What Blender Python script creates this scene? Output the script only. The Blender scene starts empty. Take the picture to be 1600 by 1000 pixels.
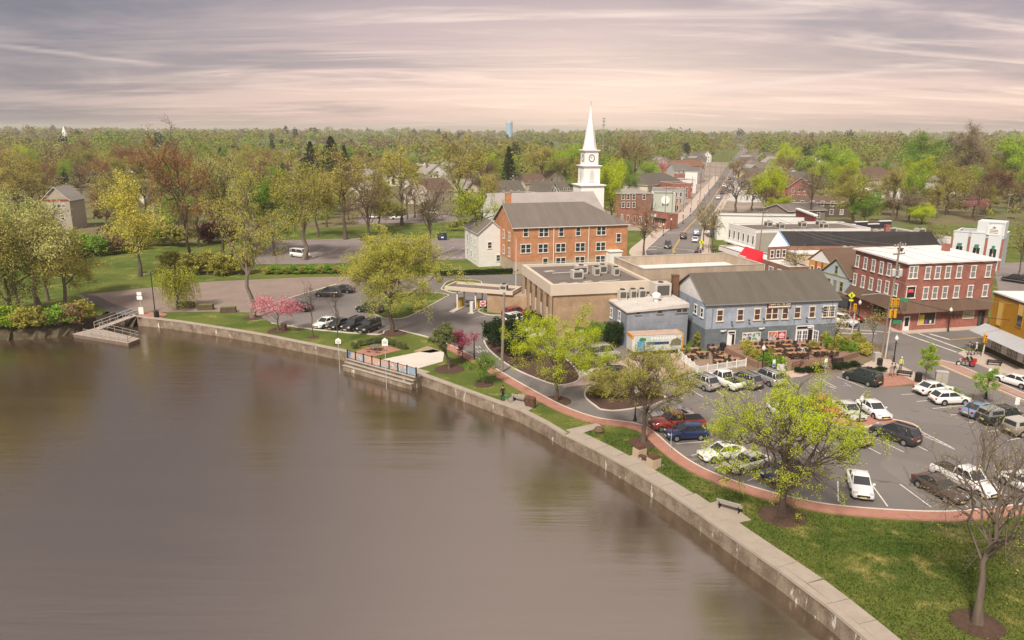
import bpy, bmesh, math, random
import numpy as np
from mathutils import Vector, Matrix, geometry
R=math.radians
SC=bpy.context.scene; COL=SC.collection
random.seed(7)
# ---------------------------------------------------------------- camera
F=1180.; CAMH=30.; PITCH=math.atan((500-203)/F); ROLL=R(0.3)
FWD=Vector((0,math.cos(PITCH),-math.sin(PITCH))); UP0=Vector((0,math.sin(PITCH),math.cos(PITCH))); RT0=Vector((1,0,0))
RT=RT0*math.cos(ROLL)+UP0*math.sin(ROLL); UP=UP0*math.cos(ROLL)-RT0*math.sin(ROLL)
cd=bpy.data.cameras.new('camera'); cam=bpy.data.objects.new('camera',cd); COL.objects.link(cam); SC.camera=cam
cd.sensor_width=36; cd.lens=36*F/1600; cd.clip_start=0.5; cd.clip_end=30000
cam.matrix_world=Matrix(((RT.x,UP.x,-FWD.x,0),(RT.y,UP.y,-FWD.y,0),(RT.z,UP.z,-FWD.z,CAMH),(0,0,0,1)))
def ray(x,y): return FWD+RT*((x-800)/F)+UP*((500-y)/F)
def G(x,y,z=0.):
    "measured point of the photograph -> place on the level z"
    d=ray(x,y); t=(z-CAMH)/d.z; return Vector((d.x*t,d.y*t,z))
def ZAT(X,Y,y):
    "height above ground of a picture row y, over the ground point X,Y"
    d=ray(800+F*X/(Y*1.0),y)
    for _ in range(3):
        v=Vector((X,Y,CAMH+d.z*Y/d.y-CAMH)); dep=v.dot(FWD); px=800+F*v.dot(RT)/dep; d=ray(px,y)
    return CAMH+d.z*Y/d.y
def PPM(X,Y,Z=0): return F/Vector((X,Y,Z-CAMH)).dot(FWD)
# ---------------------------------------------------------------- light
SUN_AZ=R(205); SUN_EL=R(48)       # azimuth clockwise from +Y: from behind the camera, to its left
sd=bpy.data.lights.new('sun','SUN'); sd.energy=2.7; sd.angle=R(9); sd.color=(1,.90,.76)
so=bpy.data.objects.new('sun',sd); COL.objects.link(so)
sdir=Vector((math.sin(SUN_AZ)*math.cos(SUN_EL),math.cos(SUN_AZ)*math.cos(SUN_EL),math.sin(SUN_EL)))
so.rotation_euler=sdir.to_track_quat('Z','Y').to_euler()
W=bpy.data.worlds.new('World'); SC.world=W; W.use_nodes=True
nt=W.node_tree; nt.nodes.clear()
def N(t,typ,**k):
    n=t.nodes.new(typ)
    for a,b in k.items():
        if a=='i':
            for s,v in b.items(): n.inputs[s].default_value=v
        else: setattr(n,a,b)
    return n
def L(t,a,b): t.links.new(a,b)
def mth(t,op,a,b=None,c=None,clamp=False):
    n=N(t,'ShaderNodeMath',operation=op,use_clamp=clamp)
    for k,v in enumerate((a,b,c)):
        if v is None: continue
        if isinstance(v,(int,float)): n.inputs[k].default_value=v
        else: L(t,v,n.inputs[k])
    return n.outputs[0]
def mixc(t,f,a,b,mode='MIX'):
    n=N(t,'ShaderNodeMix',data_type='RGBA',blend_type=mode)
    for s,v in ((0,f),(6,a),(7,b)):
        if isinstance(v,(int,float)): n.inputs[s].default_value=v
        elif isinstance(v,tuple): n.inputs[s].default_value=v if len(v)==4 else (*v,1)
        else: L(t,v,n.inputs[s])
    return n.outputs[2]
def smooth(t,v,a,b):
    n=N(t,'ShaderNodeMapRange',interpolation_type='SMOOTHSTEP'); L(t,v,n.inputs[0])
    n.inputs[1].default_value=a; n.inputs[2].default_value=b; return n.outputs[0]
def ramp(t,v,stops):
    n=N(t,'ShaderNodeValToRGB'); e=n.color_ramp.elements
    while len(e)<len(stops): e.new(.5)
    for k,(p,c) in enumerate(stops): e[k].position=p; e[k].color=(*c,1)
    L(t,v,n.inputs[0]); return n.outputs[0]
def noise(t,vec,scale,detail=4,rough=.55,dist=0.):
    n=N(t,'ShaderNodeTexNoise',i={'Scale':scale,'Detail':detail,'Roughness':rough,'Distortion':dist})
    if vec is not None: L(t,vec,n.inputs['Vector'])
    return n.outputs['Fac']
tc=N(nt,'ShaderNodeTexCoord'); D=tc.outputs['Generated']
sx=N(nt,'ShaderNodeSeparateXYZ'); L(nt,D,sx.inputs[0]); dx,dy,dz=sx.outputs
zc=mth(nt,'ADD',mth(nt,'MAXIMUM',dz,0.),0.09)
cx=N(nt,'ShaderNodeCombineXYZ'); L(nt,mth(nt,'DIVIDE',dx,zc),cx.inputs[0]); L(nt,mth(nt,'DIVIDE',dy,zc),cx.inputs[1])
mp=N(nt,'ShaderNodeMapping'); L(nt,cx.outputs[0],mp.inputs[0]); mp.inputs['Rotation'].default_value=(0,0,R(-24)); mp.inputs['Scale'].default_value=(.26,.5,1); mp.inputs['Location'].default_value=(3.3,1.2,0)
n1=noise(nt,mp.outputs[0],1.15,9,.6,.55)
mp2=N(nt,'ShaderNodeMapping'); L(nt,cx.outputs[0],mp2.inputs[0]); mp2.inputs['Rotation'].default_value=(0,0,R(-20)); mp2.inputs['Scale'].default_value=(.42,1.5,1); mp2.inputs['Location'].default_value=(8.3,.2,0)
n2=noise(nt,mp2.outputs[0],1.1,7,.6,1.3)
base=ramp(nt,dz,[(0.,(.66,.47,.43)),(.03,(.92,.66,.56)),(.07,(.82,.60,.55)),(.11,(.66,.50,.49)),(.17,(.50,.405,.42)),(.34,(.80,.67,.61)),(1.,(.80,.69,.65))])  # base, low: sky above the view brightened to lift water reflections and ambient light
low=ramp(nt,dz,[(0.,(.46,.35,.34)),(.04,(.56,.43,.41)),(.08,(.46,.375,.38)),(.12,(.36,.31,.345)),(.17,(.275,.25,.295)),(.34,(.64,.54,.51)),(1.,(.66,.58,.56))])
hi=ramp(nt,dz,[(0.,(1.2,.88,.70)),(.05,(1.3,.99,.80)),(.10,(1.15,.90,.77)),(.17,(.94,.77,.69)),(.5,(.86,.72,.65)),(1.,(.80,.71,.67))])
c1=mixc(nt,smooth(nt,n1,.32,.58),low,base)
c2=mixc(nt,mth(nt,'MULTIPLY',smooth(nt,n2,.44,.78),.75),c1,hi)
side=smooth(nt,mth(nt,'SUBTRACT',dx,mth(nt,'MULTIPLY',mth(nt,'MINIMUM',dz,.2),1.1)),-.22,-.66)            # the blue-grey bank of the sky towards the left
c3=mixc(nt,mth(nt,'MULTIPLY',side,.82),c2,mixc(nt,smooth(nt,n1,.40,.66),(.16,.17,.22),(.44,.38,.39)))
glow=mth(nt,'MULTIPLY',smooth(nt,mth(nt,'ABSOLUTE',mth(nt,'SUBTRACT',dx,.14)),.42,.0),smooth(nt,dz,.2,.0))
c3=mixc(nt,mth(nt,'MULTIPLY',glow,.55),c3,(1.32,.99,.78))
def contrail(c,p0,p1,w,amt):
    a=ray(*p0).normalized(); b=ray(*p1).normalized(); n=a.cross(b).normalized(); al=(b-a).normalized()
    def dot(v):
        k=N(nt,'ShaderNodeVectorMath',operation='DOT_PRODUCT'); L(nt,D,k.inputs[0]); k.inputs[1].default_value=v; return k.outputs['Value']
    s0,s1=a.dot(al),b.dot(al)
    wob=mth(nt,'MULTIPLY',mth(nt,'SUBTRACT',n2,.5),.012)
    d=mth(nt,'ABSOLUTE',mth(nt,'ADD',dot(n),wob)); f=smooth(nt,d,w,0.)
    u=dot(al); g=mth(nt,'MULTIPLY',smooth(nt,u,s0,s0+.06),smooth(nt,u,s1,s1-.08))
    f=mth(nt,'MULTIPLY',mth(nt,'MULTIPLY',f,g),mth(nt,'MULTIPLY',smooth(nt,n1,.2,.6),amt))
    return mixc(nt,f,c,(1.0,.80,.70))
c3=contrail(c3,(-60,64),(300,108),.0045,.45)
c3=contrail(c3,(880,164),(1560,90),.0055,.75)
sky=N(nt,'ShaderNodeTexSky',sky_type='NISHITA'); sky.sun_disc=False; sky.sun_elevation=SUN_EL; sky.sun_rotation=SUN_AZ
skd=mixc(nt,1.,sky.outputs[0],(.07,.07,.07),'MULTIPLY')
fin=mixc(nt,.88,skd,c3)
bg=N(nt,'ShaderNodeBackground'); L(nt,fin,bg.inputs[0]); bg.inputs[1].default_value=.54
wo=N(nt,'ShaderNodeOutputWorld'); L(nt,bg.outputs[0],wo.inputs[0])
vs=SC.view_settings; vs.view_transform='Standard'; vs.look='None'; vs.gamma=1; vs.use_curve_mapping=False; vs.exposure=0.98
cy=SC.cycles; cy.use_denoising=True; cy.max_bounces=6; cy.diffuse_bounces=3; cy.glossy_bounces=3; cy.transparent_max_bounces=8; cy.volume_bounces=1; cy.volume_step_rate=4
# ---------------------------------------------------------------- materials
MATS={}
def newmat(name):
    m=bpy.data.materials.new(name); m.use_nodes=True; t=m.node_tree; b=t.nodes['Principled BSDF']; return m,t,b
def mat(name,col,rough=.8,var=.15,scale=1.5,bump=0.,bscale=20,metal=0.,spec=.3,streak=False,coat=0.,world=False,spots=None):
    if name in MATS: return MATS[name]
    m,t,b=newmat(name)
    o=N(t,'ShaderNodeTexCoord'); v=o.outputs['Object']
    if world: v=N(t,'ShaderNodeNewGeometry').outputs['Position']
    if streak:
        k=N(t,'ShaderNodeMapping'); L(t,v,k.inputs[0]); k.inputs['Scale'].default_value=(1,1,.18); v=k.outputs[0]
    c=(*col,1)
    if var>0:
        n=noise(t,v,scale,6,.6)
        n3=noise(t,v,scale*7,3,.6)
        f=mth(t,'ADD',mth(t,'MULTIPLY',mth(t,'SUBTRACT',n,.5),3.2*var),mth(t,'MULTIPLY',mth(t,'SUBTRACT',n3,.5),1.4*var))
        f=mth(t,'ADD',f,1.)
        q=N(t,'ShaderNodeVectorMath',operation='SCALE'); q.inputs[0].default_value=col; L(t,f,q.inputs['Scale'])
        out=q.outputs[0]
        if spots:
            sc,th,scol=spots; s=smooth(t,noise(t,v,sc,5,.65),th,th+.1); out=mixc(t,s,out,scol)
        L(t,out,b.inputs['Base Color'])
    else: b.inputs['Base Color'].default_value=c
    b.inputs['Roughness'].default_value=rough; b.inputs['Metallic'].default_value=metal
    b.inputs['Specular IOR Level'].default_value=spec; b.inputs['Coat Weight'].default_value=coat; b.inputs['Coat Roughness'].default_value=.06
    if bump>0:
        bn=N(t,'ShaderNodeBump',i={'Strength':bump,'Distance':.05}); L(t,noise(t,v,bscale,4),bn.inputs['Height']); L(t,bn.outputs[0],b.inputs['Normal'])
    MATS[name]=m; return m
def wallvec(t):
    o=N(t,'ShaderNodeTexCoord'); s=N(t,'ShaderNodeSeparateXYZ'); L(t,o.outputs['Object'],s.inputs[0])
    c=N(t,'ShaderNodeCombineXYZ'); L(t,mth(t,'ADD',s.outputs[0],s.outputs[1]),c.inputs[0]); L(t,s.outputs[2],c.inputs[1]); return c.outputs[0],s,o
def brick(name,c1,c2,mortar=(.35,.32,.29),bw=.45,rh=.15,msize=.012):
    if name in MATS: return MATS[name]
    m,t,b=newmat(name); v,s,o=wallvec(t)
    k=N(t,'ShaderNodeTexBrick',i={'Color1':(*c1,1),'Color2':(*c2,1),'Mortar':(*mortar,1),'Scale':1.,'Mortar Size':msize,'Brick Width':bw,'Row Height':rh,'Bias':0.}); L(t,v,k.inputs[0])
    n=noise(t,o.outputs['Object'],.6,6,.65)
    c=mixc(t,.55,k.outputs[0],ramp(t,n,[(.3,(.45,.45,.45)),(.7,(1.25,1.2,1.2))]),'MULTIPLY')
    L(t,c,b.inputs['Base Color']); b.inputs['Roughness'].default_value=.88; b.inputs['Specular IOR Level'].default_value=.2
    MATS[name]=m; return m
def siding(name,col,pitch=.2,var=.1):
    if name in MATS: return MATS[name]
    m,t,b=newmat(name); v,s,o=wallvec(t)
    fr=mth(t,'FRACT',mth(t,'DIVIDE',s.outputs[2],pitch))
    n=noise(t,o.outputs['Object'],.7,5,.6)
    f=mth(t,'ADD',mth(t,'MULTIPLY',mth(t,'SUBTRACT',n,.5),3*var),1.)
    q=N(t,'ShaderNodeVectorMath',operation='SCALE'); q.inputs[0].default_value=col; L(t,f,q.inputs['Scale']); L(t,q.outputs[0],b.inputs['Base Color'])
    bn=N(t,'ShaderNodeBump',i={'Strength':.6,'Distance':.03}); L(t,fr,bn.inputs['Height']); L(t,bn.outputs[0],b.inputs['Normal'])
    b.inputs['Roughness'].default_value=.7; MATS[name]=m; return m
def shingle(name,col,var=.22):
    if name in MATS: return MATS[name]
    m,t,b=newmat(name); o=N(t,'ShaderNodeTexCoord'); v=o.outputs['Object']
    k=N(t,'ShaderNodeMapping'); L(t,v,k.inputs[0]); k.inputs['Scale'].default_value=(1,.16,.16)
    n=noise(t,k.outputs[0],.8,6,.65); n3=noise(t,v,7,3,.7)
    f=mth(t,'ADD',mth(t,'ADD',mth(t,'MULTIPLY',mth(t,'SUBTRACT',n,.5),3*var),mth(t,'MULTIPLY',mth(t,'SUBTRACT',n3,.5),2*var)),1.)
    q=N(t,'ShaderNodeVectorMath',operation='SCALE'); q.inputs[0].default_value=col; L(t,f,q.inputs['Scale']); L(t,q.outputs[0],b.inputs['Base Color'])
    b.inputs['Roughness'].default_value=.9; b.inputs['Specular IOR Level'].default_value=.2
    bn=N(t,'ShaderNodeBump',i={'Strength':.4,'Distance':.03}); s=N(t,'ShaderNodeSeparateXYZ'); L(t,v,s.inputs[0]); L(t,mth(t,'FRACT',mth(t,'MULTIPLY',s.outputs[2],7.)),bn.inputs['Height']); L(t,bn.outputs[0],b.inputs['Normal'])
    MATS[name]=m; return m
def leafmat(name,col,var=.3,trans=.35):
    if name in MATS: return MATS[name]
    m=bpy.data.materials.new(name); m.use_nodes=True; t=m.node_tree; t.nodes.clear()
    g=N(t,'ShaderNodeNewGeometry'); o=N(t,'ShaderNodeTexCoord'); oi=N(t,'ShaderNodeObjectInfo')
    n=noise(t,o.outputs['Object'],.35,3,.6)
    f=mth(t,'ADD',mth(t,'MULTIPLY',mth(t,'SUBTRACT',g.outputs['Random Per Island'],.5),2*var),1.)
    f=mth(t,'MULTIPLY',f,mth(t,'ADD',.62,mth(t,'MULTIPLY',n,.76)))
    f=mth(t,'MULTIPLY',f,mth(t,'ADD',.85,mth(t,'MULTIPLY',oi.outputs['Random'],.3)))
    q=N(t,'ShaderNodeVectorMath',operation='SCALE'); q.inputs[0].default_value=col; L(t,f,q.inputs['Scale'])
    hs=N(t,'ShaderNodeHueSaturation'); L(t,q.outputs[0],hs.inputs['Color']); L(t,mth(t,'ADD',.482,mth(t,'MULTIPLY',g.outputs['Random Per Island'],.036)),hs.inputs['Hue'])
    d=N(t,'ShaderNodeBsdfDiffuse'); tr=N(t,'ShaderNodeBsdfTranslucent'); L(t,hs.outputs[0],d.inputs[0]); L(t,hs.outputs[0],tr.inputs[0])
    ms=N(t,'ShaderNodeMixShader'); ms.inputs[0].default_value=trans; L(t,d.outputs[0],ms.inputs[1]); L(t,tr.outputs[0],ms.inputs[2])
    ou=N(t,'ShaderNodeOutputMaterial'); L(t,ms.outputs[0],ou.inputs[0]); MATS[name]=m; return m
def paint(name,col,metal=.25,rough=.32):
    if name in MATS: return MATS[name]
    m,t,b=newmat(name); b.inputs['Base Color'].default_value=(*col,1); b.inputs['Metallic'].default_value=metal; b.inputs['Roughness'].default_value=rough
    b.inputs['Coat Weight'].default_value=.7; b.inputs['Coat Roughness'].default_value=.05; MATS[name]=m; return m
WHITE=mat('white_paint',(.74,.73,.72),.55,.06)
CREAM=mat('cream_trim',(.70,.62,.52),.6,.08)
GLASS=mat('window_glass',(.035,.04,.045),.08,.0,spec=.6)
GLASSB=mat('curtained_glass',(.22,.215,.21),.12,.35,1.6,spec=.6)
BLACK=mat('black_metal',(.018,.018,.02),.4,.1)
DARK=mat('dark_interior',(.02,.018,.016),.8,0)
GREY=mat('grey_metal',(.34,.34,.35),.45,.15,3,metal=.4)
GALV=mat('galvanised',(.52,.52,.52),.45,.15,3,metal=.3)
CONC=mat('concrete',(.40,.365,.33),.85,.16,.8,.3,30)
CONCL=mat('pale_concrete',(.58,.53,.48),.85,.1,.5,.2,30)
WOODP=mat('weathered_pole',(.24,.19,.155),.9,.25,2,streak=True)
BARK=mat('bark',(.105,.078,.06),.95,.3,2.5,.6,12,streak=True)
BARKG=mat('grey_bark',(.17,.14,.115),.95,.3,2.5,.6,12,streak=True)
MULCH=mat('mulch',(.085,.05,.037),.95,.4,4,.8,25)
REDP=mat('red_pavers',(.36,.18,.135),.85,.18,1.2,.25,25)
def asphaltmat(name,col):
    m,t,b=newmat(name); v=N(t,'ShaderNodeNewGeometry').outputs['Position']
    f=mth(t,'ADD',.55,mth(t,'ADD',mth(t,'MULTIPLY',noise(t,v,.10,6,.65),.55),mth(t,'MULTIPLY',noise(t,v,6.,3,.7),.35)))
    vo=N(t,'ShaderNodeTexVoronoi',i={'Scale':.055}); L(t,v,vo.inputs['Vector']); sp=N(t,'ShaderNodeSeparateColor'); L(t,vo.outputs['Color'],sp.inputs[0])
    f=mth(t,'MULTIPLY',f,mth(t,'ADD',.90,mth(t,'MULTIPLY',sp.outputs[0],.2)))                       # resurfaced patches
    wv=N(t,'ShaderNodeVectorMath',operation='ADD'); L(t,v,wv.inputs[0]); nz=N(t,'ShaderNodeTexNoise',i={'Scale':.9,'Detail':4.}); L(t,v,nz.inputs['Vector']); L(t,nz.outputs['Color'],wv.inputs[1])
    cr=N(t,'ShaderNodeTexVoronoi',feature='DISTANCE_TO_EDGE',i={'Scale':.16}); L(t,wv.outputs[0],cr.inputs['Vector'])
    f=mth(t,'MULTIPLY',f,mth(t,'SUBTRACT',1.,mth(t,'MULTIPLY',mth(t,'MULTIPLY',smooth(t,cr.outputs['Distance'],.012,.004),smooth(t,noise(t,v,.2,3),.45,.6)),.4)))   # cracks
    f=mth(t,'MULTIPLY',f,mth(t,'SUBTRACT',1.,mth(t,'MULTIPLY',smooth(t,noise(t,v,.55,3,.5),.66,.76),.32)))   # oil stains
    q=N(t,'ShaderNodeVectorMath',operation='SCALE'); q.inputs[0].default_value=col; L(t,f,q.inputs['Scale']); L(t,q.outputs[0],b.inputs['Base Color']); b.inputs['Roughness'].default_value=.85
    bn=N(t,'ShaderNodeBump',i={'Strength':.15,'Distance':.05}); L(t,noise(t,v,50,3),bn.inputs['Height']); L(t,bn.outputs[0],b.inputs['Normal']); MATS[name]=m; return m
ASPH=asphaltmat('asphalt',(.165,.149,.141))
ASPH2=mat('old_asphalt',(.24,.185,.16),.9,.2,.2,.15,60,world=True)
ASPH3=mat('faded_asphalt',(.21,.18,.175),.9,.18,.2,.15,60,world=True)
LINE=mat('line_paint',(.62,.59,.56),.8,.25,1.2)
YLINE=mat('yellow_line_paint',(.55,.33,.10),.8,.25,1.2)
RUST=mat('brown_metal',(.10,.05,.035),.7,.3,3)
# ---------------------------------------------------------------- mesh helpers
class MB:
    def __init__(s): s.v=[]; s.f=[]; s.m=[]
    def add(s,vs,fs,m=0):
        o=len(s.v); s.v+= [tuple(p) for p in vs]; s.f+=[tuple(i+o for i in f) for f in fs]; s.m+=[m]*len(fs); return s
    def box(s,c,d,rz=0.,m=0,taper=1.):
        x,y,z=d[0]/2,d[1]/2,d[2]/2; ca,sa=math.cos(rz),math.sin(rz); vs=[]
        for k,(a,b,e) in enumerate(((-1,-1,-1),(1,-1,-1),(1,1,-1),(-1,1,-1),(-1,-1,1),(1,-1,1),(1,1,1),(-1,1,1))):
            w=taper if e>0 else 1.
            px,py=a*x*w,b*y*w; vs.append((c[0]+px*ca-py*sa,c[1]+px*sa+py*ca,c[2]+e*z))
        return s.add(vs,[(0,3,2,1),(4,5,6,7),(0,1,5,4),(1,2,6,5),(2,3,7,6),(3,0,4,7)],m)
    def bb(s,x0,x1,y0,y1,z0,z1,m=0): return s.box(((x0+x1)/2,(y0+y1)/2,(z0+z1)/2),(x1-x0,y1-y0,z1-z0),0,m)
    def tube(s,p,q,r0,r1=None,n=8,m=0,caps=True):
        r1=r0 if r1 is None else r1; p,q=Vector(p),Vector(q); d=(q-p)
        if d.length<1e-6: return s
        d.normalize(); a=d.orthogonal().normalized(); b=d.cross(a); vs=[]
        for c,r in ((p,r0),(q,r1)):
            for k in range(n):
                t=2*math.pi*k/n; vs.append(c+a*(r*math.cos(t))+b*(r*math.sin(t)))
        fs=[(k,(k+1)%n,n+(k+1)%n,n+k) for k in range(n)]
        if caps: fs+=[tuple(range(n-1,-1,-1)),tuple(range(n,2*n))]
        return s.add(vs,fs,m)
    def path(s,pts,r,n=5,m=0):
        for a,b in zip(pts,pts[1:]): s.tube(a,b,r,r,n,m,False)
        return s
    def lathe(s,prof,c=(0,0,0),n=10,m=0):
        vs=[]; k=len(prof)
        for r,z in prof:
            for j in range(n):
                t=2*math.pi*j/n; vs.append((c[0]+r*math.cos(t),c[1]+r*math.sin(t),c[2]+z))
        fs=[(i*n+j,i*n+(j+1)%n,(i+1)*n+(j+1)%n,(i+1)*n+j) for i in range(k-1) for j in range(n)]
        fs+=[tuple(range(n-1,-1,-1)),tuple(range((k-1)*n,k*n))]
        return s.add(vs,fs,m)
    def poly(s,pts,m=0):
        "flat polygon, triangulated"
        P=[Vector(p) for p in pts]; tr=geometry.tessellate_polygon([P])
        fs=[]
        for t in tr:
            n=(P[t[1]]-P[t[0]]).cross(P[t[2]]-P[t[0]]); fs.append(tuple(t) if n.z>=0 else tuple(reversed(t)))
        return s.add(P,fs,m)
    def prism(s,pts,z0,z1,m=0,ms=None):
        P=[(p[0],p[1],z1) for p in pts]; area=sum(a[0]*b[1]-b[0]*a[1] for a,b in zip(P,P[1:]+P[:1]))
        if area<0: P=P[::-1]
        s.poly(P,m); n=len(P)
        vs=P+[(p[0],p[1],z0) for p in P]
        return s.add(vs,[(k,n+k,n+(k+1)%n,(k+1)%n) for k in range(n)],m if ms is None else ms)
    def mesh(s,name,mats):
        me=bpy.data.meshes.new(name); me.from_pydata(s.v,[],s.f)
        for x in (mats if isinstance(mats,(list,tuple)) else [mats]): me.materials.append(x)
        if any(s.m): me.polygons.foreach_set('material_index',s.m)
        me.update(); return me
    def build(s,name,mats,parent=None,loc=None,rz=0.):
        return O(name,s.mesh(name,mats),parent,loc,rz)
def O(name,me,parent=None,loc=None,rz=0.):
    o=bpy.data.objects.new(name,me); COL.objects.link(o)
    if parent: o.parent=parent
    if loc is not None: o.location=loc
    if rz: o.rotation_euler=(0,0,rz)
    return o
USED={}
def tag(o,label,cat,group=None):
    o['label']=label; o['category']=cat
    if group: o['group']=group
    return o
def thing(name,label,cat,loc=(0,0,0),rz=0.,group=None):
    return tag(O(name,None,None,loc,rz),label,cat,group)
def struct(o,kind='structure'): o['kind']=kind; return o
def copytree(o,parent=None):
    c=o.copy(); COL.objects.link(c)
    if parent: c.parent=parent
    for ch in o.children: copytree(ch,c)
    return c
TMPS=bpy.data.scenes.new('workshop')
def evalmesh(o):
    "mesh of a curve or modified object, worked out apart from the scene"
    TMPS.collection.objects.link(o); vl=TMPS.view_layers[0]; vl.update(); me=bpy.data.meshes.new_from_object(o.evaluated_get(vl.depsgraph)); bpy.data.objects.remove(o); return me
def smoothme(me):
    me.polygons.foreach_set('use_smooth',[True]*len(me.polygons)); return me
def bevelme(me,w,seg=2,ang=30):
    bm=bmesh.new(); bm.from_mesh(me); bmesh.ops.remove_doubles(bm,verts=bm.verts,dist=1e-4)
    es=[e for e in bm.edges if len(e.link_faces)==2 and e.calc_face_angle(0)>R(ang)]
    bmesh.ops.bevel(bm,geom=es,offset=w,segments=seg,profile=.5,affect='EDGES',clamp_overlap=True); bm.to_mesh(me); bm.free(); return me
def crom(P,n=6,closed=False):
    "Catmull-Rom through points"
    P=[Vector(p) for p in P]; out=[]; m=len(P)
    for i in range(m-1):
        p0=P[i-1] if i>0 else P[0]*2-P[1]; p1,p2=P[i],P[i+1]; p3=P[i+2] if i+2<m else P[-1]*2-P[-2]
        for k in range(n):
            t=k/n; out.append(.5*((2*p1)+(p2-p0)*t+(2*p0-5*p1+4*p2-p3)*t*t+(3*p1-p0-3*p2+p3)*t**3))
    out.append(P[-1]); return out
def gp(px,z=0.): return [G(x,y,z) for x,y in px]
def offs(P,d):
    "parallel of an open polyline, d to the left"
    out=[]
    for i,p in enumerate(P):
        a=P[max(i-1,0)]; b=P[min(i+1,len(P)-1)]; t=(b-a); t.z=0; t.normalize(); out.append(p+Vector((-t.y,t.x,0))*d)
    return out
def strip(A,B,z0,z1,name,m,parent=None):
    "solid band between two polylines"
    b=MB(); n=len(A)
    for i in range(n-1):
        q=[A[i],A[i+1],B[i+1],B[i]]; b.prism([(p.x,p.y) for p in q],z0,z1)
    return b.build(name,m,parent)
def resample(P,d):
    out=[P[0].copy()]; acc=0
    for a,b in zip(P,P[1:]):
        l=(b-a).length; t=d-acc
        while t<=l: out.append(a+(b-a)*(t/l)); t+=d
        acc=(acc+l)%d
    return out
# ---------------------------------------------------------------- ground, water, roads
def grassmat():
    m,t,b=newmat('grass_ground'); g=N(t,'ShaderNodeNewGeometry'); v=g.outputs['Position']
    a=noise(t,v,.11,6,.65); c=noise(t,v,.26,7,.7); e=noise(t,v,2.6,5,.7); h=noise(t,v,14.,3,.7)
    col=mixc(t,smooth(t,a,.38,.62),(.075,.115,.022),(.13,.155,.035))
    col=mixc(t,mth(t,'MULTIPLY',smooth(t,c,.54,.70),.8),col,(.36,.31,.11))
    col=mixc(t,mth(t,'MULTIPLY',smooth(t,noise(t,v,.31,5,.6),.62,.72),.7),col,(.17,.12,.07))
    k=mth(t,'ADD',.25,mth(t,'ADD',mth(t,'MULTIPLY',e,.8),mth(t,'MULTIPLY',h,.7)))
    q=N(t,'ShaderNodeVectorMath',operation='SCALE'); L(t,col,q.inputs[0]); L(t,k,q.inputs['Scale']); L(t,q.outputs[0],b.inputs['Base Color'])
    b.inputs['Roughness'].default_value=.95; b.inputs['Specular IOR Level'].default_value=.1
    bn=N(t,'ShaderNodeBump',i={'Strength':.9,'Distance':.12}); L(t,mth(t,'ADD',e,mth(t,'MULTIPLY',h,.5)),bn.inputs['Height']); L(t,bn.outputs[0],b.inputs['Normal']); return m
GRASS=grassmat()
EARTH=mat('bank_earth',(.075,.062,.038),.95,.5,1.6,.9,5)
def watermat():
    m,t,b=newmat('lake_water'); g=N(t,'ShaderNodeNewGeometry'); v=g.outputs['Position']
    k=N(t,'ShaderNodeMapping'); L(t,v,k.inputs[0]); k.inputs['Scale'].default_value=(.035,.30,1); k.inputs['Rotation'].default_value=(0,0,R(4))
    n=noise(t,k.outputs[0],1.,5,.6,.3); k2=N(t,'ShaderNodeMapping'); L(t,v,k2.inputs[0]); k2.inputs['Scale'].default_value=(.10,1.9,1)
    n2=noise(t,k2.outputs[0],1.,4,.6)
    b.inputs['Base Color'].default_value=(.05,.033,.021,1); b.inputs['Specular Tint'].default_value=(1,.94,.87,1); b.inputs['IOR'].default_value=3.6; b.inputs['Specular IOR Level'].default_value=.6
    L(t,mth(t,'ADD',.09,mth(t,'MULTIPLY',n,.2)),b.inputs['Roughness'])
    b.inputs['Anisotropic'].default_value=0.
    bn=N(t,'ShaderNodeBump',i={'Strength':.22,'Distance':.28}); L(t,mth(t,'ADD',n,mth(t,'MULTIPLY',n2,.16)),bn.inputs['Height']); L(t,bn.outputs[0],b.inputs['Normal']); return m
WATER=watermat(); ZW=-1.5
bank_px=[(0,513),(30,512),(60,511),(85,509),(105,507),(125,503),(140,498),(152,494),(160,489),(172,486),(185,486),(198,488),(207,492),(214,496)]
WA=crom(gp([(213,495),(267,500.5),(330,510),(400,521),(466,534),(542,549)]),5)
bank=crom(gp(bank_px),4); WB=crom(gp([(649,582),(700,600),(750,619),(800,636),(826,647),(855,663),(882,680)]),5)
WC=crom(gp([(882,679),(905,690),(950,713),(1005,745),(1060,780),(1115,819),(1137,835),(1190,872),(1250,914),(1294,949),(1329,978),(1355,1000),(1400,1040)]),5)
WC.append(WC[-1]+Vector((4,-14,0))); WC.append(WC[-1]+Vector((4,-60,0)))
rnd=random.Random(3)
for p in bank[1:-3]: p+=Vector((rnd.uniform(-.5,.5),rnd.uniform(-.5,.5),0))
far_left=[Vector((-6000,140,0)),Vector((-900,128,0)),Vector((-300,118,0)),Vector((-150,113,0)),Vector((-100,112,0))]
edge=far_left+bank+WA[1:]+WB+WC
b=MB(); b.poly([(p.x,p.y,0) for p in edge]+[(6000,-120,0),(6000,9000,0),(-6000,9000,0)])
struct(b.build('ground',GRASS))
b=MB(); b.add([(-6000,-400,ZW),(300,-400,ZW),(300,160,ZW),(-6000,160,ZW)],[(0,1,2,3)]); struct(b.build('lake_water',WATER))
b=MB(); sh=far_left[1:-1]+resample([far_left[-1]]+bank,.9); o1=[p+Vector((rnd.uniform(-.3,.3),-.4-rnd.random()*.9,-.7+rnd.uniform(-.45,.3))) for p in sh]; o2=[p+Vector((0,-1.6-rnd.random()*.9,-2.)) for p in sh]
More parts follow.
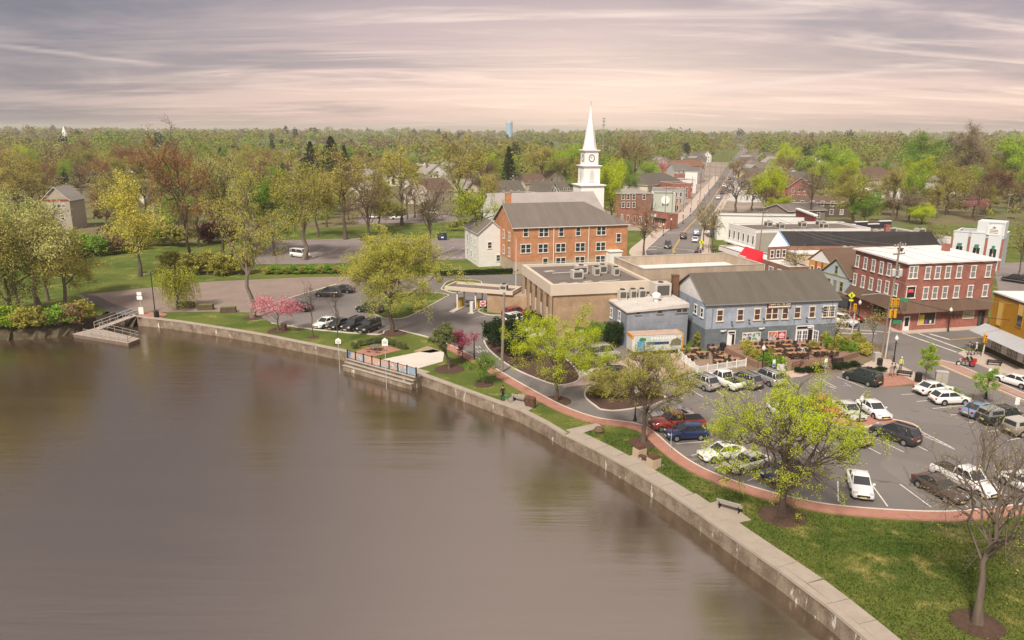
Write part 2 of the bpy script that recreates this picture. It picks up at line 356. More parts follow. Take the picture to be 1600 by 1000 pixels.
for i in range(len(sh)-1):
    b.add([sh[i]+Vector((0,.4,.0)),sh[i+1]+Vector((0,.4,.0)),o1[i+1],o1[i]],[(3,2,1,0)]); b.add([o1[i],o1[i+1],o2[i+1],o2[i]],[(3,2,1,0)])
struct(b.build('lake_bank',EARTH))
def wallmat():
    m,t,b=newmat('stained_wall'); g=N(t,'ShaderNodeNewGeometry'); v=g.outputs['Position']
    k=N(t,'ShaderNodeMapping'); L(t,v,k.inputs[0]); k.inputs['Scale'].default_value=(1,1,.22)
    n=noise(t,v,.7,6,.65); s=noise(t,k.outputs[0],1.7,6,.7); f=noise(t,v,9.,4,.7)
    c=mixc(t,smooth(t,n,.35,.65),(.115,.082,.055),(.24,.19,.145)); c=mixc(t,mth(t,'MULTIPLY',smooth(t,f,.45,.75),.5),c,(.36,.32,.27))
    c=mixc(t,mth(t,'MULTIPLY',smooth(t,s,.60,.66),.9),c,(.66,.62,.57)); c=mixc(t,mth(t,'MULTIPLY',smooth(t,noise(t,k.outputs[0],2.3,5,.7),.58,.7),.7),c,(.085,.065,.045))
    L(t,c,b.inputs['Base Color']); b.inputs['Roughness'].default_value=.92
    bn=N(t,'ShaderNodeBump',i={'Strength':.7,'Distance':.08}); L(t,f,bn.inputs['Height']); L(t,bn.outputs[0],b.inputs['Normal']); return m
WALLM=wallmat()
SLABM=mat('walk_concrete',(.345,.295,.25),.88,.14,.9,.25,35)
def seawall(P,label,capw):
    t=thing('seawall',label,'seawall',(P[0].x,P[0].y,0))
    o0=Vector((P[0].x,P[0].y,0))
    Q=resample(P,4.6)
    if (Q[-1]-P[-1]).length>.5: Q.append(P[-1])
    for a,c in zip(Q,Q[1:]):
        d=(c-a).normalized(); n=Vector((-d.y,d.x,0)); g=d*.012; b=MB()
        i0,i1=a-o0+g+n*.08,c-o0-g+n*.08; e0,e1=a-o0+g+n*.75,c-o0-g+n*.75
        b.prism([(i0.x,i0.y),(i1.x,i1.y),(e1.x,e1.y),(e0.x,e0.y)],-2.6,-.16); b.build('wall_panel',WALLM,t)
        b=MB(); i0,i1=a-o0+g,c-o0-g; e0,e1=a-o0+g+n*capw,c-o0-g+n*capw
        b.prism([(i0.x,i0.y),(i1.x,i1.y),(e1.x,e1.y),(e0.x,e0.y)],-.155,.07); b.build('cap_stone',SLABM,t)
    return t
seawall(WA,'stained concrete lake wall with thin cap along the lawn by the dock',.5)
seawall(WB,'stained concrete lake wall between the painted railing and the near walkway',.55)
seawall(WC,'white-streaked concrete lake wall carrying the near curved walkway',.55)
# walkway of separate slabs behind the near wall
wk=struct(O('walkway',None))
Q=resample(WC,2.3)
for a,c in zip(Q,Q[1:]):
    d=(c-a).normalized(); n=Vector((-d.y,d.x,0)); g=d*.012; w=1.75 if (a.y>60) else 1.95; b=MB()
    b.prism([tuple(p)[:2] for p in (a+g+n*.57,c-g+n*.57,c-g+n*w,a+g+n*w)],-.1,.055); b.build('slab',SLABM,wk)
def pad(px,name='concrete_pad',m=SLABM,z1=.05,z0=-.05):
    PADS.append(gp(px)); b=MB(); b.prism([tuple(p)[:2] for p in gp(px)],z0,z1); return struct(b.build(name,m))
PADS=[]
pad([(783,626),(812,616),(842,632),(826,642)]); pad([(884,672),(934,661),(940,667),(902,680)])
pad([(981,714),(1002,706),(1037,727),(1020,736)]); pad([(1100,789),(1130,781),(1174,813),(1146,819)])
pad([(597,562),(677,546),(694,551),(692,565),(649,577)],'launch_slab',CONCL)
pad([(646,549),(668,541),(690,549),(672,552)],'paved_square',mat('tan_gravel',(.33,.25,.17),.95,.3,2,.4,30))
pad([(551,551),(576,543),(599,539),(627,547),(585,557)],'picnic_paving',REDP)
pad([(213,494),(222,489),(248,488),(262,491),(250,498)],'landing_paving',REDP,.04)
# asphalt sheets
LITTER=mat('woodland_floor',(.15,.125,.062),.95,.4,.12,.5,3,world=True,spots=(.05,.5,(.11,.14,.045)))
def sheet(name,px,z,m,curve=False):
    P=gp(px); 
    if curve: P=crom(P,5)
    b=MB(); b.poly([(p.x,p.y,z) for p in P]); return struct(b.build(name,m))
sheet('woodland_floor',[(-300,385),(60,400),(160,392),(300,378),(400,362),(560,354),(740,345),(800,300),(800,222),(-300,222)],.008,LITTER)
sheet('woodland_floor',[(1120,345),(1340,356),(1600,352),(1900,340),(1900,226),(1180,226),(1140,290)],.008,LITTER)
lane_out=[(425,505),(455,510),(500,516),(588,523),(600,518),(614,515),(640,520),(672,528),(700,538),(735,555),(775,577),(820,603),(870,630),(905,645),(940,655),(985,661),(1012,669),(1030,682),(1050,700),(1080,722),(1120,742),(1180,763),(1250,781),(1310,791),(1400,798),(1480,800),(1560,793),(1640,780),(1760,745)]
LANE=crom(gp(lane_out),5)
rest=gp([(1720,700),(1600,668),(1540,640),(1470,608),(1432,603),(1375,606),(1352,592),(1345,577),(1255,587),(1180,592),(1075,590),(1035,592),(1000,570),(985,540),(905,505),(862,447),(862,428),(760,430),(690,432),(600,443),(525,447),(460,466),(395,489)])
b=MB(); b.poly([(p.x,p.y,.03) for p in LANE+rest]); struct(b.build('parking_lot',ASPH))
sheet('gravel_lot',[(120,462),(200,453),(330,440),(480,433),(620,431),(690,431),(600,442.5),(525,446.5),(460,465.5),(395,488.5),(330,487),(262,488),(222,489),(180,479),(140,473)],.02,ASPH2)
sheet('boat_ramp',[(128,460),(140,470),(172,489),(204,494),(222,489),(180,476),(150,462)],.035,mat('ramp_asphalt',(.115,.10,.10),.9,.2,.5))
sheet('upper_parking_lot',[(395,398),(430,376),(500,374),(560,372),(745,373),(808,380),(806,403),(740,405),(640,408),(560,410),(470,413),(400,413)],.03,ASPH3)
sheet('far_parking_lot',[(560,338),(700,332),(720,346),(560,350)],.03,ASPH3)
# brick paver strip and white kerb along the lane and lot
i0=next(k for k,p in enumerate(LANE) if p.x>G(690,534).x and p.y<G(690,534).y+1)
STR=LANE[i0:]
o=strip(offs(STR,-.18),offs(STR,-1.5),-.05,.14,'brick_walk',REDP); struct(o)
def kerb(P,name='kerb',m=CONCL,w=.18,h=.15,side=1):
    return struct(strip(P,offs(P,side*w),-.05,h,name,m))
kerb(LANE,side=-1)
def island(px,label_name='grass_island',m=GRASS,h=.12,n=4):
    P=crom(gp(px+[px[0]]),n)[:-1]; b=MB(); b.prism([(p.x,p.y) for p in P],-.05,h); struct(b.build(label_name,m))
    P=P+[P[0]]; A=sum(a.x*c.y-c.x*a.y for a,c in zip(P,P[1:])); kerb(P,side=-1 if A>0 else 1,h=h+.02)
island([(583,490),(604,498),(632,497),(660,484),(693,466),(698,461),(660,457),(608,462)])
island([(748,487),(757,479),(775,474),(818,476),(826,486),(800,492),(765,492.5)])
island([(690,452),(702,440),(735,438),(752,443),(716,458)])
island([(757,533),(766,548),(800,574),(850,596),(880,602),(905,590),(880,560),(840,548),(800,530)],m=MULCH)
island([(938,640),(962,642),(1005,636),(1037,626),(1030,616),(1000,606),(960,600),(925,604),(915,620)],m=MULCH)
island([(1285,660),(1300,668),(1372,668),(1432,676),(1424,664),(1380,655),(1330,650)],'brick_island',REDP,.14)
sheet('brick_apron',[(878,606),(930,600),(1000,588),(1036,592),(1075,588),(1090,576),(1060,552),(990,556),(940,576),(900,588)],.045,mat('pink_pavers',(.42,.31,.26),.9,.15,.8,.2,25))
sheet('concrete_drive',[(858,592),(880,600),(940,578),(920,568),(880,572)],.05,CONCL)
sheet('dirt_strip',[(1040,590),(1075,584),(1190,586),(1188,592),(1075,591)],.06,EARTH)
kerb(gp([(395,489),(460,466),(525,447)]),'concrete_barrier',CONCL,.35,.45,side=-1)
# markings
LN=MB()
def pl(a,c,w=.12,z=.046,b=None,):
    b=b or LN; p,q=G(*a),G(*c); d=(q-p).normalized(); n=Vector((-d.y,d.x,0))*w/2
    b.add([(v.x,v.y,z) for v in (p+n,p-n,q-n,q+n)],[(0,1,2,3)])
for a,c in (((1309,752),(1310,784)),((1358,752),(1387,792)),((1406,757),(1456,794)),((1484,770),(1512,793)),((1545,757),(1585,785)),((1358,681),(1412,707)),((1427,694),(1449,705)),((1353,698),(1376,710)),((1301,692),(1335,712)),((1250,690),(1290,712)),((1386,653),(1432,673)),((1355,656),(1362,662)),
            ((1428,675),(1492,703)),((1438,674),(1490,701)),((1408,617),(1430,616)),((1432,628),(1454,626)),((1457,639),(1515,633)),((1484,649),(1505,648)),((1511,661),(1530,659)),((1542,675),(1570,672)),((1573,689),(1600,684)),
            ((1056,694),(1108,690)),((1080,712),(1108,708)),((1116,732),(1148,722)),((1168,752),(1200,738)),((1058,618),(1068,624)),((1070,604),(1099,621)),((1117,610),(1132,619)),((1149,608),(1164,617)),((1180,607),(1190,612)),((1268,590),(1305,608)),((1277,590),(1307,606)),((1308,589),(1350,606)),
            ((448,511),(458,508)),((462,513),(474,510)),((430,506),(440,503)),((738,498),(760,494)),((758,504),(768,510))):
    pl(a,c)
for k in range(7):
    x=1432+k*8.6; pl((x,674.5+k*4),(x+6,676+k*4.1),.1)
for k in range(9): pl((425+k*22,397-k*.4),(440+k*22,389-k*.4),.13)
for k in range(6): pl((660+k*21,399),(690+k*20,386),.13)
for k in range(8): pl((640+k*11,403.5),(646+k*11,401.5),.2)
struct(LN.build('painted_lines',LINE))
BL=MB()
for a,c in (((1319,598),(1330,605)),((1317,603),(1330,603)),((1271,592),(1296,604))): pl(a,c,.12,.046,BL)
struct(BL.build('accessible_bay_marking',mat('blue_line_paint',(.35,.45,.52),.8,.2)))
def word(txt,size,loc,rz,m,name='lettering',parent=None,rx=0.,depth=.0,align='CENTER',sx=1.):
    cu=bpy.data.curves.new(name,'FONT'); cu.body=txt; cu.size=size; cu.align_x=align; cu.align_y='CENTER'; cu.extrude=depth; cu.materials.append(m)
    tmp=bpy.data.objects.new(name,cu); me=evalmesh(tmp); bpy.data.curves.remove(cu)
    if not me.materials: me.materials.append(m)
    o=O(name,me,parent,loc); o.rotation_euler=(rx,0,rz); o.scale=(sx,1,1); return o
MK=MB()   # worn, no longer readable road lettering
for row,(x0,y0) in enumerate(((743,543),(745,550))):
    for k in range(5):
        if row==0 and k>1: continue
        x,y=x0+k*4.6,y0-k*.55
        for dx_,dy_ in ((0,0),(1.5,.9),(3.,1.8)): pl((x+dx_*.5,y+dy_-1.6),(x+dx_*.5+2.2,y+dy_-.2),.16,.05,MK)
struct(MK.build('road_lettering',LINE))
# main street
str_l=[(530,1880)]+[tuple(G(x,y))[:2] for x,y in ((1158,229),(1138,256),(1120,283),(1107,299),(1084,330),(1060,350),(1042,362),(1024,378),(1010,398))]+[(37,165),(43,140),(49.6,116),(52.0,106),(49.5,88),(47,72),(44,50)]
str_r=[(545,1878)]+[tuple(G(x,y))[:2] for x,y in ((1169,229),(1159,256),(1145,283),(1136,299),(1118,328),(1103,347),(1098,360),(1095,378),(1099,398))]+[(51,165),(55,140),(60.4,118),(64,100),(65,90),(63,72),(62,50)]
SL=crom([Vector((x,y,0)) for x,y in str_l],6); SR=crom([Vector((x,y,0)) for x,y in str_r],6)
b=MB()
for i in range(len(SL)-1): b.add([(v.x,v.y,.034) for v in (SL[i],SR[i],SR[i+1],SL[i+1])],[(3,2,1,0)])
struct(b.build('main_street',ASPH))
sheet('cross_street',[(1398,525),(1440,552),(1530,540),(1545,528),(1700,521),(1700,507),(1560,515),(1450,517)],.036,ASPH)
sheet('side_lot',[(1552,412),(1700,405),(1700,475),(1560,455)],.034,ASPH3)
SWALK=mat('sidewalk',(.46,.38,.325),.88,.12,.7,.2,30)
def swalk(P,w,side,name='sidewalk',m=None): return struct(strip(P,offs(P,side*w),-.05,.14,name,m or SWALK))
swalk(SL[16:60],4.2,-1); swalk(SR[20:66],2.6,1)
kerb(SL[16:60],side=-1,w=.2,h=.16); kerb(SR[20:66],side=1,w=.2,h=.16)
def sheetR(name,px,h,m): b=MB(); b.prism([tuple(p)[:2] for p in gp(px)],-.05,h); return struct(b.build(name,m))
sheetR('near_sidewalk',[(1375,561),(1390,563),(1408,573),(1460,598),(1540,636),(1640,682),(1720,722),(1700,735),(1620,697),(1596,680),(1535,648),(1470,611),(1430,601),(1380,592),(1352,575)],.13,SWALK)
sheetR('brick_plaza',[(1372,586),(1398,583),(1434,600),(1408,603),(1374,606)],.15,REDP)
sheetR('corner_sidewalk',[(1388,506),(1392,518),(1420,522),(1545,514),(1600,509),(1600,503),(1545,507.5),(1410,510)],.13,SWALK)
sheetR('far_corner_sidewalk',[(1496,553),(1505,549),(1545,552),(1700,600),(1700,635),(1600,600),(1520,567)],.13,SWALK)
sheetR('brick_median',[(1458,566),(1470,564.5),(1490,569),(1600,617),(1700,660),(1700,672),(1600,624)],.14,mat('median_pavers',(.36,.23,.185),.9,.15,1,.2,25))
kerb(gp([(1458,566),(1500,584),(1600,626),(1700,672)]),side=-1); kerb(gp([(1458,566),(1470,564),(1490,568.5),(1600,616.5),(1700,659)]),side=1)
LN=MB()
for a,c,w in (((1410,521),(1495,551),.3),((1434,521),(1508,548),.3),((1452,522),(1484,531),.45),((1482,568.5),(1500,568),.5),((1315,514),(1392,520),.3),((1308,521),(1370,522),.3),((1306,513),(1330,514),.4)): pl(a,c,w,.052)
for k in range(4): pl((1004+k*6,386+k*4),(1026,385.5+k*4.4),.5,.052)
pl((1027,387),(1098,392),.3,.052); pl((1040,364),(1085,361),.3,.052); pl((1040,366),(1085,363.5),.3,.052)
pl((1075,392),(1085,393),.3,.052)
struct(LN.build('crosswalk_lines',LINE))
YL=MB(); mid=[(a+c)/2 for a,c in zip(SL,SR)]
for off in (-.13,.13):
    m2=offs(mid,off)
    for i in range(2,56):
        a,c=m2[i],m2[i+1]; d=(c-a).normalized(); n=Vector((-d.y,d.x,0))*.09
        YL.add([(v.x,v.y,.055) for v in (a+n,a-n,c-n,c+n)],[(0,1,2,3)])
pl((1484,532),(1545,527),.15,.056,YL); pl((1484,531),(1545,526),.15,.056,YL); pl((1545,527),(1640,521),.15,.056,YL)
pl((1460,568),(1600,629),.12,.056,YL)
struct(YL.build('centre_lines',YLINE))
tg=[Vector((x,y,0)) for x,y in zip(np.interp([760,640,520,400,330,270,230],[212,251,388,540,674,1490],[44,61,108,150,190,446]),[760,640,520,400,330,270,230])]
b=MB(); b.poly([(q.x-38,q.y+10,.012) for q in tg]+[(q.x+34,q.y-10,.012) for q in reversed(tg)]); struct(b.build('town_ground',mat('town_paving',(.27,.225,.19),.9,.3,.06,.2,10,world=True,spots=(.05,.55,(.13,.15,.06)))))
# lake steps
st=thing('lake_steps','three pale concrete steps going down to the lake below the painted railing','steps',G(542,553))
a,c=G(543,560),G(650,589); d=(c-a).normalized(); n=Vector((-d.y,d.x,0)); o0=Vector((st.location.x,st.location.y,0))
for k in range(3):
    b=MB(); i_,e_=(2.6 if k==0 else .12-k*.36+.02),(.12-k*.36-.36); q=[a+n*i_,c+n*i_,c+n*e_,a+n*e_]
    zk=.03-.36*k; b.prism([((p-o0).x,(p-o0).y) for p in q],zk-.10,zk); b.build('step',mat('step_concrete',(.36,.31,.265),.88,.25,1.2,.2,30),st)
    q=[a+n*(i_-.03),c+n*(i_-.03),c+n*(e_+.16),a+n*(e_+.16)]; b=MB(); b.prism([((p-o0).x,(p-o0).y) for p in q],-2.3,zk-.105); b.build('riser',WALLM,st)
rl=thing('painted_railing','black railing with orange and blue painted art panels above the lake steps','railing',G(545,548))
o0=Vector((rl.location.x,rl.location.y,0))
def artmat():
    m,t,b=newmat('art_panel'); o=N(t,'ShaderNodeTexCoord'); v=o.outputs['Object']; n=noise(t,v,.9,3,.5,1.2)
    c=mixc(t,smooth(t,n,.44,.52),(.46,.28,.20),(.20,.29,.38)); c=mixc(t,smooth(t,noise(t,v,1.7,2,.5,1.),.58,.62),c,(.48,.40,.40))
    L(t,c,b.inputs['Base Color']); b.inputs['Roughness'].default_value=.7; return m
ART=artmat(); PP=[a+n*.05+(c-a)*(k/8) for k in range(9)]
for k,p in enumerate(PP):
    b=MB(); b.box((0,0,.62),(.14,.14,1.24),math.atan2(d.y,d.x)); b.build('post',BLACK,rl,p-o0)
    if k<8:
        q=PP[k+1]; b=MB(); mm=(p+q)/2-o0; le=(q-p).length-.2
        b.box((mm.x,mm.y,.6),(le,.035,.95),math.atan2(d.y,d.x)); b.build('art_panel',ART,rl)
        for zz in (1.11,.1): b=MB(); b.box((mm.x,mm.y,zz),(le+.05,.05,.05),math.atan2(d.y,d.x)); b.build('rail',BLACK,rl)

# short grass blades on the near lawn
IN=[w+Vector((-(b2-a2).y,(b2-a2).x,0)).normalized()*1.98 for w,a2,b2 in zip(WC[:-1],WC[:-1],WC[1:])]
lawn=[(q.x,q.y) for q in IN if q.y>34]+[(30,30),(66,30)]+[(q.x,q.y) for q in reversed(offs(STR,-1.82)) if q.y>30 and q.y<72]
# ---------------------------------------------------------------- buildings
BW={}   # building -> (origin, angle, L, D)
class Bd:
    def __init__(s,name,label,o,ang,Ln,D,cat='building'):
        s.o=Vector((o[0],o[1],0)); s.a=ang; s.L=Ln; s.D=D; s.t=thing(name,label,cat,(o[0],o[1],0),ang)
        s.ux=Vector((math.cos(ang),math.sin(ang),0)); s.uy=Vector((-math.sin(ang),math.cos(ang),0))
    def side(s,k):
        return {'F':(Vector((0,0,0)),0.),'R':(Vector((s.L,0,0)),R(90)),'L':(Vector((0,s.D,0)),R(-90)),'B':(Vector((s.L,s.D,0)),R(180))}[k]
    def onwall(s,k,px,py):
        p,a=s.side(k); w=s.o+s.ux*p.x+s.uy*p.y; aa=a+s.a; d=Vector((math.cos(aa),math.sin(aa),0)); n=Vector((d.y,-d.x,0))
        r=ray(px,py); c=Vector((0,0,CAMH)); t=n.dot(w-c)/n.dot(r); q=c+r*t; return (q-w).dot(d),q.z
    def part(s,mb,name,m,k=None,u=0,z=0,parent=None):
        if k is None: return mb.build(name,m,parent or s.t)
        p,a=s.side(k); return mb.build(name,m,parent or s.t,(p.x+math.cos(a)*u,p.y+math.sin(a)*u,z),a)
    def ob(s,me,name,k,u,z,parent=None):
        p,a=s.side(k); return O(name,me,parent or s.t,(p.x+math.cos(a)*u,p.y+math.sin(a)*u,z),a)
def pxb(name,label,pA,pB,z,D,cat='building',inset=(0,0)):
    a,c=G(*pA,z),G(*pB,z); d=c-a; return Bd(name,label,(a.x,a.y),math.atan2(d.y,d.x),d.length,D,cat)
WC_={}
def winmesh(w,h,style,trim,glass):
    k=(round(w,2),round(h,2),style,trim.name,glass.name)
    if k in WC_: return WC_[k]
    b=MB(); f=.11 if h>1 else .07; x=w/2
    b.bb(-x-f,-x,-.07,.02,0,h); b.bb(x,x+f,-.07,.02,0,h); b.bb(-x-f-.06,x+f+.06,-.10,.02,h,h+.15); b.bb(-x-f-.1,x+f+.1,-.15,.02,-.16,0)
    if 'p' in style: b.bb(-.09,.09,-.065,.02,0,h)
    if 'd' in style: b.bb(-x,x,-.055,.02,h*.5-.04,h*.5+.04)
    if 'm' in style:
        for j in (-.33,.33): b.bb(x*2*j*.5-.03+0,x*2*j*.5+.03,-.05,.02,0,h)
        for j in (.25,.5,.75): b.bb(-x,x,-.048,.02,h*j-.025,h*j+.025)
    g=MB(); g.bb(-x,x,-.03,.01,0,h)
    WC_[k]=(b.mesh('window',trim),g.mesh('pane',glass)); return WC_[k]
def win(B,k,u,z,w,h,style='d',trim=None,glass=None):
    a,c=winmesh(w,h,style,trim or WHITE,glass or GLASS); o=B.ob(a,'window',k,u,z); O('pane',c,o); return o
def wpx(B,k,px,py,w,h,style='d',trim=None,glass=None):
    u,z=B.onwall(k,px,py); return win(B,k,u,z-h/2,w,h,style,trim,glass)
def rowwin(B,k,n,z,w,h,style='d',trim=None,glass=None,m=1.2):
    p=B.L if k in 'FB' else B.D
    for i in range(n): win(B,k,m+(p-2*m)*((i+.5)/n),z,w,h,style,trim,(glass or (GLASSB if (i*7+int(z))%3==0 else GLASS)))
def gwall(B,h,rh,m,ridge='x',z0=0.):
    b=MB(); L_,D=B.L,B.D; b.bb(0,L_,0,D,z0,h)
    if ridge=='x':
        for x,s in ((0,1),(L_,-1)): b.add([(x,0,h),(x,D,h),(x,D/2,rh)],[(0,2,1) if s>0 else (0,1,2)])
    elif ridge=='y':
        for y,s in ((0,1),(D,-1)): b.add([(0,y,h),(L_,y,h),(L_/2,y,rh)],[(0,1,2) if s>0 else (0,2,1)])
    return B.part(b,'wall',m)
def groof(B,h,rh,m,ridge='x',ov=.4,hipL=0,hipR=0,trim=None,th=.14):
    L_,D=B.L,B.D; b=MB(); 
    if ridge=='x':
        sl=(rh-h)/(D/2); e=h-sl*ov+.05; x0,x1=-ov*(1 if not hipL else 1),L_+ov; r0,r1=x0+hipL,x1-hipR; rr=rh+.05
        v=[(x0,-ov,e),(x1,-ov,e),(r1,D/2,rr),(r0,D/2,rr),(x0,D+ov,e),(x1,D+ov,e)]
        fs=[(0,1,2,3),(5,4,3,2)]
        if hipL: fs.append((4,0,3))
        if hipR: fs.append((1,5,2))
    else:
        sl=(rh-h)/(L_/2); e=h-sl*ov+.05; y0,y1=-ov,D+ov; rr=rh+.05; q0,q1=y0+hipL,y1-hipR
        v=[(-ov,y0,e),(-ov,y1,e),(L_/2,q1,rr),(L_/2,q0,rr),(L_+ov,y0,e),(L_+ov,y1,e)]
        fs=[(1,0,3,2),(4,5,2,3)]
        if hipL: fs.append((0,4,3))
        if hipR: fs.append((5,1,2))
    up=[(x,y,z+th) for x,y,z in v]; b.add(up,fs); b.add(v,[tuple(reversed(f)) for f in fs])
    # eave edges
    bd={}
    for f in fs:
        for i,j in zip(f,f[1:]+f[:1]):
            if (j,i) in bd: del bd[(j,i)]
            else: bd[(i,j)]=1
    for i,j in bd: b.add([v[i],v[j],up[j],up[i]],[(0,1,2,3)],1)
    return B.part(b,'roof',[m,trim or WHITE])
def flatroof(B,h,m,par=.5,pw=.3,pm=None,rm=None,cap=None):
    b=MB(); L_,D=B.L,B.D; b.bb(0,L_,0,D,0,h); B.part(b,'wall',m)
    b=MB(); b.bb(pw,L_-pw,pw,D-pw,h,h+.06); B.part(b,'roof',rm)
    if par:
        b=MB(); z1=h+par
        for x0,x1,y0,y1 in ((0,L_,0,pw),(0,L_,D-pw,D),(0,pw,pw,D-pw),(L_-pw,L_,pw,D-pw)): b.bb(x0,x1,y0,y1,h,z1)
        B.part(b,'parapet',pm or m)
        b=MB()
        for x0,x1,y0,y1 in ((-.05,L_+.05,-.05,pw+.05),(-.05,L_+.05,D-pw-.05,D+.05),(-.05,pw+.05,pw+.05,D-pw-.05),(L_-pw-.05,L_+.05,pw+.05,D-pw-.05)): b.bb(x0,x1,y0,y1,z1,z1+.08)
        B.part(b,'coping',cap or CONCL)
ACM=[None]
def acunit(B,x,y,z,sx=1.6,sy=1.4,sz=1.3,rz=0.):
    b=MB(); b.box((0,0,.12),(sx*.95,sy*.95,.12)); b.box((0,0,sz/2+.18),(sx,sy,sz)); b.box((0,0,sz+.2),(sx+.06,sy+.06,.06))
    o=b.build('rooftop_unit',mat('unit_enamel',(.50,.47,.43),.5,.12,2),B.t,(x,y,z),rz)
    g=MB(); g.bb(-sx*.38,sx*.38,-sy/2-.02,-sy/2+.01,.35,sz-.05); g.bb(sx/2-.01,sx/2+.02,-sy*.38,sy*.38,.35,sz-.05); g.build('grille',mat('grille',(.09,.085,.08),.7,.2,6),o)
    c=MB(); c.lathe([(.4,0),(.42,.08),(.36,.14)],(0,0,sz+.23),12); c.build('fan',BLACK,o); return o
def chimney(B,x,y,z0,z1,w=.8,m=None):
    b=MB(); b.bb(x-w/2,x+w/2,y-w/2,y+w/2,z0,z1); b.bb(x-w/2-.06,x+w/2+.06,y-w/2-.06,y+w/2+.06,z1,z1+.15); return B.part(b,'chimney',m or BR_RED)
BR_RED=brick('red_brick',(.30,.085,.058),(.36,.105,.072)); BR_OR=brick('orange_brick',(.50,.20,.08),(.57,.245,.10)); BR_TAN=brick('tan_brick',(.36,.24,.145),(.41,.28,.175),mortar=(.4,.33,.26)); BR_BRN=brick('brown_brick',(.20,.085,.05),(.25,.11,.065))
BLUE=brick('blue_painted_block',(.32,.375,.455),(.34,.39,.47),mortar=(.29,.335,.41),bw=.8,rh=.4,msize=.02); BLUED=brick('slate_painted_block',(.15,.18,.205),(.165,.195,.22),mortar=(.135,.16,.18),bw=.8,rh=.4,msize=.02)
RF_DK=shingle('dark_shingles',(.112,.10,.084)); RF_GR=shingle('grey_shingles',(.155,.135,.12)); RF_BR=shingle('brown_shingles',(.13,.085,.062)); RF_LG=shingle('pale_shingles',(.27,.25,.235),.15); RF_BK=shingle('black_roofing',(.038,.036,.038),.3); RF_RU=shingle('rusty_shingles',(.22,.105,.06))
RF_TAR=mat('tar_roof',(.15,.125,.112),.95,.22,.35,.3,15); RF_WH=mat('white_membrane',(.68,.67,.67),.7,.1,.3,.15,8); BEIGE=mat('beige_stucco',(.56,.48,.40),.85,.08,.5); TANP=mat('tan_render',(.37,.28,.205),.9,.18,.6,.2,10,streak=True)
SD_W=siding('white_siding',(.72,.71,.70)); SD_C=siding('cream_siding',(.60,.53,.44)); SD_G=siding('sage_siding',(.42,.46,.40)); SD_B=siding('pale_blue_siding',(.42,.48,.54)); SD_Y=siding('yellow_siding',(.55,.45,.22)); SD_T=siding('teal_siding',(.25,.36,.33)); SD_GY=siding('grey_siding',(.40,.40,.40))
# --- tavern
T=Bd('tavern','blue two-storey painted tavern with dark gable roof beside the patio',(27.2,102.7),R(11.2),20.4,11.5)
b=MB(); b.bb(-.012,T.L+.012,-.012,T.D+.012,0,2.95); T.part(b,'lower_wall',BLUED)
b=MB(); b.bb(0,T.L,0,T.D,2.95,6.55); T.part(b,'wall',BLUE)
for x in (0,T.L):
    b=MB(); b.add([(x,0,6.55),(x,T.D,6.55),(x,T.D/2,9.75)],[(0,2,1),(0,1,2)][:1] if x==0 else [(0,1,2)]); T.part(b,'gable',SD_W)
groof(T,6.55,9.75,RF_DK,'x',.35,trim=GREY)
for x,y,s in ((1124.8,493,'d'),(1156.7,492,'d'),(1183,491.2,'d'),(1226.6,489.5,'d'),(1246,488.2,'d'),(1268.8,487.3,'d')): wpx(T,'F',x,y,.78,1.5,s,CREAM,mat('maroon_glass',(.09,.05,.04),.15,.3,3,spec=.5))
wpx(T,'F',1206,490,1.75,1.5,'pd',CREAM,MATS['maroon_glass']); wpx(T,'F',1294.8,486.5,1.75,1.5,'pdm',CREAM)
wpx(T,'L',1087,483,.7,1.2,'d',WHITE); wpx(T,'L',1097,488.5,.7,1.2,'d',WHITE)
def postermat(name,cols,sc):
    m,t,bb=newmat(name); o=N(t,'ShaderNodeTexCoord'); v=N(t,'ShaderNodeTexVoronoi',i={'Scale':sc}); L(t,o.outputs['Object'],v.inputs['Vector']); s=N(t,'ShaderNodeSeparateColor'); L(t,v.outputs['Color'],s.inputs[0])
    n=N(t,'ShaderNodeValToRGB'); n.color_ramp.interpolation='CONSTANT'; e=n.color_ramp.elements
    while len(e)<len(cols): e.new(.5)
    for k,c in enumerate(cols): e[k].position=k/len(cols); e[k].color=(*c,1)
    L(t,s.outputs[0],n.inputs[0]); L(t,n.outputs[0],bb.inputs['Base Color']); bb.inputs['Roughness'].default_value=.5; return m
PO=[postermat('poster_a',[(.6,.6,.58),(.15,.2,.45),(.5,.5,.25),(.1,.1,.12),(.6,.58,.5)],4.5),postermat('poster_b',[(.12,.30,.48),(.62,.6,.55),(.10,.3,.12),(.55,.5,.1)],3),postermat('poster_c',[(.55,.2,.1),(.6,.55,.5),(.4,.1,.07),(.3,.3,.35)],4.5),mat('poster_red',(.42,.03,.045),.5,.1,2)]
for n_,(x,y) in enumerate(((1174,526),(1214,524))):
    u,z=T.onwall('F',x,y); b=MB(); b.bb(-1.42,1.42,-.06,.0,-.66,.66); fr=T.part(b,'poster_frame',CREAM,'F',u,z)
    for j in (0,1):
        b=MB(); x0=-1.33+j*1.38; b.bb(x0,x0+1.28,-.075,-.05,-.57,.57); b.build('poster',PO[n_*2+j],fr)
b=MB()   # red poster's white print
for z0,w in ((.25,.5),(.05,.9),(-.15,.9),(-.38,.7)): b.bb(.69-w/2,.69+w/2,-.083,-.074,z0,z0+.12)
b.build('print',WHITE,fr)
u,z=T.onwall('F',1142,532); b=MB(); b.bb(-.62,-.5,-.08,0,0,2.5); b.bb(.5,.62,-.08,0,0,2.5); b.bb(-.62,.62,-.08,0,2.4,2.55); b.bb(-.5,.5,-.06,0,2.02,2.1); dr=T.part(b,'door',WHITE,'F',u,.05)
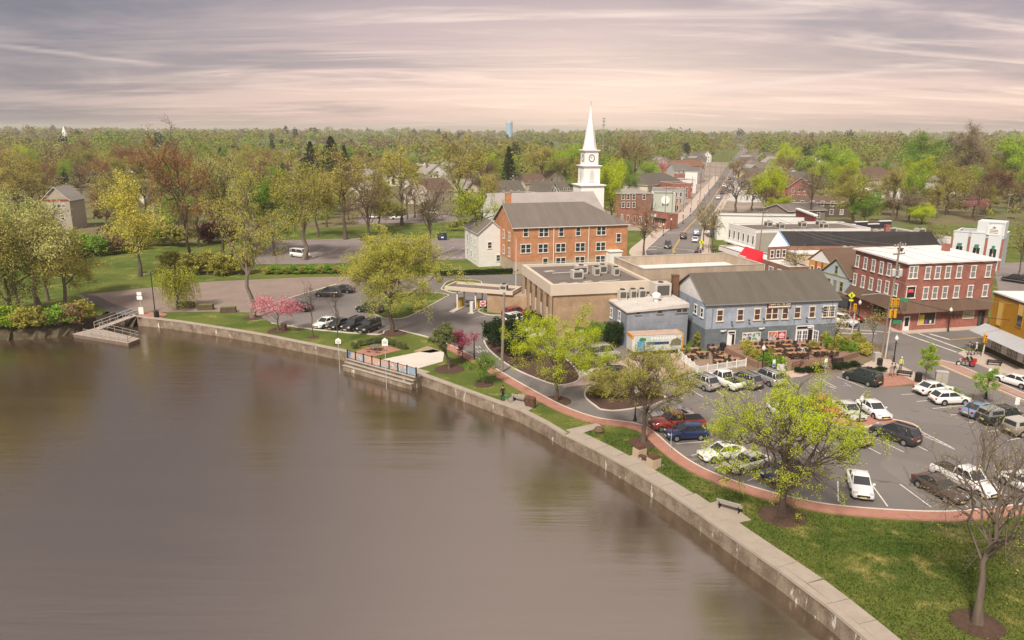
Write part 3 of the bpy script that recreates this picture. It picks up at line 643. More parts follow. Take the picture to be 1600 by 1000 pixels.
b=MB(); b.bb(-.5,.5,-.03,.0,0,2.02); b.bb(-.5,.5,-.03,0,2.1,2.4); b.build('opening',DARK,dr); b=MB(); b.box((-.36,-.32,1.),(.66,.05,2.),R(-62)); b.build('door_leaf',WHITE,dr)
u,z=T.onwall('F',1257,526); b=MB(); b.bb(-1.5,-1.38,-.1,0,0,2.75); b.bb(1.2,1.32,-.1,0,0,2.75); b.bb(-1.5,1.32,-.1,0,2.65,2.78); b.bb(-1.38,1.2,-.08,0,2.15,2.25); dr=T.part(b,'double_door',WHITE,'F',u,.05)
b=MB(); b.bb(-1.38,1.2,-.03,0,0,2.15); b.bb(-1.38,1.2,-.03,0,2.25,2.65); b.build('opening',DARK,dr)
def doorleaf(x,y,rz):
    b=MB(); 
    for a0,a1,z0,z1 in ((-.45,-.33,0,2.1),(.33,.45,0,2.1),(-.33,.33,0,.25),(-.33,.33,1.98,2.1),(-.03,.03,.25,1.98),(-.33,.33,.8,.85),(-.33,.33,1.4,1.45)): b.bb(a0,a1,-.03,.03,z0,z1)
    o=b.build('door_leaf',WHITE,dr,(x,y,0),rz); g=MB(); g.bb(-.33,.33,-.012,.012,.25,1.98); g.build('pane',mat('door_glass',(.10,.10,.115),.1,.2,3,spec=.6),o)
doorleaf(-.92,-.06,0); doorleaf(-.02,-.07,0); doorleaf(1.45,-.5,R(-70))
u,z=T.onwall('F',1217,475.8); b=MB(); b.bb(-1.85,1.85,-.22,0,-.42,.42); sg=T.part(b,'sign',mat('maroon_board',(.20,.015,.03),.5,.08),'F',u,z)
b=MB(); b.bb(-1.7,1.7,-.24,-.21,-.36,-.16); b.build('sign_band',mat('sign_cream',(.72,.66,.56),.5,.05),sg)
b=MB(); b.bb(-1.7,1.7,-.232,-.21,-.10,.34); b.build('sign_field',BLACK,sg)
o=word('Tavern On The Lake',.50,(0,-.255,.12),0,mat('sign_letter_white',(.78,.74,.66),.5,0),'lettering',sg,R(90),.01,sx=.80)
for x,y in ((1142,500),(1169,497),(1192,495),(1228,480),(1259,494),(1284,479)):
    u,z=T.onwall('F',x,y); b=MB(); b.tube((0,0,.1),(0,-.35,.15),.02,n=5); b.lathe([(.05,.14),(.16,-.05),(.17,-.08)],(0,-.38,.05),8); T.part(b,'wall_lamp',BLACK,'F',u,z-.3)
for x,y in ((1128,517),(1188,513),(1264,511)):
    u,z=T.onwall('F',x,y); b=MB(); b.box((0,-.15,0),(.5,.25,.16)); b.box((.45,-.13,.05),(.2,.2,.14)); T.part(b,'floodlight',WHITE,'F',u,z)
b=MB(); b.tube((.9,-.08,0),(.9,-.08,6.),.05,n=6); b.tube((T.L-.9,-.08,0),(T.L-.9,-.08,6.5),.06,n=6); b.tube((13.6,-.08,2.8),(13.6,-.08,6.5),.05,n=6); T.part(b,'drainpipe',mat('slate_pipe',(.16,.19,.23),.6,.1))
chimney(T,-.9,T.D-2.2,4.5,8.9,.9,mat('vent_brown',(.16,.085,.05),.8,.2))
# annex
A=Bd('tavern_annex','lower flat-roofed slate blue annex with rooftop units left of the tavern',(16.2,103.1),R(12.2),9.2,8.2)
b=MB(); b.prism([(0,0),(A.L,0),(A.L,A.D),(0,A.D)],0,5.35); A.part(b,'wall',brick('annex_block',(.25,.28,.33),(.265,.295,.345),mortar=(.22,.245,.295),bw=.9,rh=.45,msize=.02))
b=MB(); b.add([(-.2,-.25,5.36),(A.L,-.25,6.2),(A.L,A.D+.1,6.3),(-.2,A.D+.1,5.5),(-.2,-.25,5.2),(A.L,-.25,5.6),(A.L,A.D+.1,5.6),(-.2,A.D+.1,5.2)],[(0,1,2,3),(4,5,1,0),(7,4,0,3),(6,7,3,2)]); A.part(b,'roof',mat('worn_white_roof',(.50,.47,.44),.85,.15,.5,.2,10,spots=(.8,.60,(.17,.15,.13))))
for x,y in ((997,488),(1031,486.5),(1061,485),(1070,484.5)):
    u,z=A.onwall('F',x,y); win(A,'F',u,z-.25,.7,.42,'f',GREY)
for x,y in ((955.5,489),(968,494)): wpx(A,'L',x,y,.6,1.3,'d',WHITE)
for x,y,s in ((1.6,6.6,1.2),(3.3,6.7,.95),(4.7,6.7,1.1)): acunit(A,x,y,5.55,s,1.,1.3)
acunit(A,7.2,5.6,6.05,2.5,2.2,1.9); b=MB(); b.box((8.7,6.6,7.3),(1.4,1.2,1.0),.2); A.part(b,'duct',RUST)
b=MB(); b.lathe([(.35,0),(.35,.5),(.62,.7),(.66,1.1),(.5,1.3),(.2,1.4)],(5.6,3.2,5.8),12); A.part(b,'roof_fan',WHITE)
b=MB(); b.box((-1.1,3.4,1.5),(1.9,1.3,3.),0); A.part(b,'shed',mat('dark_boards',(.07,.06,.055),.9,.3,3,streak=True))
# --- bank
K=Bd('bank_building','tan brick bank with white fascia and flat roof behind the lane',(5.8,108.2),R(13.2),15.2,17.)
b=MB(); b.bb(0,K.L,0,K.D,.0,6.6); K.part(b,'wall',BR_TAN)
b=MB(); 
for x0,x1,y0,y1 in ((-.25,K.L+.25,-.25,.35),(-.25,K.L+.25,K.D-.35,K.D+.25),(-.25,.35,.35,K.D-.35),(K.L-.35,K.L+.25,.35,K.D-.35)): b.bb(x0,x1,y0,y1,6.5,8.15)
K.part(b,'fascia',BEIGE); b=MB(); b.bb(.35,K.L-.35,.35,K.D-.35,6.6,7.75); K.part(b,'roof',RF_TAR)
for i in range(5):
    y=K.D-1.6-i*3.3; u=1.6+i*3.3
    b=MB(); b.bb(-.5,.5,-.05,0,.4,6.4); pnl=K.part(b,'window_bay',mat('bronze_glass',(.05,.04,.035),.12,.2,2,spec=.6),'L',u,0); b=MB(); b.bb(-.46,.46,-.08,-.04,2.3,4.3); b.build('spandrel',BEIGE,pnl)
    b=MB(); b.bb(-.35,.35,-.28,0,.0,6.5); K.part(b,'pier',BR_TAN,'L',u-1.15,0)
b=MB(); b.bb(-.35,.35,-.28,0,.0,6.5); K.part(b,'pier',BR_TAN,'L',1.6+5*3.3-1.15,0)
b=MB(); b.bb(-.55,.0,-.3,17.,0,.9); K.part(b,'plinth',CONCL)
b=MB(); b.bb(9.4,14.3,-.06,0,1.2,3.8); K.part(b,'patched_wall',mat('pale_patch',(.52,.43,.34),.9,.08))
for x,y,s in ((7.4,9.,1.9),(5.5,5.2,1.7),(9.3,7.2,.9),(11.,9.,1.2),(12.3,6.5,.9)): acunit(K,x,y,7.75,s,1.3,1.2)
b=MB(); b.tube((8,2,7.85),(11.5,2.6,7.85),.09,n=6); b.tube((3,10,7.85),(7,10.4,7.85),.09,n=6); K.part(b,'roof_pipe',GALV)
b=MB()
for x,y,w,d in ((2.4,2.2,1.2,.5),(4.2,2.,.9,.4),(6.4,2.6,1.4,.6),(3.,12.,1.6,.9)): b.box((x,y,7.82),(w,d,.1),.3)
K.part(b,'roof_patch',mat('roof_debris',(.42,.38,.34),.9,.2))
P2=pxb('parapet_building','tan block building with tall stained roof parapets behind the bank',(1005,421),(1194,413),9.2,12.)
flatroof(P2,7.6,TANP,1.6,.35,mat('stained_parapet',(.40,.32,.245),.92,.28,.5,.2,10,streak=True),RF_WH,CONC)
BX=P2
# drive-through canopy
DT=pxb('drive_through','flat drive-through canopy on white posts beside the bank','' or (694.6,447),(801,455.5),4.1,4.4)
dd=(G(817,447.5,4.1)-G(801,455.5,4.1)); DT.D=max(3.5,dd.length); a=DT.L
b=MB()
for x0,x1,y0,y1 in ((0,DT.L,0,.3),(0,DT.L,DT.D-.3,DT.D),(0,.3,.3,DT.D-.3),(DT.L-.3,DT.L,.3,DT.D-.3)): b.bb(x0,x1,y0,y1,3.45,4.1)
DT.part(b,'fascia',BEIGE); b=MB(); b.bb(.3,DT.L-.3,.3,DT.D-.3,3.45,3.7); DT.part(b,'roof',RF_TAR); acunit(DT,DT.L*.82,DT.D*.4,3.7,1.2,1.,.9)
for x in (2.,5.4):
    for y in (.8,DT.D-.8):
        b=MB(); b.box((x,y,1.75),(.22,.22,3.5)); DT.part(b,'column',WHITE)
    b=MB(); b.prism([(x-.5,-1.6),(x+.5,-1.6),(x+.5,DT.D+.6),(x-.5,DT.D+.6)],0,.16); DT.part(b,'kerb_island',CONCL)
    b=MB(); b.box((x,DT.D*.5,.9),(.6,.9,1.5)); b.box((x,DT.D*.5,1.7),(.7,1.,.12)); DT.part(b,'teller_unit',mat('yellow_unit',(.52,.33,.03),.5,.1))
b=MB(); b.box((5.4,-.9,.95),(.55,.5,1.9)); b.box((5.4,-.9,1.95),(.62,.57,.1)); DT.part(b,'kiosk',WHITE)
b=MB(); b.bb(DT.L*.62,DT.L+3.6,.4,DT.D+1.,0,3.3); DT.part(b,'wall',BR_TAN)
# --- church hall
Hl=Bd('church_hall','orange brick three-storey hall with grey roof beside the white steeple',(0.3,159.5),R(17.),26.4,15.)
b=MB(); b.bb(0,Hl.L,0,Hl.D,0,2.6); Hl.part(b,'lower_wall',mat('tan_foundation',(.40,.33,.25),.9,.15,.6)); b=MB(); b.bb(0,Hl.L,0,Hl.D,2.6,10.); b.add([(0,0,10),(0,Hl.D,10),(0,Hl.D/2,14.2)],[(0,2,1)]); Hl.part(b,'wall',BR_OR)
groof(Hl,10.,14.2,RF_GR,'x',.45,hipR=8.)
for x,y,s,w in ((821.5,363,'d',.95),(849.5,363,'pd',2.),(877,362.5,'d',.95),(903.5,361.5,'d',.95),(939.5,360.5,'pd',2.),(966.5,371.5,'d',.95),(821.5,388.5,'pd',2.1),(848.5,388,'pd',2.1),(876,387,'pd',2.1),(906.5,386,'pd',2.1),(938.5,385,'pd',2.1),(852,410,'d',1.),(876,409,'pd',2.1),(906,407.5,'pd',2.1),(938,406,'pd',2.1)):
    wpx(Hl,'F',x,y,w,1.75,s,WHITE)
for x in (865,919.5):
    u,z=Hl.onwall('F',x,380); b=MB(); b.tube((u,-.12,0),(u,-.12,9.9),.09,n=6); Hl.part(b,'drainpipe',WHITE)
rowwin(Hl,'L',3,3.4,.95,1.7,'d'); rowwin(Hl,'L',3,6.8,.95,1.7,'d')
chimney(Hl,2.,11.,11,16.2,1.2,BR_OR)
b=MB(); b.bb(Hl.L-5.,Hl.L-2.2,-2.2,0,0,4.2); b.bb(Hl.L-5.2,Hl.L-2.,-2.4,.0,4.2,4.4); Hl.part(b,'porch',WHITE)
Wh=Bd('white_house','white two-storey house at the left end of the brick hall',(-7.6,168.),R(17),6.2,13.)
gwall(Wh,7.6,10.2,SD_W,'y'); groof(Wh,7.6,10.2,RF_GR,'y',.35); win(Wh,'F',2.6,4.2,.8,1.3); win(Wh,'F',4.6,1.2,.8,1.3); rowwin(Wh,'L',3,1.3,.8,1.4); rowwin(Wh,'L',3,4.6,.8,1.4)
# church nave and steeple
Nv=Bd('church','white church nave with long pale grey roof behind the brick hall',(-4.,208.4),R(17),32.,21.)
gwall(Nv,6.4,12.2,SD_W,'x'); groof(Nv,6.4,12.2,mat('worn_grey_roof',(.31,.28,.27),.85,.14,.25,.2,8),'x',.5)
rowwin(Nv,'F',7,1.8,1.2,3.,'dm')
SWH=mat('steeple_white',(.82,.81,.81),.5,.03)
S=Bd('steeple','tall white church steeple with clock faces and pointed spire',(21.2,237.),R(14),9.2,9.2); S.t.scale=(.83,.83,1.0)
b=MB(); b.bb(0,9.2,0,9.2,0,13.2); S.part(b,'wall',SWH)
def tier(x0,z0,z1): 
    b=MB(); b.bb(x0,9.2-x0,x0,9.2-x0,z0,z1); S.part(b,'tier',SWH)
def cornice(x0,z): 
    b=MB(); b.bb(x0-.35,9.2-x0+.35,x0-.35,9.2-x0+.35,z,z+.3); b.bb(x0-.6,9.2-x0+.6,x0-.6,9.2-x0+.6,z+.3,z+.55); S.part(b,'cornice',SWH)
cornice(0,13.); tier(1.35,13.5,19.); cornice(1.35,18.9); tier(2.,19.4,24.); cornice(2.,23.6)
b=MB(); n_=8; rr=2.65; vs=[(4.6+rr*math.cos(6.283*(k+.5)/8),4.6+rr*math.sin(6.283*(k+.5)/8),24.15) for k in range(8)]+[(4.6,4.6,37.6)]; b.add(vs,[(k,(k+1)%8,8) for k in range(8)]); S.part(b,'spire',SWH)
b=MB(); b.tube((4.6,4.6,37.2),(4.6,4.6,38.6),.06,n=6); b.lathe([(.05,0),(.22,.2),(.05,.4)],(4.6,4.6,38.2),8); S.part(b,'finial',GREY)
for k in ('F','L'):
    p,a=S.side(k); b=MB(); q=Vector((4.6,0,0)); 
    def at(u,z,w): return (u,w,z)
    b=MB(); 
    for j in range(32):
        t=6.283*j/32; b.box((1.08*math.cos(t),-.05,1.08*math.sin(t)),(.18,.1,.18))
    ring=S.ob(b.mesh('clock',BLACK),'clock',k,4.6,21.6)
    ring.location=(ring.location+Vector((0,2.,0))) if k=='F' else (ring.location+Vector((2.,0,0)))
    f=MB(); f.add([(math.cos(6.283*j/24)*1.05,-.03,math.sin(6.283*j/24)*1.05) for j in range(24)],[tuple(range(24))]); f.build('clock_face',SWH,ring)
    h_=MB(); h_.box((.0,-.08,.28),(.1,.03,.62)); h_.add([(-.05,-.08,-.05),(.05,-.08,.05),(-.5,-.08,.45),(-.55,-.08,.38)],[(0,1,2,3)]); h_.build('clock_hand',BLACK,ring)
    nm=MB()
    for j in range(12):
        t=6.283*j/12; nm.box((.86*math.cos(t),-.06,.86*math.sin(t)),(.13,.03,.13))
    nm.build('numerals',BLACK,ring)
    b=MB(); b.add([(-.85,-.06,0),(.85,-.06,0),(.85,-.06,2.4),(.5,-.06,3.2),(0,-.06,3.6),(-.5,-.06,3.2),(-.85,-.06,2.4)],[(0,1,2,3,4,5,6)]); b.bb(-1.05,1.05,-.2,0,-.2,0)
    lv=S.ob(b.mesh('louvre',mat('louvre_grey',(.62,.60,.60),.6,.05)),'louvre',k,4.6,14.5); lv.location=lv.location+(Vector((0,1.35,0)) if k=='F' else Vector((1.35,0,0)))
# --- red brick corner block
RB=Bd('brick_corner_block','red brick three-storey corner block with white membrane roof','' or tuple(G(1420,410,10.8))[:2],0,1,1)
RB.t.location=(0,0,0)
c0,c1,c2,c3=G(1338,388,10.8),G(1420,410.5,10.8),G(1558,405,10.8),G(1457,375,10.8)
c3=c0+(c2-c1)*1.0; c3=c0+(c2-c1)
b=MB(); b.prism([(p.x,p.y) for p in (c0,c1,c2,c3)],0,10.6); RB.part(b,'wall',BR_RED)
def exp_(P,d):
    c=sum(P,Vector())/len(P); return [p+(p-c).normalized()*d for p in P]
b=MB(); b.prism([(p.x,p.y) for p in exp_([c0,c1,c2,c3],.55)],10.6,10.85); RB.part(b,'cornice',WHITE)
cc=(c0+c1+c2+c3)/4; b=MB(); E4=exp_([c0,c1,c2,c3],.5); b.add([(p.x,p.y,10.86) for p in E4]+[(cc.x,cc.y,11.5)],[(0,1,4),(1,2,4),(2,3,4),(3,0,4)]); RB.part(b,'roof',RF_WH)
class Wl:   # a free wall line for windows
    def __init__(s,t,a,c): s.t=t; s.a=a; s.d=(c-a).normalized(); s.n=Vector((s.d.y,-s.d.x,0)); s.ang=math.atan2(s.d.y,s.d.x); s.len=(c-a).length
    def on(s,px,py):
        r=ray(px,py); k=Vector((0,0,CAMH)); q=k+r*(s.n.dot(Vector((s.a.x,s.a.y,0))-k)/s.n.dot(r)); return (q-s.a).dot(s.d),q.z
    def ob(s,me,name,u,z): o=O(name,me,s.t,(s.a.x+s.d.x*u,s.a.y+s.d.y*u,z),s.ang); return o
    def win(s,px,py,w,h,style='d',trim=None,glass=None):
        u,z=s.on(px,py); a,c=winmesh(w,h,style,trim or WHITE,glass or GLASSB); o=s.ob(a,'window',u,z-h/2); O('pane',c,o); return o
Wl1=Wl(RB.t,c0,c1); Wl2=Wl(RB.t,c1,c2)
for x,y in ((1340,408),(1352.5,411.5),(1365,415),(1377.5,418.5),(1389.5,421),(1402.5,422.5)): Wl1.win(x,y,.75,1.8)
for x,y in ((1336,436.5),(1348.5,440),(1361,443.5),(1374,446.5),(1386,449),(1399.5,453)): Wl1.win(x,y,.75,1.8)
for x,y,s,w in ((1427,425.5,'pd',1.35),(1449.5,426.5,'d',.75),(1465,426,'d',.75),(1481,425.5,'d',.75),(1498.5,425,'d',.75),(1520.5,424.5,'d',.75),(1544,423.5,'d',.75),(1446,458,'d',.75),(1460.5,457.5,'d',.75),(1476,457,'d',.75),(1494,456,'d',.75),(1515.5,455,'d',.75),(1539,454,'d',.75)): Wl2.win(x,y,w,1.75,s)
o=Wl2.win(1423,456.5,1.4,1.7,'f',WHITE,DARK); u,z=Wl2.on(1423,452)
b=MB(); b.bb(-.55,.5,-.05,-.035,-.05,.2); p_=b.build('window_banner',mat('banner_pink',(.75,.05,.14),.6,.05),o,(0,0,.85)); b=MB(); b.bb(-.45,.35,-.05,-.035,.22,.45); b.build('window_banner',mat('banner_orange',(.70,.16,.05),.6,.05),o,(0,0,.85))
def awn(W_,u0,u1,z0,z1,d,m,name='awning',ends=True):
    b=MB(); v=[(u0,0,z1),(u1,0,z1),(u1,-d,z0),(u0,-d,z0),(u0,0,z0),(u1,0,z0)]; b.add(v,[(3,2,1,0),(0,4,3),(1,2,5),(4,5,2,3)]); return W_.ob(b.mesh(name,m),name,0,0)
awn(Wl1,-.3,Wl1.len+.9,3.1,4.7,1.1,RF_BR); awn(Wl2,-.9,Wl2.len+.1,3.1,4.7,1.1,RF_BR)
def shopf(W_,px,py,w,h,m,name='shop_window',tr=None):
    u,z=W_.on(px,py); b=MB(); b.bb(-w/2-.1,w/2+.1,-.09,0,-h/2-.1,-h/2); b.bb(-w/2-.1,w/2+.1,-.09,0,h/2,h/2+.1); b.bb(-w/2-.1,-w/2,-.09,0,-h/2,h/2); b.bb(w/2,w/2+.1,-.09,0,-h/2,h/2); o=W_.ob(b.mesh(name,tr or CREAM),name,u,z); b=MB(); b.bb(-w/2,w/2,-.05,0,-h/2,h/2); b.build('pane',m,o); return o
sw=shopf(Wl2,1448,497,2.9,1.9,mat('shop_glass',(.06,.055,.05),.15,.5,3,spec=.6))
b=MB(); b.bb(-1.35,-.5,-.08,-.06,-.9,.6); b.build('yellow_poster',mat('yellow_poster',(.62,.46,.06),.6,.25,3),sw); b=MB(); b.bb(-.3,.1,-.08,-.06,-.85,-.2); b.build('purple_display',mat('purple_display',(.16,.07,.28),.6,.1),sw); b=MB(); b.bb(.55,.85,-.08,-.06,-.85,-.35); b.build('white_display',WHITE,sw)
shopf(Wl2,1513,491.5,1.9,1.1,mat('shop_sign_cream',(.42,.36,.24),.5,.3,2)); 
for k in range(5): shopf(Wl2,1473+k*6.4,494,.36,.36,BR_RED,'vent',BR_BRN)
u,z=Wl2.on(1416.5,499); b=MB(); b.bb(-.55,.55,-.1,0,0,2.3); dr_=Wl2.ob(b.mesh('door',WHITE),'door',u,.15); b=MB(); b.bb(-.35,.35,-.12,-.09,.7,2.05); b.build('pane',DARK,dr_)
u,z=Wl2.on(1533,495); b=MB(); b.bb(-.6,.6,-.05,0,0,2.5); dr_=Wl2.ob(b.mesh('doorway',DARK),'doorway',u,.12); b=MB(); b.bb(-.5,.0,-.08,-.05,.1,2.2); b.build('door',mat('green_door',(.06,.08,.06),.5,.1),dr_)
shopf(Wl1,1375,483,3.8,1.9,DARK)
b=MB(); p=c3+(c2-c3)*.55+(c1-c2)*.28; b.box((p.x,p.y,11.6),(.9,.9,1.6),.3); RB.part(b,'chimney',BR_RED)
b=MB(); p=c0+(c3-c0)*.25+(c1-c0)*.45; b.lathe([(.3,0),(.35,.5),(.5,.55),(.5,.7)],(p.x,p.y,11.),10); RB.part(b,'roof_vent',BLACK)
# --- yellow corner shop
YB=Bd('yellow_corner_shop','mustard painted corner shop with white roof and metal awning','' or (0,0),0,1,1); y0,y1=G(1539,549),G(1595,576); dY=(y1-y0).normalized(); nY=Vector((-dY.y,dY.x,0)); y1=y0+dY*16
y2=y1+nY*12; y3=y0+nY*12; YEL=mat('mustard_paint',(.38,.185,.012),.8,.12,.6)
b=MB(); b.prism([(p.x,p.y) for p in (y0,y1,y2,y3)],0,8.5); YB.part(b,'wall',YEL); b=MB(); b.prism([(p.x,p.y) for p in exp_([y0,y1,y2,y3],.25)],8.5,8.7); YB.part(b,'roof',RF_WH); b=MB(); b.prism([(p.x,p.y) for p in exp_([y0,y1,y2,y3],.14)],8.2,8.5); YB.part(b,'cornice',RUST)
Yw=Wl(YB.t,y0,y1)
shopf(Yw,1563,490,1.05,3.2,mat('pale_yellow_panel',(.60,.40,.13),.7,.08),'blind_window',YEL); o=shopf(Yw,1595,492,1.05,3.2,MATS['pale_yellow_panel'],'sash_window',YEL); b=MB(); b.bb(-.5,.5,-.07,-.04,-1.55,-.1); b.build('pane',GLASS,o)
b=MB()
aw=O('metal_awning',None,YB.t)
for k in range(14):
    u0=-.9+k*.85; v=[(u0,0,3.9),(u0+.83,0,3.9),(u0+.83,-2.1,2.85),(u0,-2.1,2.85)]; b=MB(); b.add(v+[(x,y,z-.06) for x,y,z in v],[(3,2,1,0),(7,4,5,6)[::-1],(3,7,6,2),(0,3,7,4)[::-1],(1,2,6,5)]); o=Yw.ob(b.mesh('roof_panel',mat('seam_metal',(.50,.52,.55),.4,.08,1,metal=.3)),'roof_panel',0,0); o.parent=aw
for k in range(8):
    u=.3+k*1.15; b=MB(); 
    for j in range(3): b.bb(-.5+j*.34,-.5+j*.34+.05,-.1,0,0,1.9)
    for zz in (0,.65,1.25,1.85): b.bb(-.5,.5,-.1,0,zz,zz+.05)
    o=Yw.ob(b.mesh('shop_window',CREAM),'shop_window',u+.3,.8); g=MB(); g.bb(-.5,.5,-.04,0,0,1.9); g.build('pane',mat('shop_pane',(.16,.16,.15),.15,.3,2,spec=.6) if k%3 else WHITE,o)
b=MB(); b.bb(-.1,13,-.06,0,0,.75); o=Yw.ob(b.mesh('stallriser',mat('dark_olive_paint',(.05,.045,.02),.7,.1)),'stallriser',0,0)
# --- right-hand shops along the street
BG=Bd('black_roof_store','brick-fronted store with long black roof behind the corner block',tuple(G(1200,386,6.2))[:2],0,1,1)
gA,gB,gX=G(1200,386,6.2),G(1233,384.5,6.2),G(1217,361,9.2); gE=G(1470,384,6.2); gR=G(1455,362,9.2); o_=BG.o
bk0,bk1=gX+(gX-gB)*1.0,gR+(gR-gE)*1.0; bk0=Vector((gX.x,2*gX.y-gB.y,6.2)); bk1=Vector((gR.x,2*gR.y-gE.y,6.2))
def q3(*V): return [(v.x-o_.x,v.y-o_.y,v.z) for v in V]
def lo(v,z): return Vector((v.x,v.y,z))
b=MB(); b.add(q3(gB,gE,gR,gX),[(0,1,2,3)]); b.add(q3(gX,gR,bk1,bk0),[(0,1,2,3)]); BG.part(b,'roof',RF_BK)
dirf=(gB-gA).normalized(); gA2=gA-dirf*.0
b=MB(); b.add(q3(lo(gA,0),lo(gB,0),gB,gA,lo(bk0,0),bk0,lo(gE,0),gE),[(0,1,2,3),(4,0,3,5),(1,6,7,2)]); BG.part(b,'wall',BR_BRN)
b=MB(); b.add(q3(gA,gB,gX,bk0),[(0,1,2),(3,0,2)]); BG.part(b,'gable',WHITE)
b=MB(); ff=Vector((0,-.15,.05)); b.tube(*q3(gB+ff,gX+ff),.14,n=5); BG.part(b,'barge_board',mat('blue_trim',(.20,.36,.62),.6,.05))
b=MB(); f2=gB+Vector((0,-4.2,0)); f3=gE+Vector((0,-4.2,0)); b.prism([(v.x-o_.x,v.y-o_.y) for v in (f2,f3,gE+Vector((0,-.05,0)),gB+Vector((0,-.05,0)))],0,5.); BG.part(b,'side_wing',mat('cream_wall',(.60,.50,.38),.85,.12,.4)); b=MB(); b.prism([(v.x-o_.x,v.y-o_.y) for v in (f2+Vector((-.2,-.2,0)),f3,gE+Vector((0,-.03,0)),gB+Vector((-.2,-.03,0)))],5.,5.3); BG.part(b,'side_roof',RF_WH)
BG.a=math.atan2(dirf.y,dirf.x); BGw=Wl(BG.t,Vector((0,0,0)),Vector((dirf.x*5,dirf.y*5,0))); lf=(gB-gA).length
for u in (.22,.5,.78): a_,c_=winmesh(.7,1.5,'d',WHITE,GLASS); o=BGw.ob(a_,'window',lf*u,3.9); O('pane',c_,o)
acunit(BG,(gE.x-o_.x)*.42,-1.8,5.3,1.6,1.3,1.2); p_=gX.lerp(gR,.72)-o_; chimney(BG,p_.x,p_.y+.8,7.5,10.4,.9)
b=MB(); p_=gX.lerp(gR,.35)
WS=pxb('white_shop','white two-storey shop with tall dark windows and grey side wall',(1139,349),(1181,360),7.4,30.)
flatroof(WS,6.9,SD_W,.5,.3,WHITE,RF_TAR,WHITE)
b=MB(); b.bb(WS.L-.02,WS.L+.05,.2,30,0,6.8); WS.part(b,'side_wall',mat('grey_block',(.36,.33,.295),.9,.12,.5))
for k in range(6): win(WS,'F',.9+k*(WS.L-1.8)/5,4.,.72,1.9,'f',WHITE)
b=MB(); b.bb(-.2,WS.L+.2,-1.,0,2.9,3.2); WS.part(b,'fascia',WHITE); b=MB(); b.bb(0,WS.L,-.06,0,.2,2.9); WS.part(b,'shopfront',BR_BRN)
for x,y in ((5,8),(9,9),(7,16),(10,20),(5,22)): acunit(WS,x,y,6.96,1.7,1.4,1.2)
RS=pxb('red_parapet_shop','white shop with red band and dark flat roof at the street bend',(1114,333),(1128,342),6.6,24.)
RS.L=9.; flatroof(RS,6.,SD_W,.6,.3,WHITE,mat('dark_roof',(.05,.05,.052),.9,.2,.4),WHITE); b=MB(); b.bb(-.2,18,23.6,24.2,6,8.0); RS.part(b,'red_parapet',mat('red_band',(.20,.03,.03),.7,.1)); b=MB(); b.bb(-.3,18.2,23.4,24.5,8.,8.4); RS.part(b,'coping',WHITE)
b=MB(); b.bb(-2.2,7,-2.6,-.4,2.6,2.9); RS.part(b,'canopy',RF_BR); b=MB(); b.bb(-2.,6.8,-2.4,-.4,1.9,2.5); RS.part(b,'canopy_sign',WHITE)
AW=thing('red_awning','bright red shop awning behind the tan parapet','awning',(0,0,0)); aa=G(1164,396,3.6); ab=G(1192,405,3.6); aw_=Wl(AW,aa,ab); awn(aw_,0,aw_.len,2.9,5.2,1.8,mat('red_canvas',(.62,.02,.035),.6,.06),'canvas'); b=MB()
for k in range(6): b.bb(.5+k*.5,.85+k*.5,-1.62,-1.5,3.2,3.45)
aw_.ob(b.mesh('lettering',WHITE),'lettering',0,0)
SB=pxb('low_brick_shops','low brick shop row under the red awning',(1124,385),(1232,419),3.4,5.); flatroof(SB,3.3,BR_BRN,.3,.25,BR_BRN,RF_WH,CONCL); rowwin(SB,'F',8,.6,1.5,1.9,'f')
b=MB(); b.bb(0,SB.L*.5,-.12,0,2.5,3.4); SB.part(b,'shop_sign',WHITE)
# orange and blue little houses
OH=pxb('orange_house','orange and brown gabled little building beside the corner block',(1265,405),(1303,414),5.6,14.); gwall(OH,5.6,8.,mat('orange_stucco',(.58,.29,.09),.8,.1),'y'); groof(OH,5.6,8.,RF_BR,'y',.3,trim=mat('red_trim',(.4,.10,.05),.6,.05)); b=MB(); b.add([(0,-.06,5.6),(OH.L,-.06,5.6),(OH.L/2,-.06,8.)],[(0,1,2)]); OH.part(b,'gable',WHITE)
for u in (.3,.55): 
    b=MB(); b.bb(OH.L*u-.25,OH.L*u+.25,-.1,0,0,5.6); OH.part(b,'pilaster',mat('brown_pilaster',(.28,.10,.05),.8,.1))
win(OH,'F',OH.L*.15,3.,.6,1.4); win(OH,'F',OH.L*.43,3.,.6,1.4); win(OH,'F',OH.L*.8,3.,.6,1.4)
b=MB(); b.lathe([(.02,0),(.35,.1),(.35,.2),(.02,.3)],(0,0,0),6); 
PB=pxb('pale_blue_house','pale blue gabled house with olive trim left of the corner block',(1285,423),(1329,435),5.4,11.); gwall(PB,5.4,8.2,SD_B,'y'); groof(PB,5.4,8.2,RF_BR,'y',.35,trim=mat('olive_trim',(.36,.33,.16),.6,.05)); win(PB,'F',PB.L/2,5.6,.6,1.3,'d',MATS['olive_trim']); rowwin(PB,'F',3,2.7,.7,1.6,'d',MATS['olive_trim']); b=MB(); b.bb(-.2,PB.L+.2,-.1,0,5.2,5.4); PB.part(b,'trim_board',MATS['olive_trim']); b=MB(); b.bb(-.2,PB.L+2,-1.8,0,2.1,2.4); PB.part(b,'canopy',RF_BR)
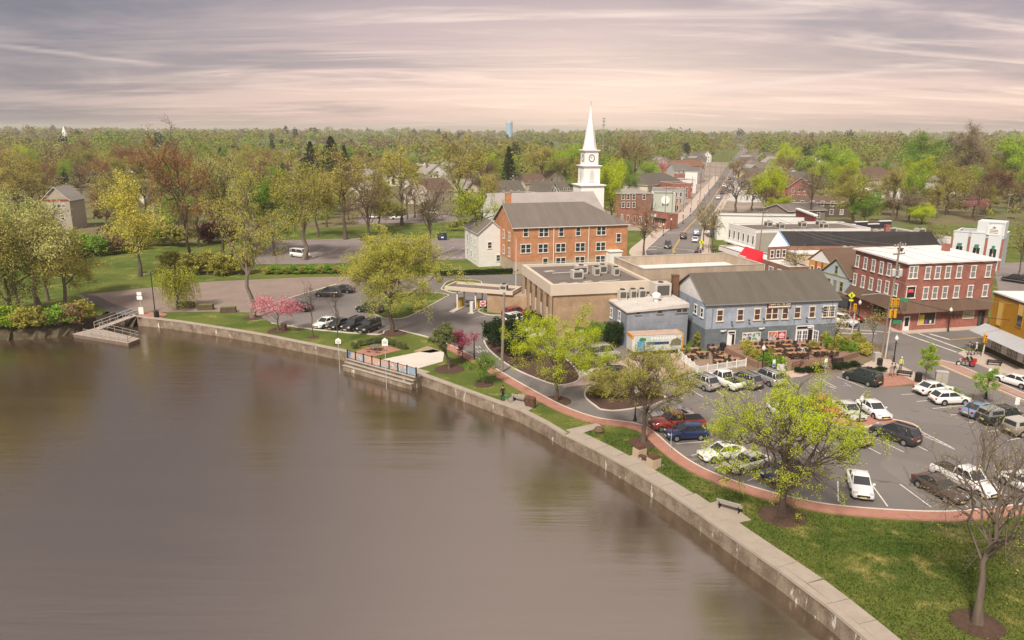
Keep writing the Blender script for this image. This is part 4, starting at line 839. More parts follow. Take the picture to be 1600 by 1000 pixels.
# grey warehouse
GW=pxb('grey_warehouse','long grey and white warehouse with stepped parapet and corner tower',(1490,362),(1568,368),8.,9.); GW.D=10.
flatroof(GW,7.,mat('pale_blue_panel',(.44,.47,.51),.7,.06),.9,.3,None,RF_TAR,WHITE)
for k,(u0,u1) in enumerate(((.3,4.6),(5.4,9.6),(10.4,14.2))):
    u0,u1=u0*GW.L/14.5,u1*GW.L/14.5; b=MB(); b.bb(u0,u1,-.18,0,.0,8.1 if k<2 else 10.6); b.bb(u0-.1,u1+.1,-.28,0,8.1 if k<2 else 10.6,8.4 if k<2 else 10.9); GW.part(b,'bay',mat('white_panel',(.60,.63,.67),.7,.05))
    win(GW,'F',(u0+u1)/2,3.,1.3,1.9,'p').location.y-=.18; b=MB(); b.add([(u0+1.,-.2,5.6),(u1-1.,-.2,5.6),(u1-.9,-1.2,4.9),(u0+.9,-1.2,4.9)],[(3,2,1,0)]); GW.part(b,'awning',mat('green_canvas',(.025,.12,.085),.7,.08))
    b=MB(); b.add([(u0,-.2,2.6),(u1,-.2,2.6),(u1,-1.3,1.9),(u0,-1.3,1.9)],[(3,2,1,0)]); GW.part(b,'awning',MATS['green_canvas'])
for u in (.0,.345,.69,1.): 
    b=MB(); b.bb(GW.L*u-.25,GW.L*u+.25,-.12,0,0,7.2); GW.part(b,'brick_pier',BR_RED)
b=MB(); u1=GW.L; b.bb(u1-5.2,u1+.1,.1,5.,7,10.8); GW.part(b,'tower',mat('white_panel',(.6,.63,.67),.7,.05)); b=MB(); b.bb(u1-3.2,u1-.6,-.26,-.17,7.9,10.1); so_=GW.part(b,'sign',WHITE)
b=MB(); b.add([(u1-2.3,-.28,9.4),(u1-1.5,-.28,9.4),(u1-1.9,-.28,9.9)],[(0,1,2)]); 
for z in (9.0,8.7,8.35): b.bb(u1-2.7,u1-1.1,-.28,-.26,z,z+.12)
b.build('sign_print',mat('sign_grey',(.12,.12,.13),.6,0),so_)
LW=pxb('warehouse_wing','long low warehouse wing with black stepped parapet',(1325,378),(1490,372),5.2,22.); flatroof(LW,5.,WHITE,.3,.3,None,RF_TAR,WHITE)
for k in range(8):
    b=MB(); u=LW.L*(k+.1)/8; hh=6.8 if k%2 else 6.1; b.bb(u,u+LW.L/8,21.4,22.,5,hh); pr=LW.part(b,'stepped_parapet',mat('navy_metal',(.03,.03,.045),.5,.1)); b=MB(); b.bb(u,u+LW.L/8,21.35,22.05,hh,hh+.2); b.build('coping',WHITE,pr)
for k in range(5): acunit(LW,3+k*6.,8+3*(k%2),5.06,2.2,1.6,1.4)
# --- street left side
BRW=pxb('brown_brick_row','brown brick two-storey building with grey roof on the main street',(960.6,302.5),(1018,302),7.2,12.); gwall(BRW,7.2,7.4,BR_BRN,'x'); groof(BRW,7.2,8.4,RF_LG,'x',.3,hipL=5,hipR=5)
for x in (973.7,981.8,990.3,1006.5): wpx(BRW,'F',x,307.5,.95,1.8)
for x in (973.7,981.8,990.3): wpx(BRW,'F',x,320,.95,1.8)
rowwin(BRW,'L',4,4.4,.85,1.7); rowwin(BRW,'L',4,1.2,.85,1.7)
SF=pxb('corner_storefront','low red brick corner storefront with black flat roof',(964,326),(1042,336),4.6,5.); flatroof(SF,4.,brick('bright_brick',(.30,.10,.06),(.34,.12,.07)),.6,.3,None,mat('dark_roof2',(.06,.056,.055),.9,.2,.4),BR_RED); rowwin(SF,'F',7,.8,.8,2.1,'f'); b=MB(); b.bb(SF.L-5,SF.L-.2,-.8,0,2.9,3.4); SF.part(b,'fascia',BLACK); b=MB(); b.bb(SF.L-7.,SF.L-4.6,-.1,0,3.6,4.5); SF.part(b,'sign',WHITE)
SG=pxb('sage_building','sage green two-storey building with arched window on the main street',(1021,303),(1056,303.5),6.8,12.); flatroof(SG,6.4,SD_G,.4,.3,None,RF_TAR,WHITE); win(SG,'F',SG.L*.55,2.4,2.6,2.,'dm'); b=MB(); b.lathe([(1.6,0),(1.6,.12)],(0,0,0),18); o=b.build('arch',WHITE,SG.t,(SG.L*.55,-.02,4.6)); o.rotation_euler=(R(90),0,0)
HT=pxb('beige_inn','beige inn with dark hipped roof and green awnings',(1012,289),(1066,283),6.,16.); gwall(HT,6.,6.2,SD_C,'x'); groof(HT,6.,10.,RF_DK,'x',.6,hipL=6,hipR=6); rowwin(HT,'F',6,3.6,1.2,1.5); b=MB(); b.add([(1,-.05,3.2),(HT.L-1,-.05,3.2),(HT.L-1,-1.6,2.4),(1,-1.6,2.4)],[(3,2,1,0)]); HT.part(b,'awning',MATS['green_canvas'])
LB=pxb('long_brown_inn','long low building with brown roof left of the beige inn',(975,288),(1012,290),4.6,16.); gwall(LB,4.6,8.,SD_C,'x'); groof(LB,4.6,8.,RF_BR,'x',.4); rowwin(LB,'F',5,1.4,1.,1.4)
PK=pxb('peach_brick_house','peach brick house with rusty roof and white bays',(1062,261),(1101,257),7.4,14.); gwall(PK,7.4,7.6,BR_OR,'x'); groof(PK,7.4,10.8,RF_RU,'x',.6,hipL=6,hipR=6); rowwin(PK,'F',4,4.4,1.6,2.,'pd'); 
RBk=pxb('red_gabled_shop','small red brick building below the peach brick house',(1074,272),(1096,271),5.4,10.); flatroof(RBk,5.,BR_RED,.4,.3,None,RF_TAR,WHITE); rowwin(RBk,'F',3,2.,1.2,1.5)
WB2=pxb('white_gabled_house','white house with bays right of the peach brick house',(1090,270),(1101,266),6.5,7.); gwall(WB2,7.,9.,SD_W,'y'); groof(WB2,7.,9.,RF_GR,'y',.3); rowwin(WB2,'F',2,4.4,.9,1.6); rowwin(WB2,'F',2,1.2,.9,1.6); rowwin(WB2,'R',3,4.2,.9,1.6)
def house(label,pA,pB,h,rh,D,wm,rm,ridge='x',nw=3,name='house',chim=False):
    B=pxb(name,label,pA,pB,h,D); gwall(B,h,rh,wm,ridge); groof(B,h,rh,rm,ridge,.5)
    rowwin(B,'F',nw,1.1,1.,1.6); 
    if h>4.5: rowwin(B,'F',nw,4.,1.,1.6)
    if ridge=='y': win(B,'F',B.L/2,h+.3,.9,1.2)
    if chim: chimney(B,B.L*.3,D*.55,h,rh+1.2,.9,BR_BRN)
    return B
house('teal gabled house behind the inn roofs',(1051,257),(1066,257),5.,8.,10,SD_T,RF_GR,'y',2)
house('grey house with twin gables above the peach brick house',(1076,251),(1104,250),6.,10.,12,SD_GY,RF_DK,'x',3)
house('yellow gabled house far up the main street',(1080,245),(1092,245),6.,10.,10,SD_Y,RF_GR,'y',2)
house('white-gabled house far up the street behind grey house',(1098,243),(1112,243),6.5,10.5,12,SD_W,RF_GR,'y',2)
house('white farmhouse with dark windows right of the main street',(1181,263),(1213,262),6.4,9.6,11,SD_W,RF_GR,'x',4)
house('small white gabled house behind the long brown shed',(1281,272),(1299,272),6.,9.6,12,SD_W,RF_LG,'y',2)
house('cream clinic with brown half-hip roof beyond the far car park',(1350,280),(1396,276),4.,9.5,16,SD_C,RF_BR,'x',4)
house('pale green house behind the right-hand trees',(1530,272),(1562,272),6.,9.5,12,SD_G,RF_GR,'y',3)
house('long brown shed behind the corner shops',(1225,316),(1330,318),5.,6.6,16,mat('brown_shed',(.10,.075,.06),.9,.2,.5),RF_BR,'x',6,'shed')
house('low grey-roofed shed behind the white shop',(1232,330),(1290,328),3.6,5.4,12,mat('grey_shed',(.22,.19,.165),.9,.15,.5),RF_GR,'x',4,'shed')
house('white low depot with pink wall behind the farmhouse',(1200,290),(1262,288),3.4,4.4,14,mat('pink_wall',(.55,.36,.28),.85,.1),RF_WH,'x',5,'depot')
house('white low depot by the far car park',(1350,298),(1390,296),3.6,4.2,10,SD_W,RF_WH,'x',4,'depot')
house('white twin-gabled house left of the church roofs',(666,272),(700,271),6.,11.,13,SD_W,RF_LG,'y',3,chim=True)
house('grey gabled house beside the white twin-gabled house',(700,268),(726,267),6.,11.,13,SD_GY,RF_LG,'y',3)
house('brown-roofed house below the white gabled houses',(672,300),(712,296),5.4,10.,14,SD_C,RF_BR,'x',3)
house('tan-roofed house behind the budding tan tree',(706,298),(760,296),5.,9.,13,SD_C,RF_LG,'x',4)
house('white low building with dark attic left of the spruce',(745,277),(778,276),5.4,7.6,12,SD_W,RF_BR,'x',4)
house('dark-roofed long house left of the church nave',(752,301),(820,298),5.4,9.4,12,SD_C,RF_DK,'x',5,chim=True)
house('white-walled house with grey roof left of the steeple',(858,300),(872,299),4.6,8.4,12,SD_W,RF_DK,'y',2)
house('grey-roofed house with white gable beside the steeple',(876,298),(894,297),4.6,8.,12,SD_W,RF_DK,'x',2)
house('brown craftsman house with red post left of steeple',(856,281),(884,279),5.,9.,12,SD_C,RF_BR,'y',3)
house('brown-roofed low house behind the dark-roofed houses',(820,286),(856,284),4.6,8.4,12,SD_C,RF_BR,'x',3)
house('white-gabled house half hidden in the trees behind',(846,256),(868,255),6.,10.,11,SD_W,RF_BR,'y',2)
house('small white-roofed building behind the spruce',(808,278),(850,276),4.,5.,10,SD_W,RF_WH,'x',3)
house('pale house glimpsed through the wood above the upper lot',(560,262),(580,262),6.,9.5,11,SD_W,RF_LG,'y',2)
house('white-roofed house among the trees above the upper lot',(550,276),(590,275),5.,8.5,11,SD_W,RF_LG,'x',3)
hr_=random.Random(31); WM=[(SD_W,'white'),(SD_C,'cream'),(BR_RED,'red brick'),(SD_GY,'grey'),(SD_B,'pale blue'),(BR_OR,'orange brick'),(SD_Y,'yellow')]; RMs=[(RF_GR,'grey'),(RF_BR,'brown'),(RF_DK,'dark'),(RF_LG,'pale grey')]
ordn=['first','second','third','fourth','fifth','sixth','seventh','eighth','ninth','tenth']
def wh(label,x,y,a,Ln,D,h,rh,wm,rm,ridge='x',group=None):
    B=Bd('house',label,(x,y),a,Ln,D); gwall(B,h,rh,wm,ridge); groof(B,h,rh,rm,ridge,.5); rowwin(B,'F',3,1.1,1.,1.6)
    if h>5: rowwin(B,'F',3,4.,1.,1.6)
    if group: B.t['group']=group
for k in range(10):       # houses lining the far street
    Y=330+k*46; cxs=float(np.interp(Y,[251,388,540,674,1490],[61,108,150,190,446]))
    for row,off in ((0,11.),(1,33.)):
        w,wn=WM[(k*3+row*2)%7]; r_,rn=RMs[(k+row)%4]; rw='' if row==0 else ' in the back row'
        wh(f'{wn} {rn}-roofed house, {ordn[k]}{rw} right of the far street',cxs+off+hr_.random()*4,Y+8*row,R(17),12,11,6.2,10,w,r_,'xy'[(k+row)%2])
        if k>(2 if row==0 else 0): w,wn=WM[(k*3+1+row)%7]; r_,rn=RMs[(k+1+row)%4]; wh(f'{wn} {rn}-roofed house, {ordn[k]}{rw} left of the far street',cxs-14-off-hr_.random()*4,Y+16+8*row,R(17),12,11,6.2,10,w,r_,'yx'[(k+row)%2])
for k,(Y,wm_,wn,h_) in enumerate([(288,mat('peach_render',(.50,.27,.17),.85,.1),'peach',5.2),(316,SD_GY,'grey',6.),(345,BR_RED,'red brick',6.5),(376,SD_W,'white',6.2)]):
    xl=float(np.interp(Y,[251,297,391,480],[57.5,71.6,100.5,128])); B=Bd('street_shop',f'{wn} shop front, {ordn[k]} from the bend on the left sidewalk',(xl-5.2-(4. if k==0 else 9.)*math.cos(R(17)),Y),R(17),4. if k==0 else 9.,8. if k==0 else 13.); flatroof(B,h_,wm_,.4,.3,None,RF_TAR,CONCL); rowwin(B,'F',3,3.6,1.,1.5); rowwin(B,'F',2,.7,1.8,1.9,'f'); rowwin(B,'R',4,3.6,1.,1.5); rowwin(B,'R',3,.7,1.8,1.9,'f')
for k in range(26):      # roofs that glint through the far trees
    Y=300+hr_.random()*420; X=hr_.uniform(-.66,.66)*Y; cxs=float(np.interp(Y,[251,388,540,674,1490],[61,108,150,190,446]))
    if abs(X-cxs)<58: continue
    wh('small white house glimpsed between the far trees',X,Y,hr_.uniform(-.5,.7),11,9,5.4+hr_.random()*1.5,9.2,SD_W,RMs[k%4][0],'xy'[k%2],'white houses among the far trees')
# shingle tower house at left
TH=pxb('tower_house','grey-brown tall gabled house with red band among the left trees',(66,312),(108,312),9.,9.); gwall(TH,9.,12.6,siding('weathered_siding',(.36,.32,.27)),'y'); groof(TH,9.,12.6,RF_LG,'y',.5); rowwin(TH,'F',4,6.6,.9,1.,'f'); rowwin(TH,'F',2,3.,.9,1.4); b=MB(); b.bb(-.1,TH.L+.1,-.12,0,8.6,9.1); TH.part(b,'red_band',mat('red_band2',(.25,.05,.04),.7,.1)); rowwin(TH,'L',2,6.,.9,1.2)
# far landmarks
d=ray(101,212); q=d*(900/d.y); fs=thing('far_steeple','small white steeple far off on the left horizon','steeple',(q.x,q.y,0)); b=MB(); b.box((0,0,8),(7,7,16)); b.build('tower',SWH,fs); b=MB(); b.box((0,0,19),(4.5,4.5,6)); b.build('belfry',SWH,fs); b=MB(); b.lathe([(3,22),(.1,32)],(0,0,0),8); b.build('spire',SWH,fs)
d=ray(796,204); q=d*(1900/d.y); wt=thing('water_tower','pale blue cylindrical water tower on the horizon','water tower',(q.x,q.y,0)); b=MB(); b.lathe([(7.5,0),(7.5,48),(6.5,50.5),(2,51.5)],(0,0,0),24); b.build('tank',mat('tower_blue',(.30,.46,.62),.5,.05),wt); b=MB(); b.lathe([(7.9,47),(7.9,48)],(0,0,0),24); b.build('rail',WHITE,wt)
d=ray(943,200); q=d*(820/d.y); ms=thing('radio_mast','thin lattice antenna mast on the skyline right of the steeple','mast',(q.x,q.y,0)); b=MB(); 
for k in range(3): b.tube((math.cos(k*2.1)*.7,math.sin(k*2.1)*.7,0),(math.cos(k*2.1)*.4,math.sin(k*2.1)*.4,41),.22,n=4)
b.build('lattice',GREY,ms)
for z in (35,39,41.5): b=MB(); b.lathe([(1.3,0),(1.5,.6),(1.3,1.3)],(0,0,z),8); b.build('antenna',GREY,ms)
# ---------------------------------------------------------------- trees
def inpoly(x,y,P):
    c=False; j=len(P)-1
    for i in range(len(P)):
        if (P[i][1]>y)!=(P[j][1]>y) and x<(P[j][0]-P[i][0])*(y-P[i][1])/(P[j][1]-P[i][1])+P[i][0]: c=not c
        j=i
    return c
CS={n:[(math.cos(2*math.pi*j/n),math.sin(2*math.pi*j/n)) for j in range(n)] for n in range(3,13)}
def limb(rs,p,q,r0,r1,nseg,wob,n,up=0.):
    "a bent tapering limb -> list of ring centres, and verts/faces"
    p,q=np.array(p,float),np.array(q,float); ln=np.linalg.norm(q-p); pts=[p]
    for k in range(1,nseg+1):
        t=k/nseg; x=p+(q-p)*t; x=x+rs.normal(0,1,3)*ln*wob*(1 if k<nseg else 0); x[2]+=up*ln*math.sin(math.pi*t); pts.append(x)
    V=[];Fc=[]
    for k,c in enumerate(pts):
        d=pts[min(k+1,nseg)]-pts[max(k-1,0)]; d=d/(math.sqrt(d[0]*d[0]+d[1]*d[1]+d[2]*d[2])+1e-9)
        x,y,z=d; ax,ay,az=y*.93-z*.17,z*.31-x*.93,x*.17-y*.31; q=1/(math.sqrt(ax*ax+ay*ay+az*az)+1e-9); ax*=q; ay*=q; az*=q
        bx,by,bz=y*az-z*ay,z*ax-x*az,x*ay-y*ax; r=r0+(r1-r0)*k/nseg; cx,cy,cz=c
        for ct,st in CS[n]: ct*=r; st*=r; V.append((cx+ax*ct+bx*st,cy+ay*ct+by*st,cz+az*ct+bz*st))
    for k in range(nseg):
        for j in range(n): Fc.append((k*n+j,k*n+(j+1)%n,(k+1)*n+(j+1)%n,(k+1)*n+j))
    return pts,V,Fc
def along(pts,t):
    n=len(pts)-1; x=min(t*n,n-1e-6); k=int(x); return pts[k]+(pts[k+1]-pts[k])*(x-k)
def leafquads(rs,C,size,asp=.7,var=.4):
    n=len(C); a=rs.normal(0,1,(n,3)); a/=np.linalg.norm(a,axis=1)[:,None]; w=rs.normal(0,1,(n,3)); b=np.cross(a,w); b/=np.linalg.norm(b,axis=1)[:,None]+1e-9
    s=size*(1-var/2+var*rs.random(n))[:,None]; a=a*s*.5; b=b*s*.5*asp
    V=np.stack([C-a,C+b*.9,C+a,C-b*.9],1).reshape(-1,3); return V
def meshq(name,V,Fq,m,smoothf=False):
    me=bpy.data.meshes.new(name); V=np.asarray(V,np.float32); Fq=np.asarray(Fq,np.int32); k=Fq.shape[1]
    me.vertices.add(len(V)); me.vertices.foreach_set('co',V.ravel()); me.loops.add(Fq.size); me.loops.foreach_set('vertex_index',Fq.ravel())
    me.polygons.add(len(Fq)); me.polygons.foreach_set('loop_start',np.arange(0,Fq.size,k,dtype=np.int32)); me.polygons.foreach_set('loop_total',np.full(len(Fq),k,np.int32))
    me.materials.append(m); me.update(calc_edges=True)
    if smoothf: smoothme(me)
    return me
def treemesh(seed,h,r,tr,base=.3,n1=7,n2=6,n3=5,n4=0,leaves=6,lsize=.3,spread=.5,shape='oval',lean=(0,0),trunks=1,up=.10,tipr=.012,lspread=.35,cz=None,outer=0.):
    "trunk and limbs mesh, leaf mesh; crown an ellipsoid of radius r from base*h to h"
    rs=np.random.default_rng(seed); V=[];Fc=[];tips=[]
    def put(v,f):
        o=len(V); V.extend(v); Fc.extend([tuple(i+o for i in q) for q in f])
    hb=base*h; c0=np.array([lean[0],lean[1],hb+(h-hb)*(.5 if cz is None else cz)]); rz=(h-hb)*.5
    def shell(k):
        for _ in range(60):
            d=rs.normal(0,1,3); d/=np.linalg.norm(d)
            if d[2]<-.35: continue
            if shape=='vase' and d[2]<-.12: continue
            break
        s=rs.uniform(.72,1.0)*(1+.18*math.sin(3*math.atan2(d[1],d[0])+seed)); f=1.
        if shape=='vase': f=.86+.16*max(d[2],0)
        if shape=='cone': f=1-.45*max(d[2],0)
        return c0+np.array([d[0]*r*s*f,d[1]*r*s*f,d[2]*rz*s])
    starts=[]
    for k in range(trunks):
        off=np.zeros(3) if trunks==1 else np.array([math.cos(6.28*k/trunks)*tr*.7,math.sin(6.28*k/trunks)*tr*.7,0])
        top=np.array([lean[0]*.6,lean[1]*.6,hb+(h-hb)*(.55)])
        if trunks>1: top=top+off/tr*r*.35
        pts,v,f=limb(rs,off,top,tr/(1 if trunks==1 else 1.6),tr*.3,6,.018,8); 
        for j in range(8): v[j]=tuple(off+(np.array(v[j])-off)*np.array([1.5,1.5,1]))
        put(v,f); starts.append(pts)
    for i in range(n1):
        sp=starts[i%len(starts)]; t0=rs.uniform(.42 if base>.12 else .15,.98); p=along(sp,t0); q=shell(i)
        r1=tr*rs.uniform(.28,.42)*(1.15-.4*t0)
        L1,v,f=limb(rs,p,q,r1,r1*.3,4,.05,5,up); put(v,f)
        for j in range(n2):
            t=rs.uniform(.28,1.); p2=along(L1,t); o=(p2-c0)/np.array([r,r,rz]); o/=np.linalg.norm(o)+1e-6
            d=o*.55+rs.normal(0,.6,3)+np.array([0,0,.30]); d/=np.linalg.norm(d); ln=r*spread*rs.uniform(.5,1.)
            L2,v,f=limb(rs,p2,p2+d*ln,r1*.38,r1*.13,3,.06,4,.06); put(v,f)
            for k in range(n3):
                t=rs.uniform(.3,1.); p3=along(L2,t); d3=d*.6+rs.normal(0,.55,3)+np.array([0,0,.22]); d3/=np.linalg.norm(d3); l3=ln*rs.uniform(.3,.55)
                L3,v,f=limb(rs,p3,p3+d3*l3,max(r1*.16,tipr),tipr*.7,2,.06,3,.03); put(v,f)
                if n4:
                    for m in range(n4):
                        p4=along(L3,rs.uniform(.3,1.)); d4=d3*.7+rs.normal(0,.5,3)+np.array([0,0,.2]); d4/=np.linalg.norm(d4); e=p4+d4*l3*rs.uniform(.35,.6)
                        _,v,f=limb(rs,p4,e,tipr*.8,tipr*.4,1,0,3); put(v,f); tips.append(e); tips.append((p4+e)/2)
                else:
                    tips.append(L3[-1]); tips.append(L3[1])
    trunk=meshq('trunk',V,Fc,BARK,True)
    tips=np.array(tips); leaf=None
    if outer:
        e=(tips-c0)/np.array([r,r,rz]); rr=np.linalg.norm(e,axis=1); keep=(rr>outer+rs.normal(0,.12,len(rr)))&(rs.random(len(rr))<np.clip(.95+.75*e[:,2],.25,1.)); tips=tips[keep]
    if leaves>0:
        n=int(len(tips)*leaves); C=tips[rs.integers(0,len(tips),n)] if leaves<1 else np.repeat(tips,int(round(leaves)),0)
        C=C+rs.normal(0,lspread,C.shape)*np.array([1,1,.8]); LV=leafquads(rs,C,lsize); leaf=meshq('crown',LV,np.arange(len(LV)).reshape(-1,4),MATS['leaf_olive'])
    return trunk,leaf
def conifermesh(seed,h,r,n=420,lsize=.7,base=.06,blunt=.1):
    rs=np.random.default_rng(seed); pts,V,Fc=limb(rs,(0,0,0),(0,0,h),h*.022,.03,5,.005,7); Fc=list(Fc); C=[]
    for i in range(n):
        t=rs.random()**.8; z=h*(base+(1-base)*t*.98); rr=r*((1-t)**.8+blunt*(1-t))*rs.uniform(.55,1.1); a=rs.random()*6.283
        d=np.array([math.cos(a)*rr,math.sin(a)*rr,-rr*.12]); 
        if i%4==0:
            _,v,f=limb(rs,(0,0,z),d+np.array([0,0,z]),.05,.015,2,.03,3); o=len(V); V+=v; Fc+=[tuple(j+o for j in q) for q in f]
        for u in (.35,.6,.8,1.): C.append(np.array([0,0,z])+d*u+rs.normal(0,.16,3)*np.array([1,1,.6]))
    trunk=meshq('trunk',V,Fc,BARK,True); LV=leafquads(rs,np.array(C),lsize,.55); return trunk,meshq('crown',LV,np.arange(len(LV)).reshape(-1,4),MATS['leaf_olive'])
def willowmesh(seed,h,r):
    rs=np.random.default_rng(seed); V=[];Fc=[];C=[]
    def put(v,f):
        o=len(V); V.extend(v); Fc.extend([tuple(i+o for i in q) for q in f])
    pts,v,f=limb(rs,(0,0,0),(.2,.1,h*.55),.22,.1,4,.03,8); put(v,f)
    for i in range(24):
        a=rs.random()*6.283; rr=r*rs.uniform(.25,.85); q=np.array([math.cos(a)*rr,math.sin(a)*rr,h*(.97-.30*(rr/r)**2)*rs.uniform(.9,1)])
        L1,v,f=limb(rs,along(pts,rs.uniform(.4,1)),q,.07,.02,4,.04,4,.15); put(v,f)
        for j in range(16):
            p=along(L1,rs.uniform(.35,1.))+rs.normal(0,.35,3); p[2]=min(p[2],h); o=np.array([p[0],p[1],0]); o/=np.linalg.norm(o)+1e-6
            dl=min(h*rs.uniform(.28,.72),p[2]-.5); e=p+o*r*.22*rs.random()+np.array([0,0,-dl])
            L2,v,f=limb(rs,p,e,.012,.006,3,.03,3,.1); put(v,f)
            for t in np.arange(.02,1,.045): C.append(along(L2,t)+rs.normal(0,.09,3))
    LV=leafquads(rs,np.array(C),.24,.5); return meshq('trunk',V,Fc,BARK,True),meshq('crown',LV,np.arange(len(LV)).reshape(-1,4),MATS['leaf_olive'])
LEAF={'olive':(.19,.18,.04),'lime':(.27,.315,.02),'yellow':(.255,.235,.05),'green':(.11,.18,.028),'brown':(.165,.12,.06),'rust':(.18,.095,.04),'dark':(.028,.05,.02),
      'pink':(.62,.25,.31),'magenta':(.44,.09,.17),'willow':(.31,.33,.03),'gold':(.29,.285,.06),'bud':(.24,.21,.06),'sage':(.21,.21,.08),'maroon':(.11,.035,.035),'juniper':(.10,.115,.045),'bright':(.19,.265,.03),'blossom':(.45,.36,.30),'grey':(.155,.125,.085),'pale':(.27,.265,.10)}
LEAF={k:tuple(min(.75,c*{'pink':1.1,'magenta':1.1,'dark':1.3,'maroon':1.3,'blossom':1.,'lime':1.75,'willow':1.6,'gold':1.75,'bright':1.7}.get(k,2.0)) for c in v) for k,v in LEAF.items()}
for k,v in LEAF.items(): leafmat('leaf_'+k,v)
def plant(meshes,loc,scale,rz,colour,name,label,cat='tree',group=None,bark=None):
    t=thing(name,label,cat,loc,rz,group); t.scale=scale if isinstance(scale,tuple) else (scale,)*3
    tr=O('trunk' if cat!='shrub' else 'stem',meshes[0],t)
    if bark: tr.material_slots[0].link='OBJECT'; tr.material_slots[0].material=bark
    if meshes[1]:
        c=O('crown' if cat!='shrub' else 'foliage',meshes[1],t); c.material_slots[0].link='OBJECT'; c.material_slots[0].material=MATS['leaf_'+colour]
    return t
def tree_at(px,py,ytop,pw,colour,name,label,seed,group=None,bark=None,mesh=None,mulch=0,**kw):
    p=G(px,py); h=ZAT(p.x,p.y,ytop); r=pw/2/PPM(p.x,p.y,h*.6)
    if mesh is None: ms=treemesh(seed,h,r,kw.pop('tr',h*.025),**kw); sc=(1,1,1); rz=0
    else: ms=mesh[0]; sc=(r/mesh[2],r/mesh[2],h/mesh[1]); rz=seed*1.7
    t=plant(ms,(p.x,p.y,0),sc,rz,colour,name,label,'tree',group,bark)
    if mulch:
        b=MB(); b.lathe([(mulch,0.01),(mulch*.9,.07),(mulch*.5,.10),(.05,.12)],(0,0,0),14); struct(b.build('mulch_ring',MULCH,None,(p.x,p.y,.0)))
    return t
def blademat():
    m=bpy.data.materials.new('grass_blade'); m.use_nodes=True; t=m.node_tree; t.nodes.clear(); g=N(t,'ShaderNodeNewGeometry'); v=g.outputs['Position']
    c=mixc(t,smooth(t,noise(t,v,.11,6,.65),.38,.62),(.06,.105,.02),(.105,.135,.03)); c=mixc(t,mth(t,'MULTIPLY',smooth(t,noise(t,v,.26,7,.7),.50,.66),.85),c,(.34,.29,.10)); c=mixc(t,mth(t,'MULTIPLY',smooth(t,noise(t,v,.31,5,.6),.60,.70),.7),c,(.16,.115,.06))
    q=N(t,'ShaderNodeVectorMath',operation='SCALE'); L(t,c,q.inputs[0]); L(t,mth(t,'ADD',.5,g.outputs['Random Per Island']),q.inputs['Scale'])
    d=N(t,'ShaderNodeBsdfDiffuse'); L(t,q.outputs[0],d.inputs[0]); tr=N(t,'ShaderNodeBsdfTranslucent'); L(t,q.outputs[0],tr.inputs[0]); ms=N(t,'ShaderNodeMixShader'); ms.inputs[0].default_value=.3; L(t,d.outputs[0],ms.inputs[1]); L(t,tr.outputs[0],ms.inputs[2]); ou=N(t,'ShaderNodeOutputMaterial'); L(t,ms.outputs[0],ou.inputs[0]); return m
def grass_blades():
    rs=np.random.default_rng(44); xs=[q[0] for q in lawn]; ys=[q[1] for q in lawn]; P=[]
    def ip(X,Y,Q):
        c=np.zeros(len(X),bool); j=len(Q)-1
        for i in range(len(Q)):
            (xi,yi),(xj,yj)=Q[i],Q[j]
            if yi!=yj: c^=((yi>Y)!=(yj>Y))&(X<(xj-xi)*(Y-yi)/(yj-yi)+xi)
            j=i
        return c
    c=rs.uniform((min(xs),34),(max(xs),max(ys)),(420000,2)); X,Y=c[:,0],c[:,1]; k=ip(X,Y,lawn)
    for Q in PADS: k&=~ip(X,Y,[(q.x,q.y) for q in Q])
    k&=rs.random(len(X))<np.clip(1.15-(Y-34)/70,.3,1.)
    c=c[k][:90000]; C=np.concatenate([c,np.zeros((len(c),1))],1); n=len(C); a=rs.random(n)*6.283; h=rs.uniform(.05,.15,n); w=rs.uniform(.03,.07,n); d=np.stack([np.cos(a),np.sin(a),0*a],1); ln=rs.normal(0,.05,(n,3)); ln[:,2]=0
    V=np.stack([C-d*w[:,None],C+d*w[:,None],C+ln+np.array([0,0,1])*h[:,None]],1).reshape(-1,3)
    o=O('lawn_grass',meshq('lawn_grass',V,np.arange(len(V)).reshape(-1,3),blademat())); o['kind']='stuff'; o['label']='short green grass blades on the near lawn'
# hero trees along the shore
tree_at(1222,806,594,245,'lime','maple_tree','big lime-green budding tree on the lawn hiding parked cars',11,tr=.30,base=.12,n1=26,n2=9,n3=5,n4=3,leaves=13.,lsize=.09,lspread=.14,outer=.70,spread=.42,shape='vase',up=.02,cz=.42,mulch=1.9,tipr=.014)
tree_at(1005,692,540,172,'gold','ash_tree','sparse yellow-green tree by the brick walk and stone bench',12,tr=.24,base=.14,n1=22,n2=8,n3=5,n4=3,leaves=9.,lsize=.085,lspread=.15,outer=.62,spread=.40,shape='vase',up=.02,cz=.42,mulch=1.5,tipr=.016)
tree_at(868,627,500,146,'lime','ash_tree','lime-green young tree beside the pair of brown litter bins',13,tr=.22,base=.18,n1=20,n2=8,n3=5,n4=2,leaves=15.,lsize=.105,lspread=.2,outer=.55,spread=.45,cz=.5,mulch=1.9,tipr=.014)
tree_at(613,520,374,160,'gold','maple_tree','broad round yellow-green tree at the tip of the left car park',14,tr=.36,base=.2,n1=26,n2=10,n3=6,n4=2,leaves=13.,lsize=.165,lspread=.28,spread=.45,up=.05,mulch=2.3)
tree_at(1527,975,664,260,'bud','bare_tree','dark nearly bare tree standing on the near lawn at lower right',15,tr=.27,base=.24,n1=22,n2=6,n3=4,n4=3,leaves=.5,lsize=.09,lspread=.08,spread=.62,up=.05,shape='vase',mulch=1.6,tipr=.009,bark=mat('mid_bark',(.14,.11,.085),.95,.3,2.5,.6,12,streak=True))
